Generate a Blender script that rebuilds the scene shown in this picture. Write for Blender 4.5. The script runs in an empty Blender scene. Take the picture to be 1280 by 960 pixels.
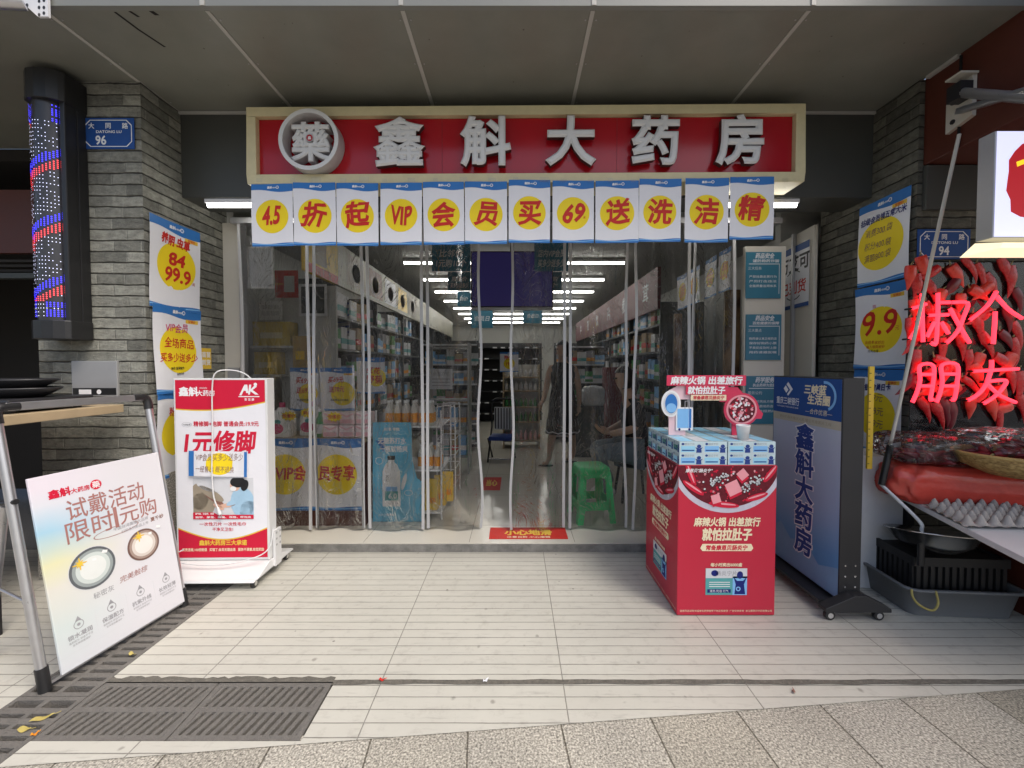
import bpy, bmesh, math, random
from mathutils import Vector, Matrix

# ------------------------------------------------------------------ camera, sky, sun, exposure
sc = bpy.context.scene
COL = sc.collection
R = math.radians
PI = math.pi
cam_d = bpy.data.cameras.new("camera")
cam_d.sensor_width = 36.0
cam_d.lens = 36.0 * 510 / 1280
cam_d.shift_x = -4 / 1280
cam_d.shift_y = -8 / 1280
cam_d.clip_start = 0.05
cam_d.clip_end = 600
cam = bpy.data.objects.new("camera", cam_d)
COL.objects.link(cam)
cam.location = (0, 0, 1.39)
PITCH = math.atan(0.0276)
cam.rotation_euler = (R(90) - PITCH, 0, 0)
sc.camera = cam

SUN_EL, SUN_AZ = 55.0, 132.0          # azimuth clockwise from +Y
world = bpy.data.worlds.new("World")
sc.world = world
world.use_nodes = True
wn = world.node_tree.nodes
bg = wn["Background"]
sky = wn.new("ShaderNodeTexSky")
sky.sky_type = 'NISHITA'
sky.sun_disc = False
sky.sun_elevation = R(SUN_EL)
sky.sun_rotation = R(SUN_AZ)
sky.air_density = 1.0
sky.dust_density = 4.0
sky.ozone_density = 1.0
world.node_tree.links.new(sky.outputs[0], bg.inputs[0])
bg.inputs[1].default_value = 0.12
sun_d = bpy.data.lights.new("sun", 'SUN')
sun_d.energy = 1.4
sun_d.angle = R(28)
sun_d.color = (1.0, 0.95, 0.88)
sun = bpy.data.objects.new("sun", sun_d)
COL.objects.link(sun)
sd = Vector((math.sin(R(SUN_AZ)) * math.cos(R(SUN_EL)), math.cos(R(SUN_AZ)) * math.cos(R(SUN_EL)), math.sin(R(SUN_EL))))
sun.rotation_euler = sd.to_track_quat('Z', 'Y').to_euler()
sun.location = (3, -6, 9)
sc.view_settings.view_transform = 'Standard'
sc.view_settings.look = 'None'
sc.view_settings.exposure = 0.75
sc.view_settings.gamma = 1.0
sc.view_settings.use_curve_mapping = False
sc.render.engine = 'CYCLES'
sc.cycles.max_bounces = 8
sc.cycles.transparent_max_bounces = 16
sc.cycles.use_denoising = True

rnd = random.Random(7)

# ------------------------------------------------------------------ materials
MATS = {}
def _mat(name):
    m = bpy.data.materials.new(name)
    m.use_nodes = True
    nt = m.node_tree
    return m, nt, nt.nodes, nt.links, nt.nodes["Principled BSDF"]

def mat(name, col, rough=0.5, metal=0.0, var=0.12, scale=6.0, bump=0.0, bscale=60.0, spec=0.5, emit=0.0, ecol=None, coat=0.0):
    """Plain procedural material: colour and gloss broken up by noise."""
    if name in MATS:
        return name
    if name.startswith("ink_") or name in ("paper", "bank_beige", "hill_print"):
        spec, rough = 0.22, max(rough, 0.45)
        if not bump: bump, bscale = 0.35, 9.0
    m, nt, N, L, P = _mat(name)
    P.inputs["Roughness"].default_value = rough
    P.inputs["Metallic"].default_value = metal
    P.inputs["Specular IOR Level"].default_value = spec
    P.inputs["Coat Weight"].default_value = coat
    tc = N.new("ShaderNodeTexCoord")
    no = N.new("ShaderNodeTexNoise")
    no.inputs["Scale"].default_value = scale
    no.inputs["Detail"].default_value = 5
    no.inputs["Roughness"].default_value = 0.65
    L.new(tc.outputs["Object"], no.inputs["Vector"])
    mx = N.new("ShaderNodeMix")
    mx.data_type = 'RGBA'
    mx.inputs["A"].default_value = (*[max(0, c * (1 - var)) for c in col], 1)
    mx.inputs["B"].default_value = (*[min(1, c * (1 + var)) for c in col], 1)
    L.new(no.outputs["Fac"], mx.inputs["Factor"])
    L.new(mx.outputs["Result"], P.inputs["Base Color"])
    mr = N.new("ShaderNodeMapRange")
    mr.inputs["To Min"].default_value = max(0.02, rough - 0.12)
    mr.inputs["To Max"].default_value = min(1, rough + 0.12)
    L.new(no.outputs["Fac"], mr.inputs["Value"])
    L.new(mr.outputs["Result"], P.inputs["Roughness"])
    if bump:
        n2 = N.new("ShaderNodeTexNoise")
        n2.inputs["Scale"].default_value = bscale
        n2.inputs["Detail"].default_value = 4
        L.new(tc.outputs["Object"], n2.inputs["Vector"])
        b = N.new("ShaderNodeBump")
        b.inputs["Strength"].default_value = bump
        b.inputs["Distance"].default_value = 0.01
        L.new(n2.outputs["Fac"], b.inputs["Height"])
        L.new(b.outputs["Normal"], P.inputs["Normal"])
    if emit:
        P.inputs["Emission Color"].default_value = (*(ecol or col), 1)
        P.inputs["Emission Strength"].default_value = emit
    MATS[name] = m
    return name

def grad_mat(name, stops, axis='Z', lo=0.0, hi=1.0, noise=0.0, nscale=2.0, rough=0.35, fade=None):
    """A printed colour gradient of the design itself, along a local axis."""
    m, nt, N, L, P = _mat(name)
    P.inputs["Roughness"].default_value = rough
    tc = N.new("ShaderNodeTexCoord")
    sp = N.new("ShaderNodeSeparateXYZ")
    L.new(tc.outputs["Object"], sp.inputs[0])
    mr = N.new("ShaderNodeMapRange")
    mr.inputs["From Min"].default_value = lo
    mr.inputs["From Max"].default_value = hi
    L.new(sp.outputs[axis], mr.inputs["Value"])
    last = mr.outputs["Result"]
    if noise:
        no = N.new("ShaderNodeTexNoise")
        no.inputs["Scale"].default_value = nscale
        no.inputs["Detail"].default_value = 2
        L.new(tc.outputs["Object"], no.inputs["Vector"])
        ma = N.new("ShaderNodeMath"); ma.operation = 'MULTIPLY_ADD'
        ma.inputs[1].default_value = noise
        L.new(no.outputs["Fac"], ma.inputs[0]); L.new(last, ma.inputs[2])
        last = ma.outputs[0]
    cr = N.new("ShaderNodeValToRGB")
    cr.color_ramp.elements[0].position = stops[0][0]; cr.color_ramp.elements[0].color = (*stops[0][1], 1)
    cr.color_ramp.elements[1].position = stops[-1][0]; cr.color_ramp.elements[1].color = (*stops[-1][1], 1)
    for p, c in stops[1:-1]:
        e = cr.color_ramp.elements.new(p); e.color = (*c, 1)
    L.new(last, cr.inputs["Fac"])
    res = cr.outputs["Color"]
    if fade:
        f = N.new("ShaderNodeMapRange"); f.inputs["From Min"].default_value = fade[0]; f.inputs["From Max"].default_value = fade[1]
        L.new(sp.outputs['X'], f.inputs["Value"])
        mx = N.new("ShaderNodeMix"); mx.data_type = 'RGBA'; mx.inputs["B"].default_value = (*fade[2], 1)
        L.new(f.outputs["Result"], mx.inputs["Factor"]); L.new(res, mx.inputs["A"]); res = mx.outputs["Result"]
    L.new(res, P.inputs["Base Color"])
    MATS[name] = m
    return name

def math_node(N, L, op, a, b=None, c=None):
    n = N.new("ShaderNodeMath"); n.operation = op
    for i, v in enumerate((a, b, c)):
        if v is None: continue
        if isinstance(v, (int, float)): n.inputs[i].default_value = v
        else: L.new(v, n.inputs[i])
    return n.outputs[0]

def mix_node(N, L, f, a, b, typ='MIX'):
    n = N.new("ShaderNodeMix"); n.data_type = 'RGBA'; n.blend_type = typ
    for k, v in (("Factor", f), ("A", a), ("B", b)):
        if isinstance(v, (int, float)): n.inputs[k].default_value = v
        elif isinstance(v, tuple): n.inputs[k].default_value = (*v, 1)
        else: L.new(v, n.inputs[k])
    return n.outputs["Result"]

def noise_node(N, L, vec, scale, detail=4, rough=0.6, dist=0.0):
    n = N.new("ShaderNodeTexNoise")
    n.inputs["Scale"].default_value = scale; n.inputs["Detail"].default_value = detail
    n.inputs["Roughness"].default_value = rough; n.inputs["Distortion"].default_value = dist
    L.new(vec, n.inputs["Vector"])
    return n.outputs["Fac"]

def ramp_node(N, L, f, stops):
    cr = N.new("ShaderNodeValToRGB")
    e = cr.color_ramp.elements
    e[0].position, e[0].color = stops[0][0], (*stops[0][1], 1)
    e[1].position, e[1].color = stops[-1][0], (*stops[-1][1], 1)
    for p, c in stops[1:-1]:
        k = e.new(p); k.color = (*c, 1)
    L.new(f, cr.inputs["Fac"])
    return cr.outputs["Color"]

def bump_node(N, L, P, h, strength, dist=0.01):
    b = N.new("ShaderNodeBump")
    b.inputs["Strength"].default_value = strength; b.inputs["Distance"].default_value = dist
    L.new(h, b.inputs["Height"]); L.new(b.outputs["Normal"], P.inputs["Normal"])

def brick_mat(name, dark=1.0):
    m, nt, N, L, P = _mat(name)
    uv = N.new("ShaderNodeUVMap"); uv.uv_map = "UVMap"
    # uneven courses
    nz = N.new("ShaderNodeTexNoise"); nz.inputs["Scale"].default_value = 7; nz.inputs["Detail"].default_value = 3
    L.new(uv.outputs[0], nz.inputs["Vector"])
    sub = N.new("ShaderNodeVectorMath"); sub.operation = 'SUBTRACT'; sub.inputs[1].default_value = (0.5, 0.5, 0.5)
    L.new(nz.outputs["Color"], sub.inputs[0])
    scl = N.new("ShaderNodeVectorMath"); scl.operation = 'SCALE'; scl.inputs["Scale"].default_value = 0.018
    L.new(sub.outputs[0], scl.inputs[0])
    add = N.new("ShaderNodeVectorMath"); L.new(uv.outputs[0], add.inputs[0]); L.new(scl.outputs[0], add.inputs[1])
    br = N.new("ShaderNodeTexBrick")
    br.inputs["Scale"].default_value = 1.0
    br.inputs["Brick Width"].default_value = 0.25
    br.inputs["Row Height"].default_value = 0.071
    br.inputs["Mortar Size"].default_value = 0.006
    br.inputs["Mortar Smooth"].default_value = 0.6
    br.inputs["Bias"].default_value = -0.1
    br.offset = 0.37; br.squash = 0.72; br.squash_frequency = 3
    br.inputs["Color1"].default_value = (0.37, 0.37, 0.335, 1)
    br.inputs["Color2"].default_value = (0.15, 0.152, 0.138, 1)
    br.inputs["Mortar"].default_value = (0.33, 0.33, 0.30, 1)
    L.new(add.outputs[0], br.inputs["Vector"])
    sp = N.new("ShaderNodeSeparateXYZ"); L.new(add.outputs[0], sp.inputs[0])
    fr = math_node(N, L, 'FRACT', math_node(N, L, 'DIVIDE', math_node(N, L, 'ADD', sp.outputs[1], 0.002), 0.071))
    d = math_node(N, L, 'SUBTRACT', 0.5, math_node(N, L, 'ABSOLUTE', math_node(N, L, 'SUBTRACT', fr, 0.5)))
    nj = noise_node(N, L, uv.outputs[0], 12, 3, 0.6)
    gap = N.new("ShaderNodeMapRange"); gap.interpolation_type = 'SMOOTHSTEP'
    L.new(d, gap.inputs["Value"]); gap.inputs["From Min"].default_value = 0.0
    L.new(math_node(N, L, 'MULTIPLY_ADD', nj, 0.22, -0.025), gap.inputs["From Max"])
    gap.inputs["To Min"].default_value = 1; gap.inputs["To Max"].default_value = 0
    mpz = N.new("ShaderNodeMapping"); mpz.inputs["Scale"].default_value = (9, 14, 1); L.new(uv.outputs[0], mpz.inputs[0])
    n1 = noise_node(N, L, mpz.outputs[0], 2.2, 6, 0.7)
    n2 = noise_node(N, L, mpz.outputs[0], 7, 6, 0.75)
    n0 = noise_node(N, L, uv.outputs[0], 1.6, 3, 0.6)
    c = mix_node(N, L, 0.8, br.outputs["Color"], ramp_node(N, L, n1, [(0.3, (0.5, 0.5, 0.48)), (0.7, (1.4, 1.39, 1.32))]), 'MULTIPLY')
    spot = ramp_node(N, L, n2, [(0.56, (0, 0, 0)), (0.70, (1, 1, 1))])
    sf = N.new("ShaderNodeSeparateColor"); L.new(spot, sf.inputs[0])
    c = mix_node(N, L, math_node(N, L, 'MULTIPLY', sf.outputs[0], 0.6), c, (0.42, 0.42, 0.38))
    c = mix_node(N, L, 0.6, c, ramp_node(N, L, n0, [(0.35, (0.66, 0.65, 0.60)), (0.65, (1.1, 1.1, 1.06))]), 'MULTIPLY')
    c = mix_node(N, L, math_node(N, L, 'MULTIPLY', gap.outputs[0], 0.92), c, (0.025, 0.025, 0.022))  # dark course joints, with the shadow in the gaps painted in
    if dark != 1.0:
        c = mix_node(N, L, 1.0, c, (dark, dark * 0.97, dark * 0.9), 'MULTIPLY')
    L.new(c, P.inputs["Base Color"])
    P.inputs["Roughness"].default_value = 0.85
    h = math_node(N, L, 'MULTIPLY_ADD', gap.outputs[0], -1.2, math_node(N, L, 'MULTIPLY', n2, 0.9))
    h = math_node(N, L, 'ADD', h, math_node(N, L, 'MULTIPLY', n1, 0.9))
    h = math_node(N, L, 'SUBTRACT', h, math_node(N, L, 'MULTIPLY', br.outputs["Fac"], 0.4))
    bump_node(N, L, P, h, 1.0, 0.014)
    MATS[name] = m
    return name

def tile_mat(name, base=(0.565, 0.552, 0.485)):
    """Plank-grooved porcelain paving: fine grooves across, joints every 0.8 m."""
    m, nt, N, L, P = _mat(name)
    uv = N.new("ShaderNodeUVMap"); uv.uv_map = "UVMap"
    sp = N.new("ShaderNodeSeparateXYZ"); L.new(uv.outputs[0], sp.inputs[0])
    x, y = sp.outputs[0], sp.outputs[1]
    wob = math_node(N, L, 'MULTIPLY', noise_node(N, L, uv.outputs[0], 3, 2), 0.004)
    yw = math_node(N, L, 'ADD', y, wob)
    def line(v, period, off, half):
        t = math_node(N, L, 'FRACT', math_node(N, L, 'DIVIDE', math_node(N, L, 'ADD', v, off), period))
        d = math_node(N, L, 'ABSOLUTE', math_node(N, L, 'SUBTRACT', t, 0.5))
        d = math_node(N, L, 'MULTIPLY', math_node(N, L, 'SUBTRACT', 0.5, d), period)
        n = N.new("ShaderNodeMapRange")
        n.interpolation_type = 'SMOOTHSTEP'
        n.inputs["From Min"].default_value = half * 0.4; n.inputs["From Max"].default_value = half * 1.6
        n.inputs["To Min"].default_value = 1; n.inputs["To Max"].default_value = 0
        L.new(d, n.inputs["Value"])
        return n.outputs[0]
    g = line(yw, 0.0627, 0.012, 0.0022)
    j = line(x, 0.8, 8 - 0.21, 0.0022)
    n_big = noise_node(N, L, uv.outputs[0], 2.3, 6, 0.65)
    n_mid = noise_node(N, L, uv.outputs[0], 14, 5, 0.7)
    n_fine = noise_node(N, L, uv.outputs[0], 130, 3, 0.6)
    # every plank and every tile has its own slight tone
    ci = N.new("ShaderNodeCombineXYZ")
    L.new(math_node(N, L, 'FLOOR', math_node(N, L, 'DIVIDE', math_node(N, L, 'ADD', x, 8 - 0.21), 0.8)), ci.inputs[0])
    L.new(math_node(N, L, 'FLOOR', math_node(N, L, 'DIVIDE', math_node(N, L, 'ADD', yw, 0.012), 0.0627)), ci.inputs[1])
    wn_ = N.new("ShaderNodeTexWhiteNoise"); L.new(ci.outputs[0], wn_.inputs["Vector"])
    # streaky grain along each plank
    mp = N.new("ShaderNodeMapping"); mp.inputs["Scale"].default_value = (2.0, 26.0, 1.0)
    L.new(uv.outputs[0], mp.inputs[0])
    grain = noise_node(N, L, mp.outputs[0], 2.2, 5, 0.6)
    c = mix_node(N, L, n_big, tuple(v * 0.74 for v in base), tuple(min(1, v * 1.07) for v in base))
    c = mix_node(N, L, math_node(N, L, 'MULTIPLY', wn_.outputs["Value"], 0.20), c, (0.44, 0.425, 0.37))
    c = mix_node(N, L, math_node(N, L, 'MULTIPLY', grain, 0.22), c, (0.50, 0.47, 0.41))
    dirt = ramp_node(N, L, n_mid, [(0.54, (0, 0, 0)), (0.74, (1, 1, 1))])
    sd_ = N.new("ShaderNodeSeparateColor"); L.new(dirt, sd_.inputs[0])
    c = mix_node(N, L, math_node(N, L, 'MULTIPLY', sd_.outputs[0], 0.5), c, (0.33, 0.31, 0.27))
    vo = N.new("ShaderNodeTexVoronoi"); vo.inputs["Scale"].default_value = 3.7
    L.new(uv.outputs[0], vo.inputs["Vector"])
    sp_ = N.new("ShaderNodeMapRange"); sp_.inputs["From Min"].default_value = 0.018; sp_.inputs["From Max"].default_value = 0.03
    sp_.inputs["To Min"].default_value = 0.75; sp_.inputs["To Max"].default_value = 0
    dd = math_node(N, L, 'ADD', vo.outputs["Distance"], math_node(N, L, 'MULTIPLY', math_node(N, L, 'SUBTRACT', n_fine, 0.5), 0.03))
    L.new(dd, sp_.inputs["Value"])
    c = mix_node(N, L, sp_.outputs[0], c, (0.10, 0.09, 0.08))
    v2 = N.new("ShaderNodeTexVoronoi"); v2.inputs["Scale"].default_value = 7.5
    L.new(uv.outputs[0], v2.inputs["Vector"])
    s2 = N.new("ShaderNodeMapRange"); s2.inputs["From Min"].default_value = 0.02; s2.inputs["From Max"].default_value = 0.085
    s2.inputs["To Min"].default_value = 0.6; s2.inputs["To Max"].default_value = 0
    L.new(math_node(N, L, 'ADD', v2.outputs["Distance"], math_node(N, L, 'MULTIPLY', math_node(N, L, 'SUBTRACT', n_mid, 0.5), 0.35)), s2.inputs["Value"])
    c = mix_node(N, L, s2.outputs[0], c, (0.17, 0.155, 0.13))
    mp3 = N.new("ShaderNodeMapping"); mp3.inputs["Rotation"].default_value = (0, 0, 0.6); mp3.inputs["Scale"].default_value = (3, 22, 1)
    L.new(uv.outputs[0], mp3.inputs[0])
    scuff = N.new("ShaderNodeMapRange"); scuff.inputs["From Min"].default_value = 0.57; scuff.inputs["From Max"].default_value = 0.72
    scuff.inputs["To Max"].default_value = 0.55
    L.new(noise_node(N, L, mp3.outputs[0], 1.7, 5, 0.7), scuff.inputs["Value"])
    c = mix_node(N, L, scuff.outputs[0], c, (0.30, 0.285, 0.25))
    seam = N.new("ShaderNodeMapRange"); seam.inputs["From Min"].default_value = 0.0; seam.inputs["From Max"].default_value = 0.30
    seam.inputs["To Min"].default_value = 0.45; seam.inputs["To Max"].default_value = 0
    L.new(math_node(N, L, 'ADD', math_node(N, L, 'ABSOLUTE', math_node(N, L, 'SUBTRACT', y, 3.03)), math_node(N, L, 'MULTIPLY', n_mid, 0.25)), seam.inputs["Value"])
    c = mix_node(N, L, seam.outputs[0], c, (0.22, 0.205, 0.18))
    lines = math_node(N, L, 'MAXIMUM', g, j)
    gl = math_node(N, L, 'MULTIPLY', lines, math_node(N, L, 'MULTIPLY_ADD', n_mid, 0.6, 0.38))
    c = mix_node(N, L, gl, c, (0.10, 0.09, 0.075))
    L.new(c, P.inputs["Base Color"])
    rr = math_node(N, L, 'MULTIPLY_ADD', n_mid, 0.25, 0.38)
    L.new(rr, P.inputs["Roughness"])
    hh = math_node(N, L, 'SUBTRACT', math_node(N, L, 'MULTIPLY', n_fine, 0.12), lines)
    bump_node(N, L, P, hh, 0.5, 0.003)
    MATS[name] = m
    return name

def granite_mat(name, w=0.36, l=0.55, base=(0.42, 0.40, 0.35), joints=True):
    m, nt, N, L, P = _mat(name)
    uv = N.new("ShaderNodeUVMap"); uv.uv_map = "UVMap"
    mp = N.new("ShaderNodeMapping"); mp.inputs["Rotation"].default_value = (0, 0, R(-4.9))
    mp.inputs["Location"].default_value = (0.05, 0.468, 0)
    L.new(uv.outputs[0], mp.inputs[0])
    n1 = noise_node(N, L, uv.outputs[0], 130, 3, 0.6)
    n2 = noise_node(N, L, uv.outputs[0], 90, 3, 0.6)
    n3 = noise_node(N, L, uv.outputs[0], 2.0, 5, 0.6)
    c = ramp_node(N, L, n1, [(0.36, (0.09, 0.083, 0.072)), (0.44, tuple(v * 0.72 for v in base)), (0.53, base), (0.62, (0.72, 0.69, 0.61))])
    c = mix_node(N, L, 0.25, c, ramp_node(N, L, n2, [(0.4, (0.16, 0.15, 0.13)), (0.6, (0.60, 0.57, 0.50))]))
    c = mix_node(N, L, 0.5, c, ramp_node(N, L, n3, [(0.3, (0.62, 0.60, 0.57)), (0.7, (1.15, 1.12, 1.05))]), 'MULTIPLY')
    h = math_node(N, L, 'MULTIPLY', n1, 0.5)
    if joints:
        br = N.new("ShaderNodeTexBrick")
        br.offset = 0.38
        br.inputs["Scale"].default_value = 1
        br.inputs["Brick Width"].default_value = w
        br.inputs["Row Height"].default_value = l
        br.inputs["Mortar Size"].default_value = 0.0035
        br.inputs["Mortar Smooth"].default_value = 0.1
        br.inputs["Color1"].default_value = (1, 1, 1, 1); br.inputs["Color2"].default_value = (0.74, 0.72, 0.67, 1)
        br.inputs["Mortar"].default_value = (0.30, 0.28, 0.25, 1)
        L.new(mp.outputs[0], br.inputs["Vector"])
        c = mix_node(N, L, 1.0, c, br.outputs["Color"], 'MULTIPLY')
        h = math_node(N, L, 'SUBTRACT', h, br.outputs["Fac"])
    L.new(c, P.inputs["Base Color"])
    P.inputs["Roughness"].default_value = 0.75
    bump_node(N, L, P, h, 0.55, 0.004)
    MATS[name] = m
    return name

def curtain_mat(name):
    """Clear soft PVC: mostly see-through, glossy, slightly milky, rippled."""
    m, nt, N, L, P = _mat(name)
    N.remove(P)
    out = N["Material Output"]
    tc = N.new("ShaderNodeTexCoord")
    mp = N.new("ShaderNodeMapping"); mp.inputs["Scale"].default_value = (4.2, 4.2, 1.9)
    L.new(tc.outputs["Object"], mp.inputs[0])
    n1 = noise_node(N, L, mp.outputs[0], 1.6, 4, 0.55, 2.2)
    bp = N.new("ShaderNodeBump"); bp.inputs["Strength"].default_value = 1.0; bp.inputs["Distance"].default_value = 0.09
    rdg = math_node(N, L, 'POWER', math_node(N, L, 'ABSOLUTE', math_node(N, L, 'MULTIPLY_ADD', n1, 2.0, -1.0)), 0.6)
    L.new(rdg, bp.inputs["Height"])
    tr = N.new("ShaderNodeBsdfTransparent"); tr.inputs[0].default_value = (0.97, 0.975, 0.97, 1)
    gl = N.new("ShaderNodeBsdfGlossy"); gl.inputs["Roughness"].default_value = 0.04
    L.new(bp.outputs[0], gl.inputs["Normal"])
    df = N.new("ShaderNodeBsdfDiffuse"); df.inputs[0].default_value = (0.75, 0.76, 0.76, 1)
    fr = N.new("ShaderNodeFresnel"); fr.inputs["IOR"].default_value = 1.43
    L.new(bp.outputs[0], fr.inputs["Normal"])
    m1 = N.new("ShaderNodeMixShader")
    mp2 = N.new("ShaderNodeMapping"); mp2.inputs["Scale"].default_value = (9, 9, 0.9)
    L.new(tc.outputs["Object"], mp2.inputs[0])
    streak = noise_node(N, L, mp2.outputs[0], 2.0, 4, 0.6)
    milk = N.new("ShaderNodeMapRange"); milk.inputs["From Min"].default_value = 0.5; milk.inputs["From Max"].default_value = 0.78
    milk.inputs["To Min"].default_value = 0.004; milk.inputs["To Max"].default_value = 0.07
    L.new(streak, milk.inputs["Value"])
    L.new(milk.outputs[0], m1.inputs[0]); L.new(tr.outputs[0], m1.inputs[1]); L.new(df.outputs[0], m1.inputs[2])
    m2 = N.new("ShaderNodeMixShader")
    L.new(fr.outputs[0], m2.inputs[0]); L.new(m1.outputs[0], m2.inputs[1]); L.new(gl.outputs[0], m2.inputs[2])
    L.new(m2.outputs[0], out.inputs[0])
    MATS[name] = m
    return name

def clear_mat(name, tint=(0.95, 0.95, 0.95), milk=0.08, rough=0.08):
    m, nt, N, L, P = _mat(name)
    N.remove(P)
    out = N["Material Output"]
    tc = N.new("ShaderNodeTexCoord")
    n1 = noise_node(N, L, tc.outputs["Object"], 16, 4, 0.6, 1.0)
    bp = N.new("ShaderNodeBump"); bp.inputs["Strength"].default_value = 1.0; bp.inputs["Distance"].default_value = 0.02
    L.new(n1, bp.inputs["Height"])
    tr = N.new("ShaderNodeBsdfTransparent"); tr.inputs[0].default_value = (*tint, 1)
    gl = N.new("ShaderNodeBsdfGlossy"); gl.inputs["Roughness"].default_value = rough
    df = N.new("ShaderNodeBsdfDiffuse"); df.inputs[0].default_value = (0.8, 0.8, 0.8, 1)
    fr = N.new("ShaderNodeFresnel"); fr.inputs["IOR"].default_value = 1.5
    if milk > 0.03:
        L.new(bp.outputs[0], gl.inputs["Normal"]); L.new(bp.outputs[0], fr.inputs["Normal"])
    m1 = N.new("ShaderNodeMixShader"); m1.inputs[0].default_value = milk
    L.new(tr.outputs[0], m1.inputs[1]); L.new(df.outputs[0], m1.inputs[2])
    m2 = N.new("ShaderNodeMixShader")
    L.new(fr.outputs[0], m2.inputs[0]); L.new(m1.outputs[0], m2.inputs[1]); L.new(gl.outputs[0], m2.inputs[2])
    L.new(m2.outputs[0], out.inputs[0])
    MATS[name] = m
    return name

def glow_mat(name, col, strength):
    m, nt, N, L, P = _mat(name)
    P.inputs["Base Color"].default_value = (*[min(1, c) for c in col], 1)
    P.inputs["Emission Color"].default_value = (*col, 1)
    P.inputs["Emission Strength"].default_value = strength
    MATS[name] = m
    return name

def weave_mat(name, a, b, sx, sz, rough=0.6, bump=0.6):
    """Striped / woven colour by a wave across the UV."""
    m, nt, N, L, P = _mat(name)
    tc = N.new("ShaderNodeTexCoord")
    mp = N.new("ShaderNodeMapping"); mp.inputs["Scale"].default_value = (sx, sx, sz)
    L.new(tc.outputs["Object"], mp.inputs[0])
    ch = N.new("ShaderNodeTexNoise"); ch.inputs["Scale"].default_value = 1.0; ch.inputs["Detail"].default_value = 4
    L.new(mp.outputs[0], ch.inputs["Vector"])
    c = ramp_node(N, L, ch.outputs["Fac"], [(0.35, a), (0.65, b)])
    L.new(c, P.inputs["Base Color"])
    P.inputs["Roughness"].default_value = rough
    bump_node(N, L, P, ch.outputs["Fac"], bump, 0.006)
    MATS[name] = m
    return name

brick_mat("grey_brick")
brick_mat("shaded_brick", 0.55)  # same grey brick darkened, the dimness of the right wall put into its colour
tile_mat("plank_tile")
granite_mat("granite")
granite_mat("plinth_stone", base=(0.30, 0.285, 0.26), joints=False)
curtain_mat("clear_pvc")
clear_mat("clear_film", (0.95, 0.95, 0.95), 0.03, 0.05)
clear_mat("clear_acrylic", (0.97, 0.97, 0.97), 0.02, 0.05)
mat("asphalt", (0.09, 0.09, 0.092), 0.85, bump=0.6, bscale=120)
mat("soffit_panel", (0.195, 0.196, 0.168), 0.42, var=0.28, scale=2.4)
mat("fascia_panel", (0.20, 0.205, 0.19), 0.40, var=0.1, scale=1.5)
mat("beam_panel", (0.060, 0.062, 0.056), 0.45, var=0.1, scale=2)
mat("seam_strip", (0.42, 0.41, 0.38), 0.5)
mat("cream_frame", (0.62, 0.55, 0.33), 0.45, var=0.16, scale=14)
mat("sign_red", (0.40, 0.008, 0.016), 0.17, var=0.08, scale=2.2)
mat("letter_white", (0.64, 0.64, 0.63), 0.45, var=0.05)
mat("letter_side", (0.05, 0.02, 0.02), 0.5)
mat("ring_side", (0.45, 0.44, 0.44), 0.5)
mat("dark_red", (0.16, 0.010, 0.012), 0.5)
mat("paper", (0.76, 0.76, 0.79), 0.38, var=0.03, scale=3)
mat("ink_blue", (0.035, 0.17, 0.47), 0.36, var=0.06)
mat("ink_deep_blue", (0.02, 0.075, 0.27), 0.36, var=0.06)
mat("ink_sky", (0.22, 0.47, 0.78), 0.36)
mat("ink_yellow", (0.86, 0.65, 0.02), 0.36, var=0.05)
mat("ink_red", (0.56, 0.028, 0.020), 0.4, var=0.12, scale=30)
mat("ink_magenta", (0.58, 0.05, 0.16), 0.4)
mat("ink_navy", (0.012, 0.02, 0.16), 0.45)
mat("ink_black", (0.02, 0.02, 0.022), 0.45)
mat("ink_white", (0.80, 0.80, 0.80), 0.4, var=0.02)
mat("ink_cream", (0.82, 0.70, 0.48), 0.4)
mat("ink_orange", (0.78, 0.30, 0.02), 0.4)
mat("ink_gold", (0.75, 0.50, 0.06), 0.4)
mat("ink_grey", (0.33, 0.33, 0.35), 0.4)
mat("ink_lightgrey", (0.62, 0.63, 0.65), 0.4)
mat("ink_brown", (0.25, 0.13, 0.10), 0.4)
mat("ink_rose", (0.42, 0.20, 0.18), 0.35, metal=0.2)
mat("ink_crimson", (0.58, 0.014, 0.045), 0.36, var=0.05)
mat("ink_pink", (0.78, 0.32, 0.36), 0.4)
mat("ink_maroon", (0.13, 0.012, 0.022), 0.4, var=0.5, scale=40)
mat("ink_teal", (0.10, 0.36, 0.36), 0.4)
mat("ink_green", (0.08, 0.30, 0.10), 0.4)
mat("ink_skin", (0.70, 0.44, 0.33), 0.45)
mat("ink_scrub", (0.36, 0.55, 0.70), 0.45)
mat("ink_khaki", (0.33, 0.28, 0.21), 0.45)
mat("white_metal", (0.66, 0.66, 0.66), 0.35, var=0.05)
mat("alu", (0.55, 0.55, 0.56), 0.32, metal=0.85, var=0.08, scale=18)
mat("alu_grey", (0.36, 0.36, 0.36), 0.4, metal=0.3)
mat("black_plastic", (0.016, 0.016, 0.017), 0.38)
mat("black_metal", (0.018, 0.018, 0.020), 0.42, var=0.2)
mat("chrome", (0.75, 0.75, 0.76), 0.14, metal=1.0)
mat("steel", (0.55, 0.54, 0.52), 0.22, metal=1.0, var=0.1)
mat("cream_paint", (0.54, 0.51, 0.44), 0.5, var=0.1, scale=3, bump=0.05)
mat("magnet_strip", (0.42, 0.42, 0.42), 0.4, var=0.08)
mat("wall_paint", (0.50, 0.50, 0.47), 0.7, var=0.08, scale=2)
mat("ceiling_paint", (0.42, 0.42, 0.40), 0.7, var=0.1, scale=1)
mat("shop_tile", (0.60, 0.57, 0.49), 0.12, var=0.06, scale=1.5)
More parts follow.
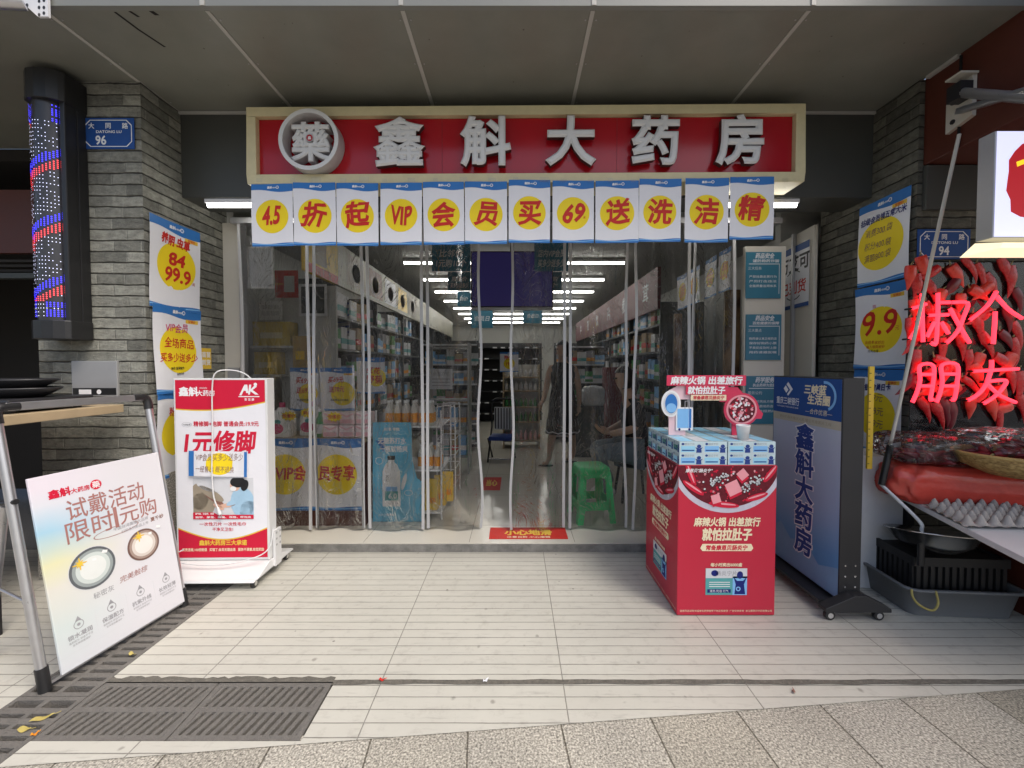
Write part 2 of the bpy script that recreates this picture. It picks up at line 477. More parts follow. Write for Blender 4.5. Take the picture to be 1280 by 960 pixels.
mat("step_stone", (0.17, 0.165, 0.15), 0.7, var=0.85, scale=13, bump=0.5, bscale=70)
mat("grate_iron", (0.155, 0.145, 0.13), 0.75, var=0.35, scale=35, bump=0.8, bscale=150)
mat("pit_dark", (0.012, 0.011, 0.010), 0.9)
mat("joint_dirt", (0.13, 0.12, 0.10), 0.9, var=0.6, scale=40, bump=0.8, bscale=90)
mat("maroon_panel", (0.085, 0.020, 0.011), 0.45, var=0.25, scale=3)
mat("dark_interior", (0.020, 0.017, 0.014), 0.8, var=0.4, scale=2)
mat("shelf_dark", (0.055, 0.062, 0.060), 0.55)
mat("wood_pale", (0.40, 0.31, 0.19), 0.55, var=0.2, scale=9)
mat("red_board", (0.36, 0.014, 0.014), 0.45)
mat("stool_green", (0.05, 0.60, 0.20), 0.35, var=0.04)
mat("bamboo", (0.43, 0.29, 0.10), 0.6, var=0.3, scale=40, bump=0.8, bscale=70)
mat("egg_tray_pulp", (0.37, 0.34, 0.31), 0.9, bump=0.4, bscale=150)
mat("chilli_red", (0.50, 0.016, 0.018), 0.28, var=0.35, scale=25, bump=0.3, bscale=60)
mat("chilli_dark", (0.15, 0.009, 0.016), 0.35, var=0.5, scale=40)
mat("chilli_orange", (0.66, 0.05, 0.03), 0.30, var=0.3, scale=25)
mat("stem_tan", (0.25, 0.21, 0.09), 0.6)
mat("bag_red", (0.58, 0.07, 0.05), 0.2, var=0.35, scale=6, bump=0.25, bscale=25)
mat("basin_grey", (0.15, 0.155, 0.16), 0.45)
mat("crate_black", (0.018, 0.017, 0.017), 0.5)
mat("skin", (0.52, 0.32, 0.22), 0.5, var=0.06)
mat("hair", (0.014, 0.011, 0.010), 0.4)
mat("dress_black", (0.016, 0.015, 0.017), 0.75)
mat("jeans", (0.16, 0.20, 0.23), 0.85, var=0.2, scale=14)
mat("shoe_white", (0.68, 0.67, 0.64), 0.5)
mat("teal_board", (0.03, 0.16, 0.24), 0.4)
mat("cardboard", (0.36, 0.25, 0.13), 0.75)
mat("dry_leaf", (0.42, 0.34, 0.10), 0.6, var=0.3, scale=30)
glow_mat("tube_glow", (1.0, 0.98, 0.93), 9.0)
glow_mat("neon_glow", (1.0, 0.03, 0.055), 1.7)
glow_mat("led_blue", (0.05, 0.04, 1.0), 1.9)
glow_mat("led_red", (1.0, 0.06, 0.07), 1.4)
glow_mat("led_white", (0.70, 0.72, 1.0), 1.1)
mat("led_reflection", (0.35, 0.37, 0.38), 0.2, emit=0.1)
glow_mat("box_glow", (0.62, 0.63, 0.85), 0.55)
glow_mat("box_glow_warm", (1.0, 0.88, 0.58), 0.55)
glow_mat("box_red", (0.5, 0.01, 0.02), 0.25)
glow_mat("box_yellow", (0.9, 0.62, 0.02), 0.5)
glow_mat("screen_glow", (0.045, 0.036, 0.17), 0.10)

# ------------------------------------------------------------------ mesh helpers
class MB:
    """Collects faces (each with a material) for ONE mesh object."""
    def __init__(self):
        self.v, self.f, self.m, self.s = [], [], [], []
    def face(self, pts, m, smooth=False):
        i = len(self.v)
        self.v += [Vector(p) for p in pts]
        self.f.append(tuple(range(i, i + len(pts)))); self.m.append(m); self.s.append(smooth)
    def mesh(self, verts, faces, m, smooth=False):
        i = len(self.v)
        self.v += [Vector(p) for p in verts]
        for k in faces:
            self.f.append(tuple(i + j for j in k)); self.m.append(m); self.s.append(smooth)
    def box(self, x0, y0, z0, x1, y1, z1, m):
        a = [(x0, y0, z0), (x1, y0, z0), (x1, y1, z0), (x0, y1, z0), (x0, y0, z1), (x1, y0, z1), (x1, y1, z1), (x0, y1, z1)]
        self.mesh(a, [(0, 3, 2, 1), (4, 5, 6, 7), (0, 1, 5, 4), (1, 2, 6, 5), (2, 3, 7, 6), (3, 0, 4, 7)], m)
        return self
    def hexa(self, bottom, top, m):
        self.mesh(list(bottom) + list(top), [(3, 2, 1, 0), (4, 5, 6, 7), (0, 1, 5, 4), (1, 2, 6, 5), (2, 3, 7, 6), (3, 0, 4, 7)], m)
        return self
    def prism(self, pts, y0, y1, m, ms=None):
        """Outline in local x,z (counter-clockwise seen from -y) with thickness from y0 (front) to y1."""
        n = len(pts)
        a = [(p[0], y0, p[1]) for p in pts]; b = [(p[0], y1, p[1]) for p in pts]
        self.face(a, m)
        self.face(b[::-1], ms or m)
        for i in range(n):
            j = (i + 1) % n
            self.face([a[j], a[i], b[i], b[j]], ms or m)
        return self
    def tube(self, pts, r, m, n=8, caps=True, closed=False):
        pts = [Vector(p) for p in pts]
        k = len(pts)
        rs = r if isinstance(r, (list, tuple)) else [r] * k
        rings = []
        up = None
        for i, p in enumerate(pts):
            a = pts[i - 1] if (i > 0 or closed) else p
            b = pts[(i + 1) % k] if (i < k - 1 or closed) else p
            d = (b - a).normalized()
            if up is None:
                up = d.orthogonal().normalized()
            u = (up - d * up.dot(d))
            u = u.normalized() if u.length > 1e-6 else d.orthogonal().normalized()
            up = u
            w = d.cross(u)
            rings.append([p + (u * math.cos(2 * PI * j / n) + w * math.sin(2 * PI * j / n)) * rs[i] for j in range(n)])
        V = [q for ring in rings for q in ring]
        F = []
        for i in range(k if closed else k - 1):
            o, q = i * n, ((i + 1) % k) * n
            for j in range(n):
                F.append((o + j, o + (j + 1) % n, q + (j + 1) % n, q + j))
        self.mesh(V, F, m, True)
        if caps and not closed:
            self.face(rings[0][::-1], m); self.face(rings[-1], m)
        return self
    def lathe(self, prof, m, c=(0, 0, 0), n=20, sx=1.0, sy=1.0, smooth=True, a0=0, a1=2 * PI):
        c = Vector(c)
        full = abs(a1 - a0 - 2 * PI) < 1e-6
        cnt = n if full else n + 1
        V = []
        for r, z in prof:
            for j in range(cnt):
                t = a0 + (a1 - a0) * j / n
                V.append(c + Vector((r * sx * math.cos(t), r * sy * math.sin(t), z)))
        F = []
        for i in range(len(prof) - 1):
            for j in range(n):
                j2 = (j + 1) % cnt
                F.append((i * cnt + j, i * cnt + j2, (i + 1) * cnt + j2, (i + 1) * cnt + j))
        self.mesh(V, F, m, smooth)
        return self
    def flat(self, poly, m, lvl=1, y0=0.0):
        """A printed shape on the local front plane (x right, z up, facing -y)."""
        y = -(y0 + lvl * 0.0006)
        self.face([(p[0], y, p[1]) for p in poly], m)
        return self
    def rect(self, x0, z0, x1, z1, m, lvl=1, y0=0.0):
        return self.flat([(x0, z0), (x1, z0), (x1, z1), (x0, z1)], m, lvl, y0)
    def ell(self, cx, cz, rx, rz, m, lvl=1, y0=0.0, n=28, rot=0, clip_to=None):
        p = ellipse(cx, cz, rx, rz, n, rot)
        if clip_to: p = clip(p, *clip_to)
        if len(p) > 2: self.flat(p, m, lvl, y0)
        return self
    def ring(self, cx, cz, r0, r1, m, lvl=1, y0=0.0, n=28, sz=1.0, a0=0, a1=2 * PI, rot=0):
        y = -(y0 + lvl * 0.0006)
        ca, sa = math.cos(rot), math.sin(rot)
        def pt(r, t):
            x, z = r * math.cos(t), r * math.sin(t) * sz
            return (cx + x * ca - z * sa, y, cz + x * sa + z * ca)
        for i in range(n):
            t, u = a0 + (a1 - a0) * i / n, a0 + (a1 - a0) * (i + 1) / n
            self.face([pt(r0, t), pt(r1, t), pt(r1, u), pt(r0, u)], m)
        return self
    def text(self, body, cx, cz, size, m, lvl=2, y0=0.0, bold=0.0, shear=0.0, rot=0.0, width=None, align='C', squash=1.0, hand=None):
        V, F, w, h = glyphs(body, bold, shear)
        if not V: return self
        s = size
        sx = s * squash
        if width: sx = width / w
        off = 0 if align == 'C' else (w * sx / 2 if align == 'L' else -w * sx / 2)
        c, q = math.cos(rot), math.sin(rot)
        y = -(y0 + lvl * 0.0006)
        P = []
        for x, z, dp in V:
            if hand is not None:
                x, z = x + 0.035 * math.sin(z * 4.6 + hand + x) + 0.012 * math.sin(z * 11 + hand * 2), z + 0.045 * math.sin(x * 3.1 + hand * 1.7) + 0.014 * math.sin(x * 9 + hand)
            x, z = x * sx + off, z * s
            P.append((cx + x * c - z * q, y - dp, cz + x * q + z * c))
        self.mesh(P, F, m)
        return self
    def grid_cut(self, xs=(), zs=()):
        pass
    def warp(self, fn):
        self.v = [Vector(fn(p)) for p in self.v]
        return self
    def build(self, name, parent=None, loc=None, bevel=0.0, cut=None, seg=2, weld=False):
        me = bpy.data.meshes.new(name)
        me.from_pydata([tuple(p) for p in self.v], [], self.f)
        names = []
        for k in self.m:
            if k not in names: names.append(k)
        for k in names: me.materials.append(MATS[k])
        idx = [names.index(k) for k in self.m]
        me.polygons.foreach_set("material_index", idx)
        me.polygons.foreach_set("use_smooth", self.s)
        if cut:
            bm = bmesh.new(); bm.from_mesh(me)
            nx, nz, fx, fz = cut
            xs = [p.x for p in self.v]; zs = [p.z for p in self.v]
            for axis, n, lo, hi in ((0, nx, min(xs), max(xs)), (2, nz, min(zs), max(zs))):
                if axis == 0 and fx is None or axis == 2 and fz is None: continue
                for i in range(1, n):
                    co = Vector((0, 0, 0)); co[axis] = lo + (hi - lo) * i / n
                    no = Vector((0, 0, 0)); no[axis] = 1
                    bmesh.ops.bisect_plane(bm, geom=bm.verts[:] + bm.edges[:] + bm.faces[:], plane_co=co, plane_no=no, dist=1e-6)
            for v in bm.verts:
                v.co.y += (fx(v.co.x) if fx else 0) + (fz(v.co.z) if fz else 0)
            bm.to_mesh(me); bm.free()
        if weld or bevel:
            bm = bmesh.new(); bm.from_mesh(me)
            bmesh.ops.remove_doubles(bm, verts=bm.verts[:], dist=1e-5)
            bm.to_mesh(me); bm.free()
        uvl = me.uv_layers.new(name="UVMap")
        off = Vector(loc) if loc is not None else Vector((0, 0, 0))
        if parent is not None: off = off + parent.matrix_basis.translation
        vs = me.vertices
        for p in me.polygons:
            n = p.normal
            ax, ay, az = abs(n.x), abs(n.y), abs(n.z)
            for li in p.loop_indices:
                c = vs[me.loops[li].vertex_index].co + off
                uvl.data[li].uv = (c.x, c.y) if az >= ax and az >= ay else ((c.y + 0.13, c.z) if ax > ay else (c.x, c.z))
        me.update()
        o = bpy.data.objects.new(name, me)
        COL.objects.link(o)
        if loc is not None: o.location = loc
        if parent is not None: o.parent = parent
        if bevel:
            b = o.modifiers.new("bevel", 'BEVEL'); b.width = bevel; b.segments = seg; b.limit_method = 'ANGLE'; b.angle_limit = R(40)
        return o

def ellipse(cx, cz, rx, rz, n=28, rot=0):
    c, s = math.cos(rot), math.sin(rot)
    out = []
    for i in range(n):
        x, z = rx * math.cos(2 * PI * i / n), rz * math.sin(2 * PI * i / n)
        out.append((cx + x * c - z * s, cz + x * s + z * c))
    return out

def clip(poly, x0, z0, x1, z1):
    for ax, lim, keep in ((0, x0, 1), (0, x1, -1), (1, z0, 1), (1, z1, -1)):
        out = []
        for i in range(len(poly)):
            a, b = poly[i - 1], poly[i]
            ia, ib = (a[ax] - lim) * keep >= 0, (b[ax] - lim) * keep >= 0
            if ia != ib:
                t = (lim - a[ax]) / (b[ax] - a[ax])
                out.append((a[0] + (b[0] - a[0]) * t, a[1] + (b[1] - a[1]) * t))
            if ib: out.append(b)
        poly = out
        if not poly: break
    return poly

_GL = {}
def curve_mesh(body, bold=0.0, shear=0.0, extrude=0.0, bevel=0.0):
    c = bpy.data.curves.new("lettering", 'FONT')
    c.body = body; c.size = 1; c.shear = shear; c.extrude = extrude; c.bevel_depth = max(bevel, bold)
    c.resolution_u = 3; c.bevel_resolution = 0
    o = bpy.data.objects.new("lettering", c); COL.objects.link(o)
    dg = bpy.context.evaluated_depsgraph_get()
    me = bpy.data.meshes.new_from_object(o.evaluated_get(dg))
    bpy.data.objects.remove(o); bpy.data.curves.remove(c)
    return me

def glyphs(body, bold=0.0, shear=0.0):
    k = (body, bold, shear)
    if k not in _GL:
        me = curve_mesh(body, bold, shear)
        F = [tuple(p.vertices) if p.normal.z > 0 else tuple(p.vertices)[::-1] for p in me.polygons if not bold or min(me.vertices[i].co.z for i in p.vertices) > -1e-6]
        used = sorted({i for f in F for i in f}); mp = {i: k for k, i in enumerate(used)}
        F = [tuple(mp[i] for i in f) for f in F]
        V = [(me.vertices[i].co.x, me.vertices[i].co.y, me.vertices[i].co.z * (0.0002 / bold if bold else 0)) for i in used]
        bpy.data.meshes.remove(me)
        if V:
            x0, x1 = min(p[0] for p in V), max(p[0] for p in V)
            y0, y1 = min(p[1] for p in V), max(p[1] for p in V)
            V = [(x - (x0 + x1) / 2, y - (y0 + y1) / 2, z) for x, y, z in V]
            _GL[k] = (V, F, x1 - x0, y1 - y0)
        else:
            _GL[k] = ([], [], 1, 1)
    return _GL[k]

def solid_text(mb, body, cx, cz, size, y_back, depth, m_face, m_side, bold=0.03, squash=1.0):
    """Raised lettering: faces towards local -y."""
    me = curve_mesh(body, bold, 0, depth / 2 / size, 0.0)
    xs = [v.co.x for v in me.vertices]; ys = [v.co.y for v in me.vertices]
    ox, oz = (min(xs) + max(xs)) / 2, (min(ys) + max(ys)) / 2
    V = [(cx + (v.co.x - ox) * size * squash, y_back - depth / 2 - v.co.z * size, cz + (v.co.y - oz) * size) for v in me.vertices]
    for p in me.polygons:
        mb.face([V[i] for i in p.vertices], m_face if p.normal.z > 0.5 else m_side)
    bpy.data.meshes.remove(me)

def tag(o, label=None, cat=None, group=None, kind=None):
    if label: o["label"] = label
    if cat: o["category"] = cat
    if group: o["group"] = group
    if kind: o["kind"] = kind
    return o

def thing(name, label, cat, loc=(0, 0, 0), rotz=0.0, group=None):
    o = bpy.data.objects.new(name, None)
    o.empty_display_size = 0.1
    COL.objects.link(o)
    o.location = loc; o.rotation_euler = (0, 0, rotz)
    return tag(o, label, cat, group)

def dup(root, loc=None, rotz=None, label=None, group=None):
    def cp(o, parent):
        c = o.copy(); COL.objects.link(c)
        if parent is not None: c.parent = parent
        for ch in o.children: cp(ch, c)
        return c
    c = cp(root, None)
    if loc is not None: c.location = loc
    if rotz is not None: c.rotation_euler = (0, 0, rotz)
    if label: c["label"] = label
    if group: c["group"] = group
    return c

def wave(x0, x1, z, amp, ph=0.0, n=10, per=1.0):
    return [(x0 + (x1 - x0) * i / n, z + amp * math.sin(ph + per * 2 * PI * i / n)) for i in range(n + 1)]

def skin_figure(name, joints, bones, mats, parent, sub=2, root=0):
    """One continuous body: joints (x,y,z,r), bones as pairs; grown with the Skin modifier."""
    me = bpy.data.meshes.new(name)
    me.from_pydata([j[:3] for j in joints], bones, [])
    o = bpy.data.objects.new(name, me); COL.objects.link(o)
    sk = o.modifiers.new("skin", 'SKIN'); sk.use_smooth_shade = True; sk.branch_smoothing = 0.4
    lay = me.skin_vertices[0].data if me.skin_vertices else None
    if lay is None:
        bm = bmesh.new(); bm.from_mesh(me); bm.verts.layers.skin.verify(); bm.to_mesh(me); bm.free()
        lay = me.skin_vertices[0].data
    for i, j in enumerate(joints):
        r = j[3]
        lay[i].radius = r if isinstance(r, tuple) else (r, r)
        lay[i].use_root = (i == root)
    if sub:
        s = o.modifiers.new("sub", 'SUBSURF'); s.levels = sub; s.render_levels = sub
    dg = bpy.context.evaluated_depsgraph_get()
    em = bpy.data.meshes.new_from_object(o.evaluated_get(dg))
    bpy.data.objects.remove(o)
    em.materials.clear(); em.materials.append(MATS[mats])
    for p in em.polygons: p.use_smooth = True
    em.name = name
    ob = bpy.data.objects.new(name, em); COL.objects.link(ob)
    if parent is not None: ob.parent = parent
    return ob

# ================================================================== GROUND
FX0, FX1 = -6.0, 6.0
def sheet(name, pts, z, m):
    mb = MB(); mb.face([(x, y, z) for x, y in pts], m)
    return tag(mb.build(name), kind="structure")
sheet("street_ground", [(-300, -300), (300, -300), (300, 300), (-300, 300)], -0.14, "asphalt")
BL = lambda x: 1.532 + 0.0862 * x                      # edge of the granite pavement
sheet("granite_pavement", [(-12, -4), (12, -4), (12, BL(12) + 0.04), (-12, BL(-12) + 0.04)], -0.004, "granite")
mb = MB(); mb.box(-12, -4.15, -0.14, 12, -4.0, 0.002, "plinth_stone"); tag(mb.build("kerb", bevel=0.01), kind="structure")
# tiled forecourt with openings for the drain gratings
G1 = (-2.09, 0.6, -1.80, 2.95)                        # long channel running to the wall
G2 = (-1.80, 1.478, -0.80, 1.755)                     # pair of gratings across the front
tb = MB()
def tq(x0, y0, x1, y1):
    tb.face([(x0, y0, 0), (x1, y0, 0), (x1, y1, 0), (x0, y1, 0)], "plank_tile")
tq(-9, 1.74, G1[0], 3.06); tq(G1[2], 1.772, 9, 3.06)
tb.face([(-9, BL(-9), 0), (G1[0], BL(G1[0]), 0), (G1[0], 1.74, 0), (-9, 1.74, 0)], "plank_tile")
tb.face([(-0.795, BL(-0.795), 0), (2.55, BL(2.55), 0), (2.55, 1.752, 0), (-0.795, 1.752, 0)], "plank_tile")
tb.face([(G1[2], BL(G1[2]), 0), (-0.795, BL(-0.795), 0), (-0.795, 1.476, 0), (G1[2], 1.476, 0)], "plank_tile")
tag(tb.build("paved_forecourt"), kind="structure")
# dirty joint across the paving
jb = MB()
rj = random.Random(3)
n = 90
ups = [(-0.80 + (8.2) * i / n, 1.768 + rj.uniform(-0.002, 0.006)) for i in range(n + 1)]
los = [(x, 1.746 + rj.uniform(-0.006, 0.002)) for x, _ in ups]
for i in range(n):
    jb.face([(los[i][0], los[i][1], 0.003), (los[i + 1][0], los[i + 1][1], 0.003), (ups[i + 1][0], ups[i + 1][1], 0.003), (ups[i][0], ups[i][1], 0.003)], "joint_dirt")
n = 40
ups = [(-1.80 + 1.0 * i / n, 1.780 + rj.uniform(-0.004, 0.012)) for i in range(n + 1)]
for i in range(n):
    jb.face([(ups[i][0], 1.756, 0.003), (ups[i + 1][0], 1.756, 0.003), (ups[i + 1][0], ups[i + 1][1], 0.003), (ups[i][0], ups[i][1], 0.003)], "joint_dirt")
tag(jb.build("paving_joint"), kind="structure")

# ------------------------------------------------------------------ drain gratings
def grating_mesh(mb, x0, y0, x1, y1, pitch, rows, along='x', slant=0.0, m="grate_iron"):
    """Cast slab with open slots: solid borders and bars between slots."""
    t0, t1 = -0.03, 0.0
    if along == 'x':      # slots run in y, repeated along x
        b = 0.022
        mb.box(x0, y0, t0, x0 + b, y1, t1, m); mb.box(x1 - b, y0, t0, x1, y1, t1, m)
        rh = (y1 - y0) / rows
        mb.box(x0 + b, y0, t0, x1 - b, y0 + b, t1, m); mb.box(x0 + b, y1 - b, t0, x1 - b, y1, t1, m)
        for k in range(1, rows):
            yc = y0 + rh * k
            mb.box(x0 + b, yc - 0.013, t0, x1 - b, yc + 0.013, t1, m)
        nb = int((x1 - x0 - 2 * b) / pitch)
        for r in range(rows):
            ya = y0 + rh * r + (b if r == 0 else 0.013); yb = y0 + rh * (r + 1) - (b if r == rows - 1 else 0.013)
            for i in range(nb + 1):
                xc = x0 + b + (x1 - x0 - 2 * b) * i / nb
                w = pitch * 0.27
                s = slant
                pts = [(xc - w - s, ya), (xc + w - s, ya), (xc + w + s, yb), (xc - w + s, yb)]
                pts = [(min(max(px, x0 + b), x1 - b), py) for px, py in pts]
                mb.hexa([(p[0], p[1], t0) for p in pts], [(p[0], p[1], t1 - 0.001) for p in pts], m)
    else:
        b = 0.02
        mb.box(x0, y0, t0, x1, y0 + b, t1, m); mb.box(x0, y1 - b, t0, x1, y1, t1, m)
        rw = (x1 - x0) / rows
        mb.box(x0, y0 + b, t0, x0 + b, y1 - b, t1, m); mb.box(x1 - b, y0 + b, t0, x1, y1 - b, t1, m)
        for k in range(1, rows):
            xc = x0 + rw * k
            mb.box(xc - 0.011, y0 + b, t0, xc + 0.011, y1 - b, t1, m)
        nb = int((y1 - y0 - 2 * b) / pitch)
        for i in range(1, nb):
            yc = y0 + b + (y1 - y0 - 2 * b) * i / nb
            mb.box(x0 + b, yc - pitch * 0.3, t0, x1 - b, yc + pitch * 0.3, t1 - 0.001, m)
pit = MB()
pit.box(G1[0], 0.6, -0.13, G1[2], 2.95, -0.06, "pit_dark"); pit.box(G2[0], G2[1], -0.13, G2[2], G2[3], -0.06, "pit_dark")
tag(pit.build("drain_channel"), kind="structure")
glab = ["iron drain grating with slanted slots, at the front left paving corner", "iron drain grating with slanted slots, right one of the front pair"]
for k in range(2):
    mb = MB(); xa = -1.80 + 0.5 * k
    grating_mesh(mb, xa + 0.003, G2[1], xa + 0.497, G2[3] - 0.001, 0.0345, 2, 'x', 0.012)
    tag(mb.build("drain_grating", weld=False), glab[k], "drain grating", "iron drain gratings in the paving")
ylab = ["near iron drain grating with cross slots, where dry leaves lie", "iron drain grating with cross slots under the tilted contact lens board", "far iron drain grating with cross slots, beside the white foot care lightbox"]
for k, (ya, yb) in enumerate(((1.05, 1.68), (1.683, 2.31), (2.313, 2.94))):
    mb = MB()
    grating_mesh(mb, G1[0], ya, G1[2] - 0.003, yb, 0.047, 2, 'y')
    tag(mb.build("drain_grating"), ylab[k], "drain grating", "iron drain gratings in the paving")

# ================================================================== PHARMACY BUILDING
CEIL, BZ = 3.205, 2.60
WL, WR = -2.39, 2.56
bd = thing("pharmacy_building", "pharmacy shop front under a grey panelled overhang, dark beam above the open doorway", "building", (0, 3.0, 0))
def part(name, parent=bd, **k):
    def f(mb): return mb.build(name, parent, **k)
    return f
def world_mb(parent):                       # geometry given in world metres, stored in the parent's frame
    mb = MB(); mb.base = parent
    return mb
def bworld(mb, name, parent, **k):
    t = parent.matrix_basis.translation
    mb.v = [p - t for p in mb.v]
    return mb.build(name, parent, **k)
mb = MB()
mb.box(-6.6, 2.13, CEIL, 2.588, 3.46, CEIL + 0.1, "soffit_panel")
soff = bworld(mb, "soffit", bd)
mb = MB(); mb.box(-6.6, 2.10, CEIL - 0.004, 2.588, 2.128, CEIL + 1.3, "fascia_panel")
fas = bworld(mb, "fascia", bd)
mb = MB(); mb.box(WL, 2.96, BZ, WR, 3.24, CEIL - 0.002, "beam_panel")
bworld(mb, "beam", bd, bevel=0.004)
mb = MB()
for x in (-2.40, -1.571, -0.574, 0.396, 1.497):
    mb.box(x - 0.011, 2.131, CEIL - 0.004, x + 0.011, 2.957, CEIL - 0.0005, "seam_strip")
    mb.box(x - 0.011, 2.095, CEIL - 0.004, x + 0.011, 2.099, CEIL + 1.25, "seam_strip")
mb.box(WL, 2.944, CEIL - 0.022, WR, 2.958, CEIL - 0.0045, "seam_strip")
bworld(mb, "trim_strip", bd)
mb = MB(); rs_ = random.Random(8)
z = CEIL - 0.0012
def crack(pts, w):
    for a, b in zip(pts[:-1], pts[1:]):
        mb.face([(a[0] - w, a[1], z), (a[0] + w, a[1], z), (b[0] + w, b[1], z), (b[0] - w, b[1], z)][::-1], "pit_dark")
crack([(-2.05, 2.14), (-2.03, 2.25), (-1.99, 2.37)], 0.007)
crack([(-1.86, 2.135), (-1.85, 2.16)], 0.012); crack([(-1.97, 2.135), (-1.955, 2.17)], 0.008)
for k in range(26):
    x, y, q = rs_.uniform(-2.3, 2.3), rs_.uniform(2.2, 2.9), rs_.uniform(0.002, 0.006)
    mb.face([(x + q * math.cos(-a * PI / 3), y + q * math.sin(-a * PI / 3), z) for a in range(6)], "joint_dirt")
bworld(mb, "crack_mark", bd)
mb = MB()
for k in range(5):
    for y in (2.19, 2.5, 2.86):
        for s in (-1, 1):
            x = (-2.40, -1.571, -0.574, 0.396, 1.497)[k] + 0.028 * s
            mb.tube([(x, y, CEIL - 0.002), (x, y, CEIL + 0.001)], 0.0045, "alu_grey", 8)
bworld(mb, "panel_screw", bd)
# interior
IZ = 0.06
mb = MB(); mb.box(-3.2, 3.03, 0.0, 3.2, 16.0, IZ, "shop_tile")
for k in range(14):
    y = 3.03 + 0.8 * k
    mb.box(-3.0, y + 0.35, IZ, 3.0, y + 0.353, IZ + 0.0004, "joint_dirt")
for k in range(8):
    x = -2.75 + 0.8 * k
    mb.box(x, 3.05, IZ + 0.0001, x + 0.003, 16, IZ + 0.0005, "joint_dirt")
bworld(mb, "floor", bd)
mb = MB(); mb.box(WL + 0.004, 3.012, 0.002, WR - 0.004, 3.029, IZ - 0.004, "step_stone")
bworld(mb, "step", bd)
mb = MB(); mb.box(-3.2, 3.26, 2.95, 3.2, 16, 3.05, "ceiling_paint")
bworld(mb, "ceiling", bd)
for nm, b in (("wall", (-3.3, 3.42, 0, -3.2, 16, 2.95)), ("wall", (3.2, 3.42, 0, 3.3, 16, 2.95)), ("wall", (-3.2, 15.9, IZ, 3.2, 16.0, 2.95)),
              ("wall", (-3.2, 3.42, IZ, -2.395, 3.5, 2.95)), ("wall", (2.565, 3.98, IZ, 3.2, 4.06, 2.95))):
    mb = MB(); mb.box(*b, "wall_paint"); bworld(mb, nm, bd)

# ------------------------------------------------------------------ brick pillars
lp = thing("brick_pillar", "grey brick pillar left of the shop entrance, on a pale stone plinth", "pillar", (-2.73, 2.65, 0))
mb = MB(); mb.box(-3.09, 2.65, 0.66, WL, 3.415, CEIL - 0.003, "grey_brick"); bworld(mb, "shaft", lp)
mb = MB(); mb.box(-3.11, 2.62, 0.0, WL + 0.012, 3.40, 0.66, "plinth_stone"); bworld(mb, "plinth", lp, bevel=0.008)
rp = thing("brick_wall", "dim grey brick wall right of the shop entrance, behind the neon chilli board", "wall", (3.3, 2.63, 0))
mb = MB(); mb.box(WR, 2.63, 0.0, 5.2, 3.45, CEIL - 0.003, "shaded_brick"); bworld(mb, "brickwork", rp)
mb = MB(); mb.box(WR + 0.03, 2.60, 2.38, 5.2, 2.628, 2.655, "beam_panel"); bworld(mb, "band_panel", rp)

# ------------------------------------------------------------------ neighbour shops
ls = thing("neighbour_shop", "dark open shop front at the left edge with a maroon panel", "shop", (-4.3, 3.4, 0))
mb = MB(); mb.box(-6.5, 4.6, 0, -3.1, 4.7, CEIL - 0.01, "dark_interior"); mb.box(-6.6, 2.2, 0, -6.5, 4.6, CEIL - 0.01, "dark_interior")
bworld(mb, "back_wall", ls)
mb = MB(); mb.box(-6.6, 3.462, CEIL - 0.1, -3.1, 4.7, CEIL, "dark_interior"); bworld(mb, "ceiling", ls)
mb = MB(); mb.box(-6.45, 3.3, 2.30, -3.1, 3.34, 2.80, "maroon_panel"); bworld(mb, "header_panel", ls)
mb = MB()
for z in (2.16, 2.2, 2.24):
    mb.box(-6.4, 3.35, z, -3.1, 3.37, z + 0.02, "dark_interior")
mb.box(-6.45, 3.3, 2.10, -3.1, 3.36, 2.14, "shelf_dark")
bworld(mb, "shutter_box", ls)
rs = thing("awning_box", "maroon boxed shop fascia jutting out above the neon board at right", "fascia", (3.0, 2.0, 2.66))
mb = MB(); mb.box(2.59, 0.9, 2.665, 4.8, 2.628, 4.3, "maroon_panel"); bworld(mb, "panel", rs, bevel=0.004)
mb = MB(); mb.box(2.575, 2.41, 2.665, 2.588, 2.416, 3.19, "pit_dark"); mb.box(2.565, 2.42, 3.185, 2.589, 2.60, 3.203, "seam_strip"); bworld(mb, "edge_trim", rs)

shade_awning = thing("awning", "unseen maroon canvas awning, added beyond the view to shade the stall and paving", "awning", (4.2, 0.9, 3.5))
mb = MB(); mb.hexa([(-1.1, -1.3, -0.45), (1.8, -1.3, -0.45), (1.8, -0.005, 0.0), (-1.1, -0.005, 0.0)], [(-1.1, -1.3, -0.435), (1.8, -1.3, -0.435), (1.8, -0.005, 0.015), (-1.1, -0.005, 0.015)], "maroon_panel"); mb.build("canvas", shade_awning)  # out-of-view sheet, placed so its shadow darkens the paving at right
# ================================================================== SHOP SIGN
SGX, SGZ = (-1.783 + 1.900) / 2, 0
sg = thing("shop_sign", "long red pharmacy signboard with raised white characters in a cream frame", "shop sign", (0.058, 2.735, 2.605), R(-0.6))
W, H, D = 3.69, 0.505, 0.215
fw = 0.062
mb = MB()
mb.box(-W / 2, 0, 0, W / 2, D, fw, "cream_frame"); mb.box(-W / 2, 0, H - fw, W / 2, D, H, "cream_frame")
mb.box(-W / 2, 0, fw, -W / 2 + fw, D, H - fw, "cream_frame"); mb.box(W / 2 - fw, 0, fw, W / 2, D, H - fw, "cream_frame")
mb.build("frame", sg, bevel=0.004)
mb = MB(); mb.box(-W / 2 + fw, 0.04, fw, W / 2 - fw, 0.06, H - fw, "sign_red")
for x in (-0.55, 0.62): mb.box(x, 0.0385, fw, x + 0.002, 0.0399, H - fw, "dark_red")
mb.build("panel", sg)
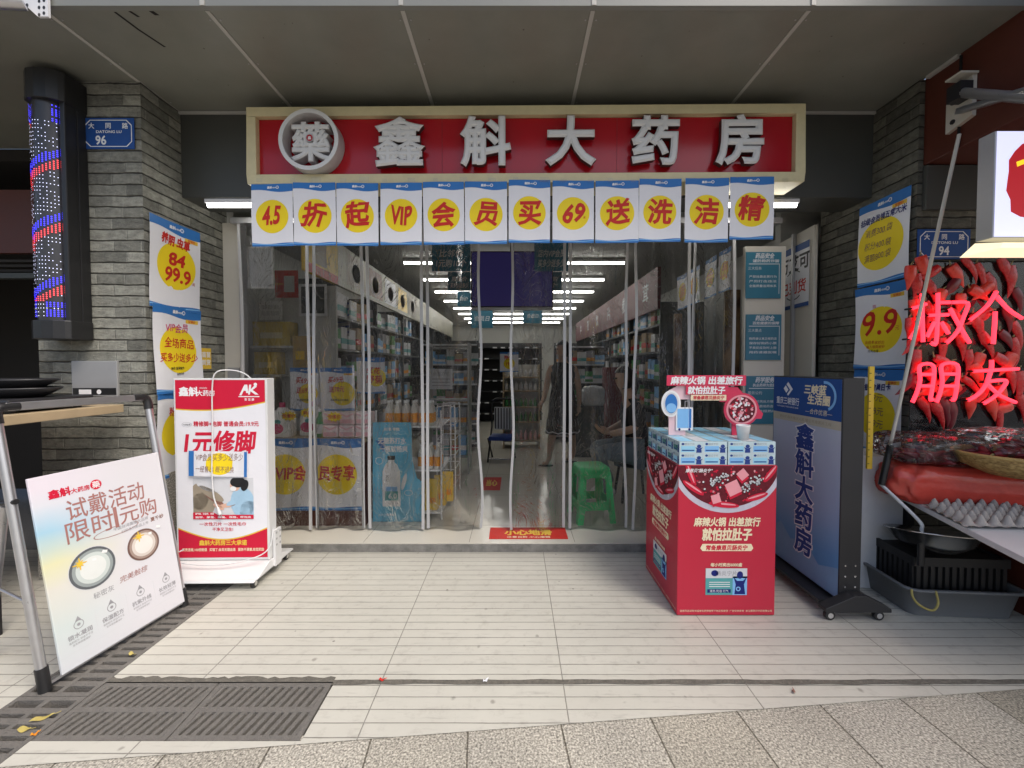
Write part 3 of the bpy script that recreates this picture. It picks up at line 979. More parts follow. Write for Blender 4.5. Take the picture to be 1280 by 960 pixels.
for ch, px in (("鑫", 502), ("斛", 608), ("大", 712), ("药", 815), ("房", 917)):
    x = (px - 655) / 510 * 2.735 + 0.0
    mb = MB(); solid_text(mb, ch, x, H / 2 + 0.008, 0.325, 0.012, 0.036, "letter_white", "letter_side", 0.036)
    mb.build("character", sg)
# emblem: deep ring round an old-form character
em = MB()
cx, cz, ro, ri, dp = (394 - 655) / 510 * 2.735, H / 2 + 0.005, 0.196, 0.170, 0.062
prof = [(ri, 0.035), (ri, -dp), (ro, -dp), (ro, 0.035)]
n = 44
for i in range(n):
    a, b = 2 * PI * i / n, 2 * PI * (i + 1) / n
    for (r0, y0), (r1, y1) in zip(prof[:-1], prof[1:]):
        em.face([(cx + r0 * math.cos(a), y0, cz + r0 * math.sin(a)), (cx + r0 * math.cos(b), y0, cz + r0 * math.sin(b)), (cx + r1 * math.cos(b), y1, cz + r1 * math.sin(b)), (cx + r1 * math.cos(a), y1, cz + r1 * math.sin(a))], "letter_white" if r0 != r1 else "ring_side", r0 == r1)
ringo = em.build("emblem_ring", sg)
mb = MB(); solid_text(mb, "藥", cx, cz, 0.265, 0.036, 0.07, "letter_white", "ring_side", 0.026); mb.build("emblem_character", sg)
mb = MB()
mb.ell(cx, cz + 0.018, 0.026, 0.026, "ring_side", 1, 0.045); mb.ell(cx, cz + 0.018, 0.021, 0.021, "sign_red", 2, 0.045); mb.text("鑫", cx, cz + 0.018, 0.022, "ink_white", 3, 0.045, 0.03)
mb.build("emblem_badge", sg)

# ------------------------------------------------------------------ printed sale sheets
def logo_text(mb, cx, cz, s, lvl=3, col="ink_white", y0=0.0):
    mb.text("鑫斛", cx - 0.9 * s, cz, s, col, lvl, y0, 0.035)
    mb.text("大药房", cx + 0.75 * s, cz - 0.12 * s, 0.55 * s, col, lvl, y0, 0.03)
    mb.ell(cx + 2.15 * s, cz, 0.6 * s, 0.6 * s, col, lvl, y0, 16)
    mb.text("藥", cx + 2.15 * s, cz, 0.8 * s, "ink_blue" if col == "ink_white" else "paper", lvl + 1, y0, 0.02)

def sale_sheet(w, h, texts, name="sale_poster", loc=(0, 0, 0), rotz=0.0, label=None, group=None, circ=(0, 0, 0.39), tagged=False, curl=0.004, seed=0, roll=0.0, cat="poster", tagtext="促销价"):
    """A printed sheet: white, blue waves top and bottom, yellow sun; brush lettering is its own mesh."""
    r = random.Random(seed + 50)
    mb = MB()
    mb.rect(-w / 2, -h / 2, w / 2, h / 2, "paper", 0)
    b = 0.105 * h
    top = wave(-w / 2, w / 2, h / 2 - b, 0.016 * h, 0.4, 12)
    top = [(x, z + (0.018 * h * ((x / w) + .5) * -1)) for x, z in top]
    mb.flat(top + [(w / 2, h / 2), (-w / 2, h / 2)], "ink_blue", 1)
    bt = wave(-w / 2, w / 2, -h / 2 + 0.047 * h, 0.010 * h, 2.2, 12)
    mb.flat([(-w / 2, -h / 2), (w / 2, -h / 2)] + bt[::-1], "ink_blue", 1)
    sw = wave(-w / 2, w / 2, -h / 2 + 0.036 * h, 0.007 * h, 1.2, 12)
    mb.flat([(x, z - 0.012 * h) for x, z in sw] + sw[::-1], "ink_sky", 2)
    cx, cz, cr = circ[0] * w, circ[1] * h, circ[2] * w
    mb.ell(cx, cz, cr, cr, "ink_yellow", 1, 0, 40)
    logo_text(mb, 0, h / 2 - 0.058 * h, 0.042 * h)
    if tagged:
        mb.rect(w * 0.18, h / 2 - 0.175 * h, w * 0.44, h / 2 - 0.13 * h, "ink_gold", 2)
        mb.text(tagtext, w * 0.31, h / 2 - 0.152 * h, 0.036 * h, "ink_red", 3, 0, 0.02)
    ph = r.uniform(0, 6)
    fx = lambda x: curl * math.sin(x / w * 5 + ph)
    fz = lambda z: curl * 1.2 * math.sin(z / h * 4 + ph * 1.7)
    cut = (6, 6, fx, fz)
    o = mb.build(name, None, loc, cut=cut)
    o.rotation_euler = (0, roll, rotz)
    tag(o, label, cat, group)
    if texts:
        for t in texts:
            tb_ = MB()
            s, u, v, size, col = t[:5]
            k = t[5] if len(t) > 5 else {}
            tb_.text(s, u * w, v * h, size * h, col, 4, 0, k.get("bold", 0.022), k.get("shear", 0.12), k.get("rot", r.uniform(-0.06, 0.06)), squash=k.get("sq", 0.95), hand=r.uniform(0, 6))
            tb_.build("lettering", o, None, cut=cut)
    return o

GRP = "sale sheets taped in a row under the signboard"
edges = [(318, 370), (370.5, 423), (423.5, 475), (477.5, 529), (530.5, 581), (582, 634), (636, 687), (690, 741), (743, 796), (796.5, 848), (853, 906), (908, 961)]
chars = ["4.5", "折", "起", "VIP", "会", "员", "买", "69", "送", "洗", "洁", "精"]
SY = 2.722
for i, ((a, b), ch) in enumerate(zip(edges, chars)):
    w = (b - a) / 510 * SY
    x = ((a + b) / 2 - 644) / 510 * SY
    zt = 2.592 + 0.030 * (i / 11.0) + rnd.uniform(-0.004, 0.006)
    if i in (10, 11): zt += 0.006
    h = 0.408 + (0.008 if i == 10 else 0)
    big = len(ch) == 1
    tx = [(ch, rnd.uniform(-0.02, 0.02), -0.015 + rnd.uniform(-.01, .01), 0.41 if big else 0.40, "ink_red", {"bold": 0.029 if big else 0.034, "sq": 0.95 if big else (0.62 if ch != "69" else 0.85), "rot": rnd.uniform(-.08, .08)})]
    if ch == "69": tx.append(("元", 0.27, -0.09, 0.04, "ink_red"))
    lab = {"4.5": "white sale sheet lettered 4.5, leftmost under the red signboard", "VIP": "white sale sheet lettered VIP on a yellow circle under the red signboard", "69": "white sale sheet lettered 69 on a yellow circle under the red signboard"}.get(ch, "white sale sheet with the red brushed character %s on its yellow circle" % ch)
    sale_sheet(w, h, tx, loc=(x, SY - 0.012 * (i / 11) + rnd.uniform(-0.006, 0.0), zt - h / 2), rotz=R(-0.6 + rnd.uniform(-0.4, 0.4)), label=lab, group=GRP, circ=(0.0, -0.025, 0.395), curl=0.003, seed=i, roll=R(rnd.uniform(-0.4, 0.4)))
# clear packing tape along the bottom of the frame
mb = MB()
for i in range(22):
    x = -1.7 + 3.45 * i / 21 + rnd.uniform(-.04, .04)
    ww, hh = rnd.uniform(0.03, 0.07), rnd.uniform(0.02, 0.035)
    mb.rect(x, 0.0, x + ww, hh, "clear_film", 1 + i % 3)
tag(mb.build("sticky_tape", None, (0.03, 2.712, 2.598)), "strips of clear tape holding the sale sheets to the cream frame", "tape", kind="stuff")

# side posters on the left reveal (facing right) and on the right reveal (facing left)
LG = "sale posters pasted in a column on the left brick pillar"
PY = 2.66 + 0.21
sale_sheet(0.42, 0.60, [("养阴 虫草", 0.0, 0.285, 0.125, "ink_red", {"bold": 0.04, "rot": -0.05, "sq": 0.72}), ("84", 0.03, 0.075, 0.20, "ink_red", {"bold": 0.035, "sq": 1.1}), ("99.9", 0.05, -0.10, 0.22, "ink_red", {"bold": 0.03, "sq": 0.95}), ("元", 0.36, -0.16, 0.04, "ink_red")],
           loc=(WL + 0.020, PY, 2.085), rotz=R(90), label="sale poster lettered 84 and 99.9 in red, top of the left pillar column", group=LG, tagged=True, circ=(0.02, -0.0, 0.38), seed=21, curl=0.006)
sale_sheet(0.42, 0.60, [("VIP会员", -0.02, 0.255, 0.115, "ink_magenta", {"bold": 0.012, "sq": 0.9}), ("全场商品", 0.02, 0.08, 0.12, "ink_red", {"bold": 0.012}), ("买多少送多少", 0.0, -0.09, 0.11, "ink_red", {"bold": 0.014, "sq": 0.85}), ("特价 医保除外", -0.05, -0.215, 0.035, "ink_black"), ("店内公示", 0.0, -0.28, 0.03, "ink_black")],
           loc=(WL + 0.024, PY + 0.012, 1.505), rotz=R(90), label="sale poster lettered VIP with thin red handwriting, middle of the left pillar column", group=LG, tagged=True, circ=(0.0, 0.0, 0.39), seed=22, curl=0.008)
sale_sheet(0.42, 0.60, [("粉刺", -0.12, 0.26, 0.11, "ink_red", {"bold": 0.01}), ("19.9", 0.03, 0.05, 0.15, "ink_red", {"bold": 0.015}), ("12.8", 0.05, -0.12, 0.12, "ink_orange", {"bold": 0.01})],
           loc=(WL + 0.022, PY + 0.02, 0.925), rotz=R(90), label="sale poster half hidden behind the white lightbox, bottom of the left column", group=LG, circ=(0.0, 0.0, 0.40), seed=23, curl=0.008)
RG = "sale posters pasted in a column on the right brick wall"
PY = 2.65 + 0.20
sale_sheet(0.40, 0.585, [("钻级会员领五常大米", 0.0, 0.285, 0.092, "ink_navy", {"bold": 0.022, "sq": 0.74}), ("消费300.袋", -0.07, 0.13, 0.10, "ink_brown", {"bold": 0, "sq": .8}), ("积分400.袋", -0.08, -0.03, 0.10, "ink_brown", {"bold": 0, "sq": .8}), ("满额800.袋", -0.08, -0.17, 0.10, "ink_brown", {"bold": 0, "sq": .8})],
           loc=(WR - 0.018, PY, 2.262), rotz=R(-90), label="sale poster with a navy handwritten line over yellow, top of the right column", group=RG, tagged=True, circ=(-0.04, -0.03, 0.45), seed=31, curl=0.004)
sale_sheet(0.40, 0.585, [("购", -0.12, 0.255, 0.05, "ink_magenta", {"bold": 0}), ("9.9", 0.0, 0.04, 0.40, "ink_red", {"bold": 0.012, "sq": 0.95}), ("元", 0.31, -0.03, 0.06, "ink_red", {"bold": 0}), ("会员专享好价", -0.10, -0.18, 0.045, "ink_red", {"bold": 0}), ("每人限购贰份", -0.08, -0.235, 0.042, "ink_red", {"bold": 0}), ("先到先得", -0.12, -0.285, 0.036, "ink_black", {"bold": 0})],
           loc=(WR - 0.020, PY + 0.005, 1.665), rotz=R(-90), label="sale poster with a big red 9.9 price on yellow, middle of the right column", group=RG, tagged=True, circ=(0.0, -0.03, 0.40), seed=32, curl=0.006)
sale_sheet(0.40, 0.585, [("银8會員日卡", 0.02, 0.29, 0.085, "ink_navy", {"bold": 0.03, "sq": .8}), ("69元", 0.0, 0.16, 0.11, "ink_brown", {"bold": 0}), ("188元", 0.0, 0.0, 0.11, "ink_brown", {"bold": 0}), ("199元", 0.0, -0.15, 0.11, "ink_brown", {"bold": 0})],
           loc=(WR - 0.020, PY + 0.015, 1.075), rotz=R(-90), label="sale poster half hidden behind the black bank lightbox, bottom of the right column", group=RG, tagged=True, circ=(0.0, -0.05, 0.40), seed=33, curl=0.006)

# ------------------------------------------------------------------ street number plates
def plate(num, loc, w, h, label):
    t = thing("street_number_plate", label, "street sign", loc, 0, "blue street number plates")
    mb = MB(); mb.box(-w / 2, 0, -h / 2, w / 2, 0.006, h / 2, "ink_deep_blue"); mb.build("plate", t, bevel=0.002)
    mb = MB()
    e, c, t_ = 0.012 * w / 0.3, 0.03 * w / 0.3, 0.005
    x, z = w / 2 - e, h / 2 - e
    o = [(-x + c, -z), (x - c, -z), (x, -z + c), (x, z - c), (x - c, z), (-x + c, z), (-x, z - c), (-x, -z + c)]
    k = 0.965
    q = [(px * k, pz * (k - 0.02)) for px, pz in o]
    for i in range(8):
        j = (i + 1) % 8
        mb.flat([o[i], o[j], q[j], q[i]], "ink_white", 1)
    mb.build("border", t)
    mb = MB()
    for ch, u in (("大", -0.33), ("同", 0.0), ("路", 0.33)): mb.text(ch, u * w, 0.24 * h, 0.20 * h, "ink_white", 2, 0, 0.02)
    mb.build("street_name", t); mb = MB()
    mb.text("DATONG LU", 0.01 * w, 0.05 * h, 0.12 * h, "ink_white", 2, 0, 0.02, width=0.5 * w)
    mb.build("street_name", t); mb = MB()
    mb.text(num, (-0.15 if num == "96" else 0.0) * w, -0.22 * h, 0.40 * h, "ink_white", 2, 0, 0.025, squash=0.9)
    mb.build("house_number", t)
    return t
plate("96", (-2.588, 2.638, 2.872), 0.325, 0.195, "blue number 96 street plate on the left grey brick pillar")
plate("94", (2.728, 2.618, 2.167), 0.335, 0.19, "blue number 94 street plate above the red neon characters")

# small yellow sticker and meter cover
mb = MB(); mb.rect(-0.075, -0.08, 0.075, 0.08, "ink_gold", 1); mb.text("疫苗苗", 0, 0.03, 0.045, "ink_white", 2, 0, 0.03); mb.text("已到货", 0, -0.03, 0.045, "ink_white", 2, 0, 0.03)
mb.box(-0.075, 0, -0.08, 0.075, 0.001, 0.08, "ink_gold")
o = mb.build("sticker", None, (WL + 0.004, 3.13, 1.45)); o.rotation_euler = (0, 0, R(90))
tag(o, "small mustard sticker with two white lines on the brick beside the doorway", "sticker")
t = thing("meter_cover", "grey metal meter cover set into the left brick pillar", "meter box", (-2.72, 2.65, 1.31))
mb = MB(); mb.box(-0.148, -0.015, -0.115, 0.148, 0.02, 0.115, "alu_grey"); mb.build("cover", t, bevel=0.004)
mb = MB(); mb.rect(-0.10, -0.10, -0.02, -0.07, "ink_white", 1, 0.016); mb.ell(0.03, -0.085, 0.015, 0.015, "ink_white", 1, 0.016); mb.box(-0.14, -0.0158, -0.105, 0.14, -0.0152, -0.06, "black_plastic"); mb.build("label_strip", t)

# ================================================================== LED COLUMN ON THE PILLAR
t = thing("led_column", "tall black light column with blue, red and white spiral dots on the left pillar", "light column", (-2.85, 2.575, 1.56))
z1, rad = 1.60, 0.100
mb = MB(); mb.box(-0.118, 0.01, 0, 0.118, 0.073, z1, "black_plastic"); mb.box(0.085, -0.06, 0, 0.118, 0.0095, z1, "black_plastic"); mb.build("housing", t, bevel=0.006)
for za, zb in ((-0.004, 0.11), (z1 - 0.17, z1 + 0.004)):
    mb = MB(); prof_ = [(-0.122, 0.072), (-0.122, -0.03), (-0.105, -0.075), (-0.06, -0.105), (0.0, -0.115), (0.06, -0.105), (0.105, -0.08), (0.124, -0.06), (0.124, 0.072)]
    a = [(x, y, za) for x, y in prof_]; b = [(x, y, zb) for x, y in prof_]
    loft_n = len(a); mb.face(a[::-1], "black_plastic"); mb.face(b, "black_plastic")
    for k in range(loft_n):
        q = (k + 1) % loft_n; mb.face([a[k], a[q], b[q], b[k]], "black_plastic")
    mb.build("end_cap", t, bevel=0.004)
mat("led_core", (0.035, 0.035, 0.04), 0.25)
mb = MB(); mb.lathe([(rad - 0.008, 0.10), (rad - 0.008, z1 - 0.16)], "led_core", (-0.015, 0, 0), 28); mb.build("core", t)
mb = MB(); mb.tube([(-0.018, -0.055, 0.11), (-0.018, -0.055, z1 - 0.18)], 0.007, "led_reflection", 8); mb.build("tube", t)  # faintly glowing rod drawn in place of the reflected streak on the column
mb = MB(); nz, na = 112, 19
for i in range(nz):
    z = 0.125 + (z1 - 0.32) * i / (nz - 1); f = i / nz
    for j in range(na):
        a = R(-172 + 164 * j / (na - 1))
        u = (f * 3.4 - j * 0.026) % 1.0
        m = "led_red" if u < 0.13 else "led_blue" if 0.17 < u < 0.30 else "led_white" if (i % 2 == 0 and u > 0.34) else None
        if i >= nz - 9: m = "led_blue" if (j < 6 or j > 13) and i % 5 else None
        elif i < 9: m = "led_blue" if (j < 4 or j > 10) and i % 5 else "led_white" if i % 2 else None
        if m is None or (m == "led_white" and rnd.random() < 0.3): continue
        s = 0.0030 if m != "led_white" else 0.0020
        c = Vector((-0.015 + rad * math.cos(a), rad * math.sin(a), z)); e = Vector((-math.sin(a), math.cos(a), 0)) * s; w_ = Vector((0, 0, s))
        mb.face([c - e - w_, c + e - w_, c + e + w_, c - e + w_], m)
mb.build("led_dots", t)

# ================================================================== TUBE LAMPS UNDER THE BEAM
for xa, lab in ((-1.93, "lit tube lamp under the dark beam, left end of the sale sheet row"), (1.74, "lit tube lamp under the dark beam, right end of the sale sheet row")):
    t = thing("tube_lamp", lab, "lamp", (xa, 2.99, 2.598), 0, "tube lamps under the beam")
    mb = MB(); mb.box(-0.31, -0.02, -0.03, 0.31, 0.02, 0, "white_metal"); mb.build("fixture", t, bevel=0.004)
    mb = MB(); mb.tube([(-0.29, -0.005, -0.045), (0.29, -0.005, -0.045)], 0.014, "tube_glow", 10); mb.build("tube", t)

# ================================================================== CASTERS
def caster(parent, x, y, r=0.028, m="black_plastic", m2="chrome"):
    mb = MB()
    mb.tube([(x - 0.012, y, r), (x + 0.012, y, r)], r, m, 16)
    o = mb.build("wheel", parent, bevel=0.003)
    mb = MB(); mb.tube([(x - 0.0135, y, r), (x + 0.0135, y, r)], r * 0.55, m2, 14); mb.tube([(x, y, r + 0.005), (x, y + 0.012, 2 * r + 0.012)], 0.008, m2, 8)
    mb.build("hub", o)
    return o

# ================================================================== PINK ADVERT LIGHTBOX (left)
t = thing("lightbox_sign", "white wheeled lightbox with a red and white foot care poster", "lightbox", (-1.915, 2.645, 0), R(1.0))
w, zb, zt, dp = 0.60, 0.118, 1.312, 0.085
mb = MB(); mb.box(-w / 2, 0, zb, w / 2, dp, zt, "white_metal"); mb.build("cabinet", t, bevel=0.004)
mb = MB()
mb.hexa([(-0.30, -0.17, 0.052), (0.30, -0.17, 0.052), (0.30, 0.30, 0.052), (-0.30, 0.30, 0.052)], [(-0.30, -0.16, 0.066), (0.30, -0.16, 0.066), (0.30, 0.29, 0.066), (-0.30, 0.29, 0.066)], "white_metal")
mb.hexa([(-0.31, -0.155, 0.064), (0.31, -0.155, 0.064), (0.31, 0.285, 0.064), (-0.31, 0.285, 0.064)], [(-0.306, -0.012, 0.115), (0.306, -0.012, 0.115), (0.306, 0.10, 0.115), (-0.306, 0.10, 0.115)], "white_metal")
mb.build("base", t, bevel=0.004)
mb = MB(); mb.box(0.306, 0.03, 0.06, 0.322, 0.10, 0.30, "white_metal")
for z in (0.20, 0.24, 0.28):
    for y in (0.045, 0.085): mb.box(0.322, y - 0.006, z - 0.006, 0.324, y + 0.006, z + 0.006, "alu_grey")
mb.build("bracket", t)
for x, y in ((-0.27, -0.12), (0.27, -0.12), (-0.27, 0.25), (0.27, 0.25)): caster(t, x, y, 0.026)
pw, ph, pz = 0.575, 1.165, (zb + zt) / 2 + 0.004
mb = MB()
X0, X1, Z0, Z1 = -pw / 2, pw / 2, pz - ph / 2, pz + ph / 2
mb.rect(X0, Z0, X1, Z1, "paper", 0.5)
def arc(x0, x1, z, sag, n=16): return [(x0 + (x1 - x0) * i / n, z - sag * math.sin(PI * i / n) * (1.0)) for i in range(n + 1)]
def swoop(z, a, n=18): return [(X0 + pw * i / n, z + a * (math.cos(PI * i / n) if a > 0 else math.cos(PI * i / n))) for i in range(n + 1)]
top = [(X0 + pw * i / 18, Z1 - 0.185 + 0.045 * ((i / 18) ** 1.6) - 0.018 * math.sin(PI * i / 18)) for i in range(19)]
mb.flat([(x, z - 0.008) for x, z in top] + [(X1, Z1), (X0, Z1)], "ink_gold", 1)
mb.flat(top + [(X1, Z1), (X0, Z1)], "ink_crimson", 2)
bot = [(X0 + pw * i / 18, Z0 + 0.19 - 0.075 * math.sin(PI * i / 18)) for i in range(19)]
mb.flat([(X0, Z0), (X1, Z0)] + [(x, z + 0.008) for x, z in bot[::-1]], "ink_gold", 1)
mb.flat([(X0, Z0), (X1, Z0)] + bot[::-1], "ink_crimson", 2)
# foot care picture: sofa, legs, nurse
q0, q1, r0, r1 = X0 + 0.10, X1 - 0.085, Z0 + 0.255, Z0 + 0.525
mb.rect(q0, r0, q1, r1, "ink_lightgrey", 1)
C = (q0, r0, q1, r1)
def blob(cx, cz, rx, rz, m, l=2, rot=0): mb.ell(q0 + cx * (q1 - q0), r0 + cz * (r1 - r0), rx * (q1 - q0), rz * (r1 - r0), m, l, 0, 24, rot, C)
blob(0.10, 0.55, 0.16, 0.33, "ink_khaki"); blob(0.16, 0.35, 0.20, 0.30, "ink_khaki"); blob(0.27, 0.80, 0.22, 0.12, "ink_lightgrey", 3, -0.3)
blob(0.30, 0.62, 0.24, 0.10, "ink_khaki", 3, -0.55); blob(0.34, 0.50, 0.20, 0.07, "ink_brown", 2.5, -0.6); blob(0.55, 0.33, 0.15, 0.05, "ink_skin", 4, 0.15); blob(0.42, 0.30, 0.10, 0.05, "ink_skin", 4, -0.5)
blob(0.82, 0.40, 0.20, 0.38, "ink_scrub", 4, 0.1); blob(0.93, 0.20, 0.16, 0.24, "ink_scrub", 4); blob(0.68, 0.42, 0.14, 0.06, "ink_scrub", 5, 0.4)
blob(0.70, 0.82, 0.085, 0.14, "ink_skin", 5); blob(0.75, 0.90, 0.13, 0.13, "ink_black", 6); blob(0.86, 0.82, 0.06, 0.14, "ink_black", 6, -0.3); blob(0.67, 0.74, 0.05, 0.06, "ink_white", 6)
mb.flat(clip([(q0, r0), (q0, r0 + 0.045), (q0 + 0.13, r0 + 0.045), (q0 + 0.16, r0 + 0.028), (q1, r0 + 0.028), (q1, r0)], *C), "ink_crimson", 7)
mb.rect(q0 - 0.005, r1 + 0.02, q0 + 0.03, r1 + 0.13, "ink_blue", 2)
poster = mb.build("poster", t)
mb = MB()
mb.text("鑫斛", X0 + 0.085, Z1 - 0.075, 0.062, "ink_white", 3, 0, 0.035); mb.text("大药房", X0 + 0.195, Z1 - 0.085, 0.040, "ink_white", 3, 0, 0.02); mb.text("XHOO", X0 + 0.18, Z1 - 0.052, 0.016, "ink_white", 3)
ax, az = X1 - 0.10, Z1 - 0.065
mb.flat([(ax - 0.065, az - 0.035), (ax - 0.03, az + 0.035), (ax - 0.012, az + 0.035), (ax - 0.005, az - 0.02), (ax - 0.02, az - 0.02), (ax - 0.022, az - 0.005), (ax - 0.036, az - 0.005), (ax - 0.05, az - 0.035)], "ink_white", 3)
mb.flat([(ax, az + 0.035), (ax + 0.014, az + 0.035), (ax + 0.010, az + 0.005), (ax + 0.035, az + 0.03), (ax + 0.05, az + 0.022), (ax + 0.022, az), (ax + 0.06, az - 0.03), (ax + 0.038, az - 0.03), (ax + 0.008, az - 0.008), (ax + 0.004, az - 0.03), (ax - 0.008, az - 0.03)], "ink_white", 3)
mb.ell(ax + 0.04, az + 0.036, 0.011, 0.011, "ink_white", 3); mb.rect(ax - 0.07, az - 0.046, ax + 0.065, az - 0.040, "ink_white", 3)
mb.text("安 足 康", ax, az - 0.062, 0.018, "ink_white", 3, 0, 0.02)
mb.text("精修脚+泡脚 普通会员:19.9元", 0.035, Z1 - 0.285, 0.036, "ink_crimson", 3, 0, 0.022, width=0.42)
mb.text("VIP免费", X0 + 0.07, Z1 - 0.29, 0.014, "ink_black", 3); mb.ring(X0 + 0.07, Z1 - 0.29, 0.030, 0.032, "ink_grey", 3, 0, 20, 0.5)
mb.text("1元修脚", -0.005, Z1 - 0.405, 0.155, "ink_crimson", 3, 0, 0.03, 0.14, width=0.47)
mb.text("一次性刀片 一次性毛巾", 0.0, Z0 + 0.222, 0.026, "ink_crimson", 3, 0, 0.015, width=0.30); mb.text("干净又卫生!", 0.0, Z0 + 0.187, 0.026, "ink_crimson", 3, 0, 0.015)
mb.text("鑫斛大药房三大承诺", 0.0, Z0 + 0.098, 0.036, "ink_gold", 3, 0, 0.035, width=0.31)
mb.text("买贵退差,100倍赔偿   买错了,会员无理由退   服务不满意,给您奖励", 0, Z0 + 0.052, 0.022, "ink_cream", 3, 0, 0.02, width=0.53)
mb.text("脚气病、灰指甲、鸡眼", q0 + 0.075, r0 + 0.036, 0.014, "ink_white", 8, 0, 0.02, width=0.12); mb.text("嵌甲、厚茧、脚臭、冻疮、甲沟炎", (q0 + q1) / 2, r0 + 0.013, 0.015, "ink_white", 8, 0, 0.02, width=0.36)
mb.build("lettering", poster)
# handwritten slip stuck on the poster
w2, h2 = 0.375, 0.165
mb = MB(); mb.box(-w2 / 2, -0.0012, -h2 / 2, w2 / 2, 0.0008, h2 / 2, "paper")
mb.rect(-w2 / 2, -h2 / 2, -w2 / 2 + 0.035, h2 / 2, "ink_blue", 3); mb.rect(w2 / 2 - 0.02, -h2 / 2, w2 / 2, h2 / 2, "ink_blue", 3)
mb.ell(0.01, 0.0, 0.085, 0.072, "ink_yellow", 3)
mb.text("VIP会员买多少送多少", 0.01, 0.045, 0.052, "ink_brown", 4, 0, 0.0, 0.1, 0.02, width=0.30); mb.text("一经售出 概不退换", -0.02, -0.035, 0.046, "ink_brown", 4, 0, 0.0, 0.1, -0.02, width=0.24)
fx = lambda x: 0.004 * math.sin(x * 18)
pz_, px_ = Z1 - 0.545, 0.0
th = t.rotation_euler.z
loc = Vector(t.location) + Matrix.Rotation(th, 3, 'Z') @ Vector((px_ - 0.015, -0.012, pz_))
o = mb.build("paper_slip", None, loc, cut=(6, 1, fx, None)); o.rotation_euler = (0, R(1.5), th)
tag(o, "handwritten white slip with blue ends and a yellow sun stuck across the foot care poster", "paper slip")
# white power cord hung over the top
def smooth(pts, n=6):
    P = [Vector(p) for p in pts]; out = []
    for i in range(len(P) - 1):
        a, b, c, d = P[max(i - 1, 0)], P[i], P[i + 1], P[min(i + 2, len(P) - 1)]
        for k in range(n):
            u = k / n
            out.append(0.5 * ((2 * b) + (c - a) * u + (2 * a - 5 * b + 4 * c - d) * u * u + (3 * b - a - 3 * c + d) * u ** 3))
    out.append(P[-1]); return out
tl = t.location
mb = MB()
mb.tube(smooth([(0.16, 0.10, 1.28), (0.13, 0.05, 1.34), (0.06, 0.02, 1.365), (-0.01, -0.02, 1.35), (-0.035, -0.022, 1.25), (-0.04, -0.02, 1.0), (-0.045, -0.026, 0.72), (-0.04, -0.022, 0.55), (-0.015, -0.022, 0.47)]), 0.0042, "white_metal", 8)
mb.tube([(-0.015, -0.022, 0.475), (-0.005, -0.024, 0.445), (0.0, -0.024, 0.43)], [0.006, 0.011, 0.011], "white_metal", 8)
for k in (-1, 1): mb.tube([(0.001 + 0.006 * k, -0.024, 0.432), (0.006 + 0.006 * k, -0.024, 0.412)], 0.0022, "chrome", 6)
mb.tube(smooth([(0.315, 0.02, 0.32), (0.32, -0.03, 0.22), (0.25, -0.06, 0.165), (0.05, -0.085, 0.128), (-0.18, -0.08, 0.135), (-0.29, -0.05, 0.165), (-0.24, -0.02, 0.20)]), 0.0038, "white_metal", 8)
o = mb.build("power_cord", None, tl); o.rotation_euler = (0, 0, th)
tag(o, "thin white power cord looped over the foot care lightbox with its plug hanging", "cord")

# ================================================================== TILTED CONTACT LENS BOARD ON ITS EASEL
grad_mat("pearl_print", [(0.0, (0.63, 0.63, 0.68)), (0.30, (0.58, 0.65, 0.64)), (0.50, (0.67, 0.66, 0.60)), (0.62, (0.70, 0.69, 0.44)), (0.76, (0.36, 0.58, 0.72)), (0.90, (0.66, 0.68, 0.74)), (1.0, (0.72, 0.67, 0.74))], 'Z', 0.0, 0.9, 0.18, 2.2, 0.35, (0.05, 0.36, (0.66, 0.655, 0.69)))
O_ = Vector((-1.985, 1.752, 0.035)); Q_ = Vector((-1.905, 2.315, 0.035))
U = (Q_ - O_).normalized()
Vv = Vector((-0.175, 0.02, 0.985)); Vv = (Vv - U * Vv.dot(U)).normalized()
Nn = U.cross(Vv)
BM = Matrix((( U.x, -Nn.x, Vv.x), (U.y, -Nn.y, Vv.y), (U.z, -Nn.z, Vv.z)))
bw, bh = 0.57, 0.875
def leaned(name, label, cat, off=(0, 0, 0)):
    t = thing(name, label, cat, O_ + BM @ Vector(off))
    t.rotation_euler = BM.to_euler()
    return t
board = leaned("advert_board", "pale pearly advert board for tinted contact lenses, leaning on an aluminium easel", "advert board")
mb = MB(); mb.box(0, 0, 0, bw, 0.012, bh, "pearl_print"); pan = mb.build("panel", board, bevel=0.002)
mb = MB()
def lens(cx, cz, rx, rz, rim, core):
    for k, (s, m) in enumerate(((1.0, "ink_lightgrey"), (0.97, rim), (0.86, core[0]), (0.72, core[1]), (0.55, core[2]))):
        mb.ell(cx, cz, rx * s, rz * s, m, 1 + k, 0, 40)
mat("lens_rim_grey", (0.11, 0.12, 0.13), 0.3); mat("lens_grey", (0.30, 0.34, 0.34), 0.3); mat("lens_pale", (0.56, 0.62, 0.60), 0.3); mat("lens_core", (0.70, 0.73, 0.71), 0.3)
mat("lens_rim_brown", (0.16, 0.09, 0.075), 0.3); mat("lens_brown", (0.36, 0.27, 0.23), 0.3); mat("lens_pale_brown", (0.64, 0.58, 0.53), 0.3); mat("lens_core_brown", (0.76, 0.73, 0.69), 0.3)
lens(0.175, 0.395, 0.098, 0.098, "lens_rim_grey", ("lens_grey", "lens_pale", "lens_core"))
lens(0.41, 0.405, 0.083, 0.083, "lens_rim_brown", ("lens_brown", "lens_pale_brown", "lens_core_brown"))
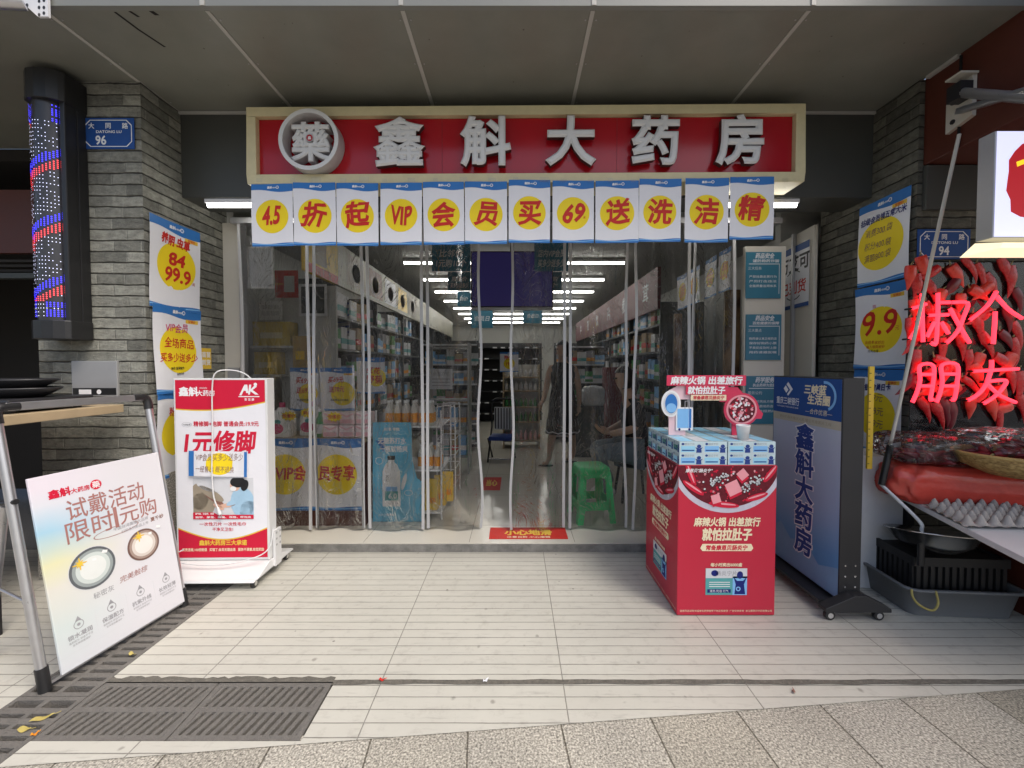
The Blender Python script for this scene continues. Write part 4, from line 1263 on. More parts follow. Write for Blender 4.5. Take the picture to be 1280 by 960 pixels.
for cx, cz in ((0.125, 0.435), (0.39, 0.455)):
    for k in range(4): mb.ell(cx, cz, 0.03 if k % 2 == 0 else 0.02, 0.004, "ink_gold", 7, 0, 12, k * PI / 4)
    mb.ell(cx, cz, 0.010, 0.010, "ink_gold", 8, 0, 12)
    mb.flat([(cx + 0.09, cz + 0.012), (cx + 0.112, cz + 0.004), (cx + 0.118, cz + 0.016), (cx + 0.098, cz + 0.024)], "ink_white", 7)
    mb.flat([(cx + 0.05, cz - 0.01), (cx + 0.066, cz - 0.012), (cx + 0.066, cz + 0.0), (cx + 0.05, cz + 0.002)], "ink_white", 7)
mb.text("鑫斛", 0.10, 0.782, 0.042, "ink_crimson", 2, 0, 0.035); mb.text("大药房", 0.180, 0.776, 0.026, "ink_crimson", 2, 0, 0.02); mb.ell(0.245, 0.78, 0.024, 0.024, "ink_crimson", 2); mb.text("藥", 0.245, 0.78, 0.036, "ink_white", 3, 0, 0.01)
mb.text("试戴活动", 0.285, 0.690, 0.105, "ink_rose", 2, 0, 0.006, width=0.345)
mb.text("限时", 0.195, 0.588, 0.105, "ink_rose", 2, 0, 0.006); mb.text("1", 0.305, 0.592, 0.15, "ink_rose", 2, 0, 0.006); mb.text("元购", 0.415, 0.590, 0.098, "ink_rose", 2, 0, 0.006)
for a in range(22):
    u = a / 22 * 2 * PI; v = (a + 1) / 22 * 2 * PI
    if 0.5 < u < 1.4: continue
    mb.flat([(0.30 + 0.10 * math.cos(u), 0.527 + 0.02 * math.sin(u)), (0.30 + 0.104 * math.cos(u), 0.527 + 0.0225 * math.sin(u)), (0.30 + 0.104 * math.cos(v), 0.527 + 0.0225 * math.sin(v)), (0.30 + 0.10 * math.cos(v), 0.527 + 0.02 * math.sin(v))], "ink_rose", 2)
mb.text("中国台湾美瞳大品牌", 0.37, 0.535, 0.019, "ink_grey", 2); mb.text("幻彩系列新品上市", 0.385, 0.510, 0.017, "ink_grey", 2); mb.text("夏千纱", 0.50, 0.518, 0.024, "ink_brown", 2, 0, 0.02)
mb.text("秘密灰", 0.20, 0.262, 0.030, "ink_grey", 2); mb.text("完美触棕", 0.34, 0.280, 0.034, "ink_rose", 2, 0, 0, 0.2)
for k, s in enumerate(("锁水凝润", "保湿配方", "抗紫外线", "长效轻薄")):
    x = 0.085 + 0.135 * k
    mb.ring(x, 0.175, 0.017, 0.020, "ink_grey", 2, 0, 18); mb.flat([(x - 0.012, 0.192), (x + 0.012, 0.192), (x, 0.213)], "ink_grey", 2); mb.ell(x, 0.175, 0.007, 0.007, "ink_grey", 2, 0, 10)
    mb.text(s, x, 0.132, 0.024, "ink_grey", 2, 0, 0.015); mb.text("温和配方 舒适不干涩", x, 0.110, 0.010, "ink_grey", 2); mb.text("全天候佩戴保护", x, 0.096, 0.010, "ink_grey", 2)
    if k: mb.rect(x - 0.069, 0.10, x - 0.0675, 0.20, "ink_lightgrey", 2)
mb.rect(0.0, 0.064, bw, 0.0655, "ink_lightgrey", 1)
mb.build("printing", pan)
ez = leaned("easel_stand", "tall aluminium easel frame with black corner caps holding the contact lens board", "easel", (0, 0.015, 0))
EW, EH = 0.60, 1.20
x0e, x1e = -0.045, 0.585
mb = MB()
mb.tube([(x0e, 0.014, -0.02), (x0e, 0.014, EH - 0.03)], 0.018, "alu", 12); mb.build("leg", ez)
mb = MB(); mb.tube([(x1e, 0.014, -0.02), (x1e, 0.014, EH - 0.03)], 0.018, "alu", 12); mb.build("leg", ez)
mb = MB(); mb.box(x0e + 0.03, 0.0, EH - 0.018, x1e - 0.03, 0.028, EH + 0.018, "alu"); mb.build("top_rail", ez, bevel=0.003)
for x, s in ((x0e, 1), (x1e, -1)):
    mb = MB(); mb.tube(smooth([(x, 0.014, EH - 0.07), (x, 0.014, EH - 0.025), (x + s * 0.012, 0.014, EH - 0.004), (x + s * 0.035, 0.014, EH), (x + s * 0.075, 0.014, EH)], 4), 0.0215, "black_plastic", 12); mb.build("corner_cap", ez)
    mb = MB(); mb.tube([(x, 0.014, -0.035), (x, 0.014, 0.07)], 0.022, "black_plastic", 12); mb.build("foot_cap", ez)
mb = MB(); mb.box(x0e, 0.0, -0.012, x1e, 0.03, 0.0, "alu"); mb.build("ledge", ez)
# rear legs of the easel, in its own leaning frame
def to_local(p):
    return BM.inverted() @ (Vector(p) - ez.location)
hl = Vector((x0e, 0.05, 0.78)); hr = Vector((x1e, 0.05, 0.78))
fl = to_local((-2.50, 1.90, 0.02)); fr = to_local((-2.42, 2.46, 0.02))
for a, b in ((hl, fl), (hr, fr)):
    mb = MB(); mb.tube([a, b], 0.015, "alu", 10); mb.build("rear_leg", ez)
    d = (b - a).normalized()
    mb = MB(); mb.tube([b - d * 0.05, b + d * 0.012], 0.021, "black_plastic", 10); mb.build("foot_cap", ez)
mb = MB(); mb.tube([(x0e, 0.03, 0.36), tuple(hl + (fl - hl) * 0.52)], 0.006, "alu", 8); mb.tube([(x0e, 0.0, 0.36), (x0e, 0.03, 0.36)], 0.014, "alu_grey", 8); mb.build("brace", ez)
mb = MB(); mb.tube([(x0e, -0.012, 0.79), (x0e, 0.06, 0.79)], 0.012, "black_plastic", 8); mb.build("hinge", ez)

# neighbour's counter behind the easel
t = thing("shop_counter", "wooden edged counter of the neighbouring shop behind the easel, red cloth front", "counter", (-3.1, 2.2, 0))
mb = MB(); mb.box(-1.2, -0.25, 1.10, 0.62, 0.38, 1.15, "wood_pale"); mb.build("top", t, bevel=0.004)
mb = MB(); mb.box(-1.2, -0.20, 0.25, 0.28, -0.17, 1.098, "red_board"); mb.build("front_cloth", t)
mb = MB(); mb.box(0.40, -0.16, 0.0, 0.44, -0.12, 1.098, "black_metal"); mb.box(-1.1, -0.16, 0.0, -1.06, -0.12, 0.25, "black_metal"); mb.build("leg", t)
t = thing("table_stove", "flat black stove standing on the wooden counter edge under the trays", "stove", (-2.78, 2.22, 1.152))
mb = MB(); mb.box(-0.30, -0.20, 0.012, 0.26, 0.22, 0.07, "black_metal"); mb.build("body", t, bevel=0.01)
for x_, y_ in ((-0.25, -0.15), (0.21, -0.15), (-0.25, 0.17), (0.21, 0.17)):
    mb = MB(); mb.tube([(x_, y_, 0), (x_, y_, 0.013)], 0.018, "black_plastic", 10); mb.build("foot", t)
for k, (x, y) in enumerate(((-2.80, 2.22), (-2.87, 2.27))):
    mb = MB(); mb.lathe([(0.0, 0.004), (0.20, 0.006), (0.27, 0.05), (0.285, 0.052), (0.285, 0.044), (0.20, 0.0), (0, 0)], "black_metal", (0, 0, 0), 28, 1, 0.6)
    o = mb.build("metal_tray", None, (x, y, 1.224 + 0.045 * k)); tag(o, ["round black tray on the table stove, lower one", "round black tray on the table stove, upper one stacked behind"][k], "tray")

# ================================================================== RED CARTON DISPLAY (right)
t = thing("carton_display", "tall crimson cardboard display bin with a hotpot print", "display stand", (1.172, 2.235, 0))
w, d, h = 0.545, 0.54, 0.845
mat("crimson_card", (0.50, 0.016, 0.045), 0.35, var=0.06, scale=3)
mat("rim_silver", (0.52, 0.50, 0.58), 0.25, var=0.3, scale=9)
mb = MB(); mb.box(-w / 2, 0, 0.004, w / 2, d, h, "crimson_card"); body = mb.build("bin", t, bevel=0.005)
def hotpot(w, h, name, parent):
    mb = MB(); c = (-w / 2 + .002, 0.02, w / 2 - .002, h - 0.003)
    cx, cz = 0.0, h + 0.035
    mb.ell(cx, cz, 0.315, 0.30, "rim_silver", 1, 0, 60, 0, c); mb.ell(cx, cz, 0.290, 0.268, "ink_maroon", 2, 0, 60, 0, c)
    rr = random.Random(12)
    def inside(x, z, m=0.93): return ((x - cx) / (0.290 * m)) ** 2 + ((z - cz) / (0.268 * m)) ** 2 < 1 and abs(x) < w / 2 - 0.006 and z < h - 0.008
    for k in range(120):
        x, z = rr.uniform(-w / 2, w / 2), rr.uniform(h - 0.23, h)
        if inside(x, z): mb.ell(x, z, rr.uniform(0.003, 0.009), rr.uniform(0.003, 0.008), rr.choice(["ink_pink", "ink_crimson", "chilli_dark", "ink_crimson"]), 3, 0, 10, 0, c)
    for sx, sz, a, n_ in ((-0.055, h - 0.085, 0.5, 34), (0.13, h - 0.105, 0.45, 40)):
        for k in range(n_):
            u, v = rr.gauss(0, 0.042), rr.gauss(0, 0.013)
            x, z = sx + u * math.cos(a) - v * math.sin(a), sz + u * math.sin(a) + v * math.cos(a)
            if inside(x, z):
                mb.ell(x, z, 0.0078, 0.0078, "ink_black", 4, 0, 10, 0, c); mb.ell(x - 0.001, z + 0.002, 0.0056, 0.0056, "ink_lightgrey", 5, 0, 10, 0, c)
    for x, z, l, a in ((-0.205, h - 0.05, 0.07, -1.2), (-0.19, h - 0.125, 0.07, -0.6), (0.16, h - 0.175, 0.065, 0.3), (-0.02, h - 0.218, 0.085, -0.1), (0.235, h - 0.045, 0.06, 0.9)):
        if True:
            mb.ell(x, z, l, 0.017, "ink_crimson", 6, 0, 24, a, c); mb.ell(x, z + 0.004, l * 0.8, 0.005, "ink_pink", 7, 0, 16, a, c)
    for x, z, s, a in ((0.03, h - 0.125, 0.052, 0.45), (-0.065, h - 0.185, 0.034, 0.3), (0.08, h - 0.05, 0.036, 0.7)):
        p = [(x + s * math.cos(a + PI / 4 + k * PI / 2), z + s * math.sin(a + PI / 4 + k * PI / 2)) for k in range(4)]
        mb.flat(clip([(a_, b_ - 0.016) for a_, b_ in p], *c), "ink_crimson", 8); mb.flat(clip(p, *c), "ink_pink", 9)
    mb.text("康恩贝\"肠炎宁\"", -0.16, h - 0.028, 0.022, "ink_white", 10, 0, 0.02, 0.2)
    mb.text("麻辣火锅 出差旅行", 0.0, h - 0.315, 0.052, "ink_cream", 3, 0, 0.035, 0.12, width=0.37 * w / 0.545)
    mb.text("就怕拉肚子", 0.0, h - 0.385, 0.072, "ink_cream", 3, 0, 0.04, 0.12, width=0.28 * w / 0.545)
    mb.flat([(-0.135, h - 0.478), (0.135, h - 0.478), (0.147, h - 0.462), (0.135, h - 0.438), (-0.135, h - 0.438), (-0.147, h - 0.462)], "ink_cream", 3)
    mb.text("常备康恩贝肠炎宁", 0, h - 0.459, 0.030, "ink_crimson", 4, 0, 0.03, 0.12, width=0.23)
    mb.text("每小时卖出6000盒", 0.0, h - 0.555, 0.022, "ink_cream", 3, 0, 0.03, 0.15)
    mb.rect(-0.115, h - 0.725, 0.115, h - 0.575, "ink_teal", 3); mb.rect(-0.115, h - 0.630, 0.115, h - 0.575, "ink_lightgrey", 4); mb.rect(0.035, h - 0.725, 0.115, h - 0.62, "ink_sky", 4)
    mb.ell(0.075, h - 0.612, 0.017, 0.021, "ink_navy", 5); mb.flat([(0.045, h - 0.72), (0.105, h - 0.72), (0.098, h - 0.665), (0.112, h - 0.625), (0.092, h - 0.645), (0.06, h - 0.645), (0.040, h - 0.625), (0.052, h - 0.665)], "ink_navy", 5); mb.ring(0.066, h - 0.69, 0.007, 0.013, "ink_sky", 6)
    mb.ell(-0.065, h - 0.602, 0.020, 0.017, "ink_navy", 5); mb.text("肠炎宁片", 0.0, h - 0.602, 0.030, "ink_grey", 5); mb.rect(-0.105, h - 0.712, 0.025, h - 0.692, "ink_navy", 5); mb.text("清热 利湿 行气", -0.04, h - 0.702, 0.016, "ink_white", 6)
    for k in range(3): mb.rect(-0.095, h - 0.655 - 0.012 * k, 0.02, h - 0.651 - 0.012 * k, "ink_white", 5)
    mb.text("请按药品说明书或者在药师指导下购买和使用  广告仅供参考  浙江康恩贝中药有限公司", 0, 0.03, 0.013, "ink_cream", 2, 0, 0, width=w * 0.94)
    return mb
mb = hotpot(w, h, "", t); mb.build("front_print", t)
mb = hotpot(d, h, "", t)
mb.v = [Vector((-w / 2 + p.y, d / 2 - p.x, p.z)) for p in mb.v]     # same artwork on the left side
mb.build("side_print", t)
# shrink-wrapped bundles of medicine on top
def bundle_mesh(w, d, h):
    mb = MB(); mb.box(-w / 2, 0, 0, w / 2, d, h, "bundle_pale")
    for side in (0, 1):
        n_ = 2
        L_ = w if side == 0 else d
        mb2 = MB()
        for i in range(n_):
            for j in range(2):
                x0 = -L_ / 2 + L_ * i / n_; x1 = x0 + L_ / n_; z0 = h * j / 2; z1 = z0 + h / 2
                W_, H_ = x1 - x0, z1 - z0
                a = 0.35 if j == 1 else 0.55
                mb2.rect(x0 + 0.06 * W_, z0 + 0.12 * H_, x0 + 0.66 * W_, z0 + 0.62 * H_, "ink_sky" if (i + j) % 2 == 0 else "ink_blue_pale", 1)
                mb2.ell(x0 + 0.82 * W_, z0 + 0.60 * H_, 0.09 * W_, 0.16 * H_, "ink_navy_soft", 2, 0, 12)
                mb2.flat([(x0 + 0.70 * W_, z0 + 0.05 * H_), (x0 + 0.93 * W_, z0 + 0.05 * H_), (x0 + 0.92 * W_, z0 + 0.36 * H_), (x0 + 0.98 * W_, z0 + 0.52 * H_), (x0 + 0.82 * W_, z0 + 0.42 * H_), (x0 + 0.66 * W_, z0 + 0.52 * H_), (x0 + 0.72 * W_, z0 + 0.36 * H_)], "ink_navy_soft", 2)
                mb2.text("肠炎宁片", x0 + 0.42 * W_, z0 + 0.80 * H_, 0.014, "ink_grey", 2); mb2.ell(x0 + 0.14 * W_, z0 + 0.80 * H_, 0.06 * W_, 0.10 * H_, "ink_navy_soft", 2, 0, 12)
                mb2.rect(x0 + 0.10 * W_, z0 + 0.20 * H_, x0 + 0.62 * W_, z0 + 0.30 * H_, "ink_deep_blue", 2)
            if i: mb2.rect(-L_ / 2 + L_ * i / n_ - 0.001, 0, -L_ / 2 + L_ * i / n_ + 0.001, h, "ink_lightgrey", 3)
        mb2.rect(-L_ / 2, h / 2 - 0.0008, L_ / 2, h / 2 + 0.0008, "ink_lightgrey", 3)
        if side == 0: mb.mesh(mb2.v, mb2.f, None); mb.m = mb.m[:len(mb.m) - len(mb2.f)] + mb2.m
        else:
            V = [Vector((-w / 2 + p.y, d / 2 - p.x, p.z)) for p in mb2.v]; k0 = len(mb.m); mb.mesh(V, mb2.f, None); mb.m = mb.m[:k0] + ["bundle_green" if q == "ink_sky" else q for q in mb2.m]
    for k in range(3): mb.face([(-w / 2 + 0.01 + k * w / 3, 0.01, h + 0.0008), (-w / 2 + (k + 1) * w / 3 - 0.008, 0.01, h + 0.0008), (-w / 2 + (k + 1) * w / 3 - 0.008, d - 0.01, h + 0.0008), (-w / 2 + 0.01 + k * w / 3, d - 0.01, h + 0.0008)], "ink_blue_pale" if k != 1 else "ink_lightgrey")
    return mb
mat("bundle_pale", (0.52, 0.66, 0.70), 0.22); mat("bundle_green", (0.06, 0.22, 0.20), 0.3); mat("ink_blue_pale", (0.30, 0.60, 0.78), 0.3); mat("ink_navy_soft", (0.03, 0.06, 0.24), 0.3)
BW, BD, BH = 0.262, 0.172, 0.128
b0 = bundle_mesh(BW, BD, BH)
first = None
k = 0
rowlab = ["front row", "second row", "back row"]
for r_ in range(3):
    for c_ in range(2):
        loc = (1.172 - 0.135 + 0.268 * c_, 2.238 + 0.177 * r_, h + 0.002)
        lab = "shrink wrapped block of pale blue medicine packs, %s %s on the crimson bin" % (rowlab[r_], "left" if c_ == 0 else "right")
        if first is None:
            first = b0.build("medicine_bundle", None, loc, bevel=0.0); o = first
        else:
            o = first.copy(); COL.objects.link(o); o.location = loc
        o.rotation_euler = (0, 0, R(rnd.uniform(-0.5, 0.5)))
        tag(o, lab, "medicine packs", "medicine bundles on the crimson bin")
# cut-out header standing on the bundles
TZ = h + 0.002 + BH + 0.002
t = thing("display_header", "pink and red cut-out header with a plane window and a hotpot, on the medicine bundles", "display header", (1.137, 2.44, TZ))
mat("topper_pink", (0.74, 0.52, 0.56), 0.4); mat("topper_red", (0.62, 0.03, 0.09), 0.4)
mb = MB()
mb.prism([(-0.215, 0.0), (-0.115, 0.0), (-0.115, 0.13), (-0.12, 0.155), (-0.155, 0.175), (-0.155, 0.215), (0.16, 0.215), (0.19, 0.27), (0.10, 0.312), (-0.13, 0.312), (-0.215, 0.27), (-0.24, 0.21), (-0.215, 0.19)], 0, 0.008, "topper_pink")
mb.build("arch", t)
mb = MB()
mb.prism([(0.165, 0.0), (0.265, 0.0), (0.265, 0.08), (0.165, 0.08)], 0.001, 0.009, "topper_red")
mb.prism(ellipse(0.215, 0.155, 0.105, 0.10, 32), -0.009, -0.001, "topper_red"); mb.prism([(0.305, 0.10), (0.335, 0.10), (0.345, 0.13), (0.32, 0.16), (0.305, 0.15)], -0.008, 0.0, "topper_red"); mb.prism([(0.12, 0.20), (0.085, 0.20), (0.085, 0.235), (0.12, 0.24)], -0.008, 0.0, "topper_red"); mb.prism([(0.10, 0.29), (0.02, 0.213), (0.15, 0.213), (0.24, 0.235), (0.19, 0.29)], -0.0075, 0.0, "topper_red")
mb.ell(0.215, 0.155, 0.092, 0.088, "ink_pink", 1, 0.010, 32); mb.ell(0.215, 0.155, 0.080, 0.077, "ink_maroon", 2, 0.010, 32)
rr = random.Random(5)
for k in range(70):
    a, q = rr.uniform(0, 2 * PI), 0.068 * math.sqrt(rr.random())
    mb.ell(0.215 + q * math.cos(a), 0.155 + q * math.sin(a), rr.uniform(0.004, 0.013), rr.uniform(0.004, 0.010), rr.choice(["ink_pink", "ink_crimson", "ink_white", "ink_pink", "topper_pink"]), 3 + k * 0.02, 0.010, 10, rr.uniform(0, 3))
mb.build("hotpot_cutout", t)
mb = MB()
mb.prism([(p[0], p[1]) for p in ellipse(-0.205, 0.19, 0.058, 0.080, 28)], -0.007, 0.0, "ink_white")
mb.ell(-0.205, 0.19, 0.046, 0.068, "ink_lightgrey", 1, 0.008); mb.ell(-0.205, 0.19, 0.037, 0.058, "ink_blue", 2, 0.008); mb.ell(-0.205, 0.165, 0.030, 0.028, "ink_sky", 3, 0.008)
mb.prism([(-0.175, 0.03), (-0.075, 0.03), (-0.075, 0.168), (-0.175, 0.168)], -0.0085, -0.001, "ink_white")
mb.rect(-0.168, 0.045, -0.100, 0.160, "ink_sky", 1, 0.009); mb.rect(-0.098, 0.045, -0.084, 0.160, "ink_blue", 1, 0.009); mb.ell(-0.155, 0.036, 0.007, 0.008, "ink_navy", 1, 0.009, 10); mb.ell(-0.095, 0.036, 0.007, 0.008, "ink_navy", 1, 0.009, 10); mb.rect(-0.125, 0.160, -0.121, 0.205, "ink_grey", 1, 0.009); mb.rect(-0.10, 0.160, -0.096, 0.205, "ink_grey", 1, 0.009); mb.rect(-0.125, 0.203, -0.096, 0.207, "ink_grey", 1, 0.009)
mb.build("travel_cutout", t)
mb = MB(); mb.prism([(-0.235, 0.298), (0.235, 0.298), (0.235, 0.360), (-0.235, 0.360)], -0.016, -0.008, "topper_red"); mb.prism([(-0.12, 0.245), (0.13, 0.245), (0.13, 0.297), (-0.12, 0.297)], -0.015, -0.008, "topper_red"); mb.prism([(-0.09, 0.210), (0.12, 0.210), (0.12, 0.243), (-0.09, 0.243)], -0.015, -0.008, "ink_cream")
pl_ = mb.build("title_plate", t)
mb = MB(); mb.text("麻辣火锅 出差旅行", 0, 0.329, 0.05, "ink_white", 1, 0.017, 0.035, 0.1, width=0.43); mb.text("就怕拉肚子", 0.0, 0.271, 0.048, "ink_white", 1, 0.016, 0.035, 0.1, width=0.225); mb.text("常备康恩贝肠炎宁", 0.015, 0.227, 0.024, "ink_crimson", 1, 0.016, 0.02, 0.1, width=0.185)
mb.build("lettering", pl_)
# paper cup
mb = MB(); mb.lathe([(0.0, 0.002), (0.026, 0.002), (0.027, 0.0), (0.036, 0.078), (0.0375, 0.081), (0.036, 0.083), (0.034, 0.080), (0.026, 0.010), (0, 0.008)], "ink_white", (0, 0, 0), 28)
o = mb.build("paper_cup", None, (1.29, 2.30, TZ - 0.001), weld=True); tag(o, "small white paper cup on the medicine bundles of the crimson bin", "cup")

# ================================================================== TALL BLACK BANK LIGHTBOX (right)
t = thing("bank_lightbox", "tall black double sided lightbox with navy vertical characters on a pale blue face, on wheels", "lightbox", (1.80, 2.245, 0), R(-90))
# local x runs towards -Y(world) ... front plane (-y local) faces -X(world)
t.rotation_euler = (0, 0, R(-90 - 0.6))
t.location = (1.80, 2.235, 0)
L_, zb, zt, dp = 0.615, 0.085, 1.325, 0.118
# local +x points to world -Y, so the panel spans x from -L_ to 0
mb = MB(); mb.box(-L_, 0.0, zb, 0.0, dp, zt, "black_metal"); mb.build("cabinet", t, bevel=0.004)
for x in (0.012, -L_ - 0.05):
    mb = MB()
    mb.prism([(-0.085 + 0.0, 0.055), (0.27, 0.055), (0.27, 0.075), (0.135, 0.145), (0.07, 0.145), (-0.085, 0.075)], 0, 0.06, "black_metal")
    mb.v = [Vector((x + (p.y - 0.06) * 1.0 + 0.048, p.x - 0.03, p.z)) for p in mb.v]
    f_ = mb.build("foot", t, bevel=0.003)
mb = MB(); mb.box(-L_ + 0.03, -0.09, 0.06, -0.03, 0.22, 0.075, "black_metal"); mb.build("base_plate", t)
mb = MB()
for z in (0.115, 0.16, 0.205):
    for y in (0.035, 0.085): mb.lathe([(0, 0.004), (0.004, 0.003), (0.005, 0)], "chrome", (0, 0, 0), 10)
mb = MB()
for z in (0.165, 0.225, 0.285):
    for y in (0.03, 0.085): mb.tube([(0.0005, y, z), (0.004, y, z)], 0.0055, "chrome", 10)
mb.build("screw", t)
for x, y in ((0.03, -0.075), (0.03, 0.19), (-L_ - 0.02, -0.075), (-L_ - 0.02, 0.19)): caster(t, x, y, 0.027, "black_plastic", "chrome")
grad_mat("bank_face", [(0.0, (0.03, 0.20, 0.46)), (0.25, (0.11, 0.28, 0.52)), (0.5, (0.30, 0.41, 0.58)), (1.0, (0.46, 0.49, 0.58))], 'Z', 0.10, 1.1, 0.06, 3)
mb = MB()
X0, X1, Z0, Z1 = -L_ + 0.008, -0.008, zb + 0.008, zt - 0.008
mb.rect(X0, Z0, X1, Z1, "bank_face", 1)
mb.rect(X0, Z1 - 0.235, X1, Z1, "ink_deep_blue", 2); mb.rect(X0, Z1 - 0.285, X1, Z1 - 0.235, "bank_beige", 2) if "bank_beige" in MATS else None
mat("bank_beige", (0.47, 0.44, 0.35), 0.4); mb.rect(X0, Z1 - 0.285, X1, Z1 - 0.235, "bank_beige", 2)
mat("hill_print", (0.20, 0.34, 0.52), 0.4)
mb.flat([(X0, Z0 + 0.06), (X0, Z0 + 0.18), (X0 + 0.10, Z0 + 0.25), (X0 + 0.20, Z0 + 0.17), (X0 + 0.32, Z0 + 0.22), (X0 + 0.45, Z0 + 0.12), (X1, Z0 + 0.17), (X1, Z0 + 0.06)], "hill_print", 2)
mb.flat([(X0, Z0), (X1, Z0), (X1, Z0 + 0.09)] + [(X1 - (X1 - X0) * i / 10, Z0 + 0.08 + 0.02 * math.sin(i * 1.3)) for i in range(11)], "ink_deep_blue_soft" if "ink_deep_blue_soft" in MATS else "hill_print", 3)
face = mb.build("panel_face", t)
mb = MB()
lx, lz = X0 + 0.15, Z1 - 0.075
for s in (0.046,):
    mb.flat([(lx - s, lz), (lx, lz - s), (lx + s, lz), (lx, lz + s)], "ink_white", 3)
    mb.flat([(lx - 0.024, lz + 0.022), (lx + 0.004, lz - 0.006), (lx - 0.018, lz - 0.028), (lx - 0.010, lz - 0.036), (lx + 0.020, lz - 0.006), (lx - 0.016, lz + 0.030)], "ink_deep_blue", 4)
mb.build("bank_emblem", face); mb = MB()
mb.text("重庆三峡银行", X0 + 0.145, Z1 - 0.155, 0.052, "ink_white", 3, 0, 0.012, width=0.225); mb.text("CHONGQING THREE GORGES BANK", X0 + 0.145, Z1 - 0.195, 0.013, "ink_white", 3, 0, 0, width=0.215)
mb.build("bank_lettering", face); mb = MB()
mb.text("三峡蓝", X1 - 0.205, Z1 - 0.068, 0.062, "ink_cream", 3, 0, 0.035, 0.1); mb.text("生活圈", X1 - 0.175, Z1 - 0.128, 0.062, "ink_cream", 3, 0, 0.035, 0.1); mb.text("—合作优惠—", X1 - 0.175, Z1 - 0.200, 0.036, "ink_cream", 3, 0, 0, 0.15)
mb.ring(X1 - 0.125, Z1 - 0.10, 0.072, 0.088, "ink_sky", 3, 0, 20, 1.0, -1.2, 1.7)
mb.build("slogan_lettering", face); mb = MB()
mb.text("更好的服务重庆人民 银企共建惠民工程", 0.5 * (X0 + X1), Z1 - 0.26, 0.022, "ink_khaki", 3, 0, 0, width=0.46)
mb.build("bank_lettering", face)
zc = Z1 - 0.365
for ch in "鑫斛大药房":
    mb = MB(); mb.text(ch, X0 + 0.315, zc, 0.172, "ink_white", 3, 0, 0.06, squash=0.98); mb.text(ch, X0 + 0.315, zc, 0.166, "ink_navy_soft", 4, 0, 0.032, squash=0.98)
    mb.build("character", face); zc -= 0.164
# yellow folding ruler-like strip and pale carton behind it
mb = MB(); mb.box(0, 0, 0, 0.03, 0.012, 0.62, "ink_gold")
for k in range(14): mb.box(0.0, -0.0006, 0.03 + 0.042 * k, 0.012, -0.0001, 0.034 + 0.042 * k, "ink_black")
o = mb.build("yellow_strip", None, (2.128, 2.45, 0.77)); tag(o, "narrow yellow marked strip upright behind the black bank lightbox", "strip")
t = thing("white_carton", "tall grey white carton standing behind the black bank lightbox", "carton", (2.26, 2.62, 0))
mb = MB(); mb.box(-0.16, -0.10, 0.0, 0.16, 0.16, 0.83, "ink_lightgrey"); mb.build("carton", t, bevel=0.004)

# ================================================================== NEON BOARD, CHILLI STALL (right)
def at(px, py, Y):
    """World point seen at photo pixel (px, py) at depth Y."""
    a, b = (px - 644) / 510.0, -(py - 472) / 510.0
    dy = math.cos(PITCH) + b * math.sin(PITCH)
    dz = -math.sin(PITCH) + b * math.cos(PITCH)
    return Vector((a * Y / dy, Y, 1.39 + dz * Y / dy))
NY = 2.532
t = thing("neon_sign", "clear acrylic board with red neon characters and dried chillies, on the right brick wall", "neon sign", (2.9, 2.60, 1.0))
def loc_of(px, py, Y): return at(px, py, Y) - Vector(t.location)
a_, b_ = at(1136, 546, 2.585), at(1300, 328, 2.585)
mb = MB(); mb.box(a_.x, 2.583, a_.z, b_.x + 0.1, 2.589, b_.z, "clear_acrylic"); bworld(mb, "acrylic_board", t, bevel=0.001)
mb = MB()
for px, py in ((1163, 343), (1230, 343), (1270, 343), (1165, 512), (1195, 515), (1262, 515)):
    p = at(px, py, 2.59); mb.box(p.x - 0.05, 2.592, p.z - 0.025, p.x + 0.05, 2.626, p.z + 0.02, "ink_cream")
mb.v = [p - Vector(t.location) for p in mb.v]; mb.build("bracket", t)
strokes = {
 "椒": [[(450, 188), (452, 300), (455, 430)], [(402, 262), (470, 240)], [(447, 300), (425, 360), (390, 415)], [(530, 185), (528, 300), (520, 435), (495, 432)], [(530, 232), (590, 232)], [(485, 297), (582, 293)], [(512, 330), (475, 405)], [(547, 330), (582, 388)], [(600, 232), (678, 236), (660, 300), (625, 380), (572, 435)], [(590, 262), (635, 345), (688, 435)]],
 "个": [[(822, 178), (775, 250), (690, 320)], [(822, 200), (880, 265), (950, 312)], [(816, 278), (812, 360), (806, 440)]],
 "朋": [[(505, 715), (492, 715), (505, 640), (506, 548), (440, 548), (440, 620), (425, 680), (402, 732)], [(442, 592), (500, 592)], [(440, 650), (500, 650)], [(596, 715), (612, 715), (625, 640), (626, 545), (550, 545), (552, 620), (542, 680), (522, 732)], [(552, 590), (622, 590)], [(550, 650), (618, 650)]],
 "友": [[(708, 576), (930, 564)], [(798, 520), (795, 570), (765, 650), (725, 695), (680, 722)], [(775, 628), (868, 622), (850, 665), (810, 705), (758, 738)], [(768, 632), (830, 690), (870, 712), (918, 732)]],
}
for ch, ss in strokes.items():
    mb = MB()
    for s in ss:
        pts = [loc_of(1040 + x * 0.25, 320 + y * 0.25, NY) for x, y in s]
        pts = smooth(pts, 4) if len(pts) > 2 else pts
        mb.tube(pts, 0.0105, "neon_glow", 8)
        for p in (pts[0], pts[-1]): mb.tube([p, p + Vector((0, 0.048, 0))], 0.006, "black_plastic", 6)
    mb.build("neon_character", t)
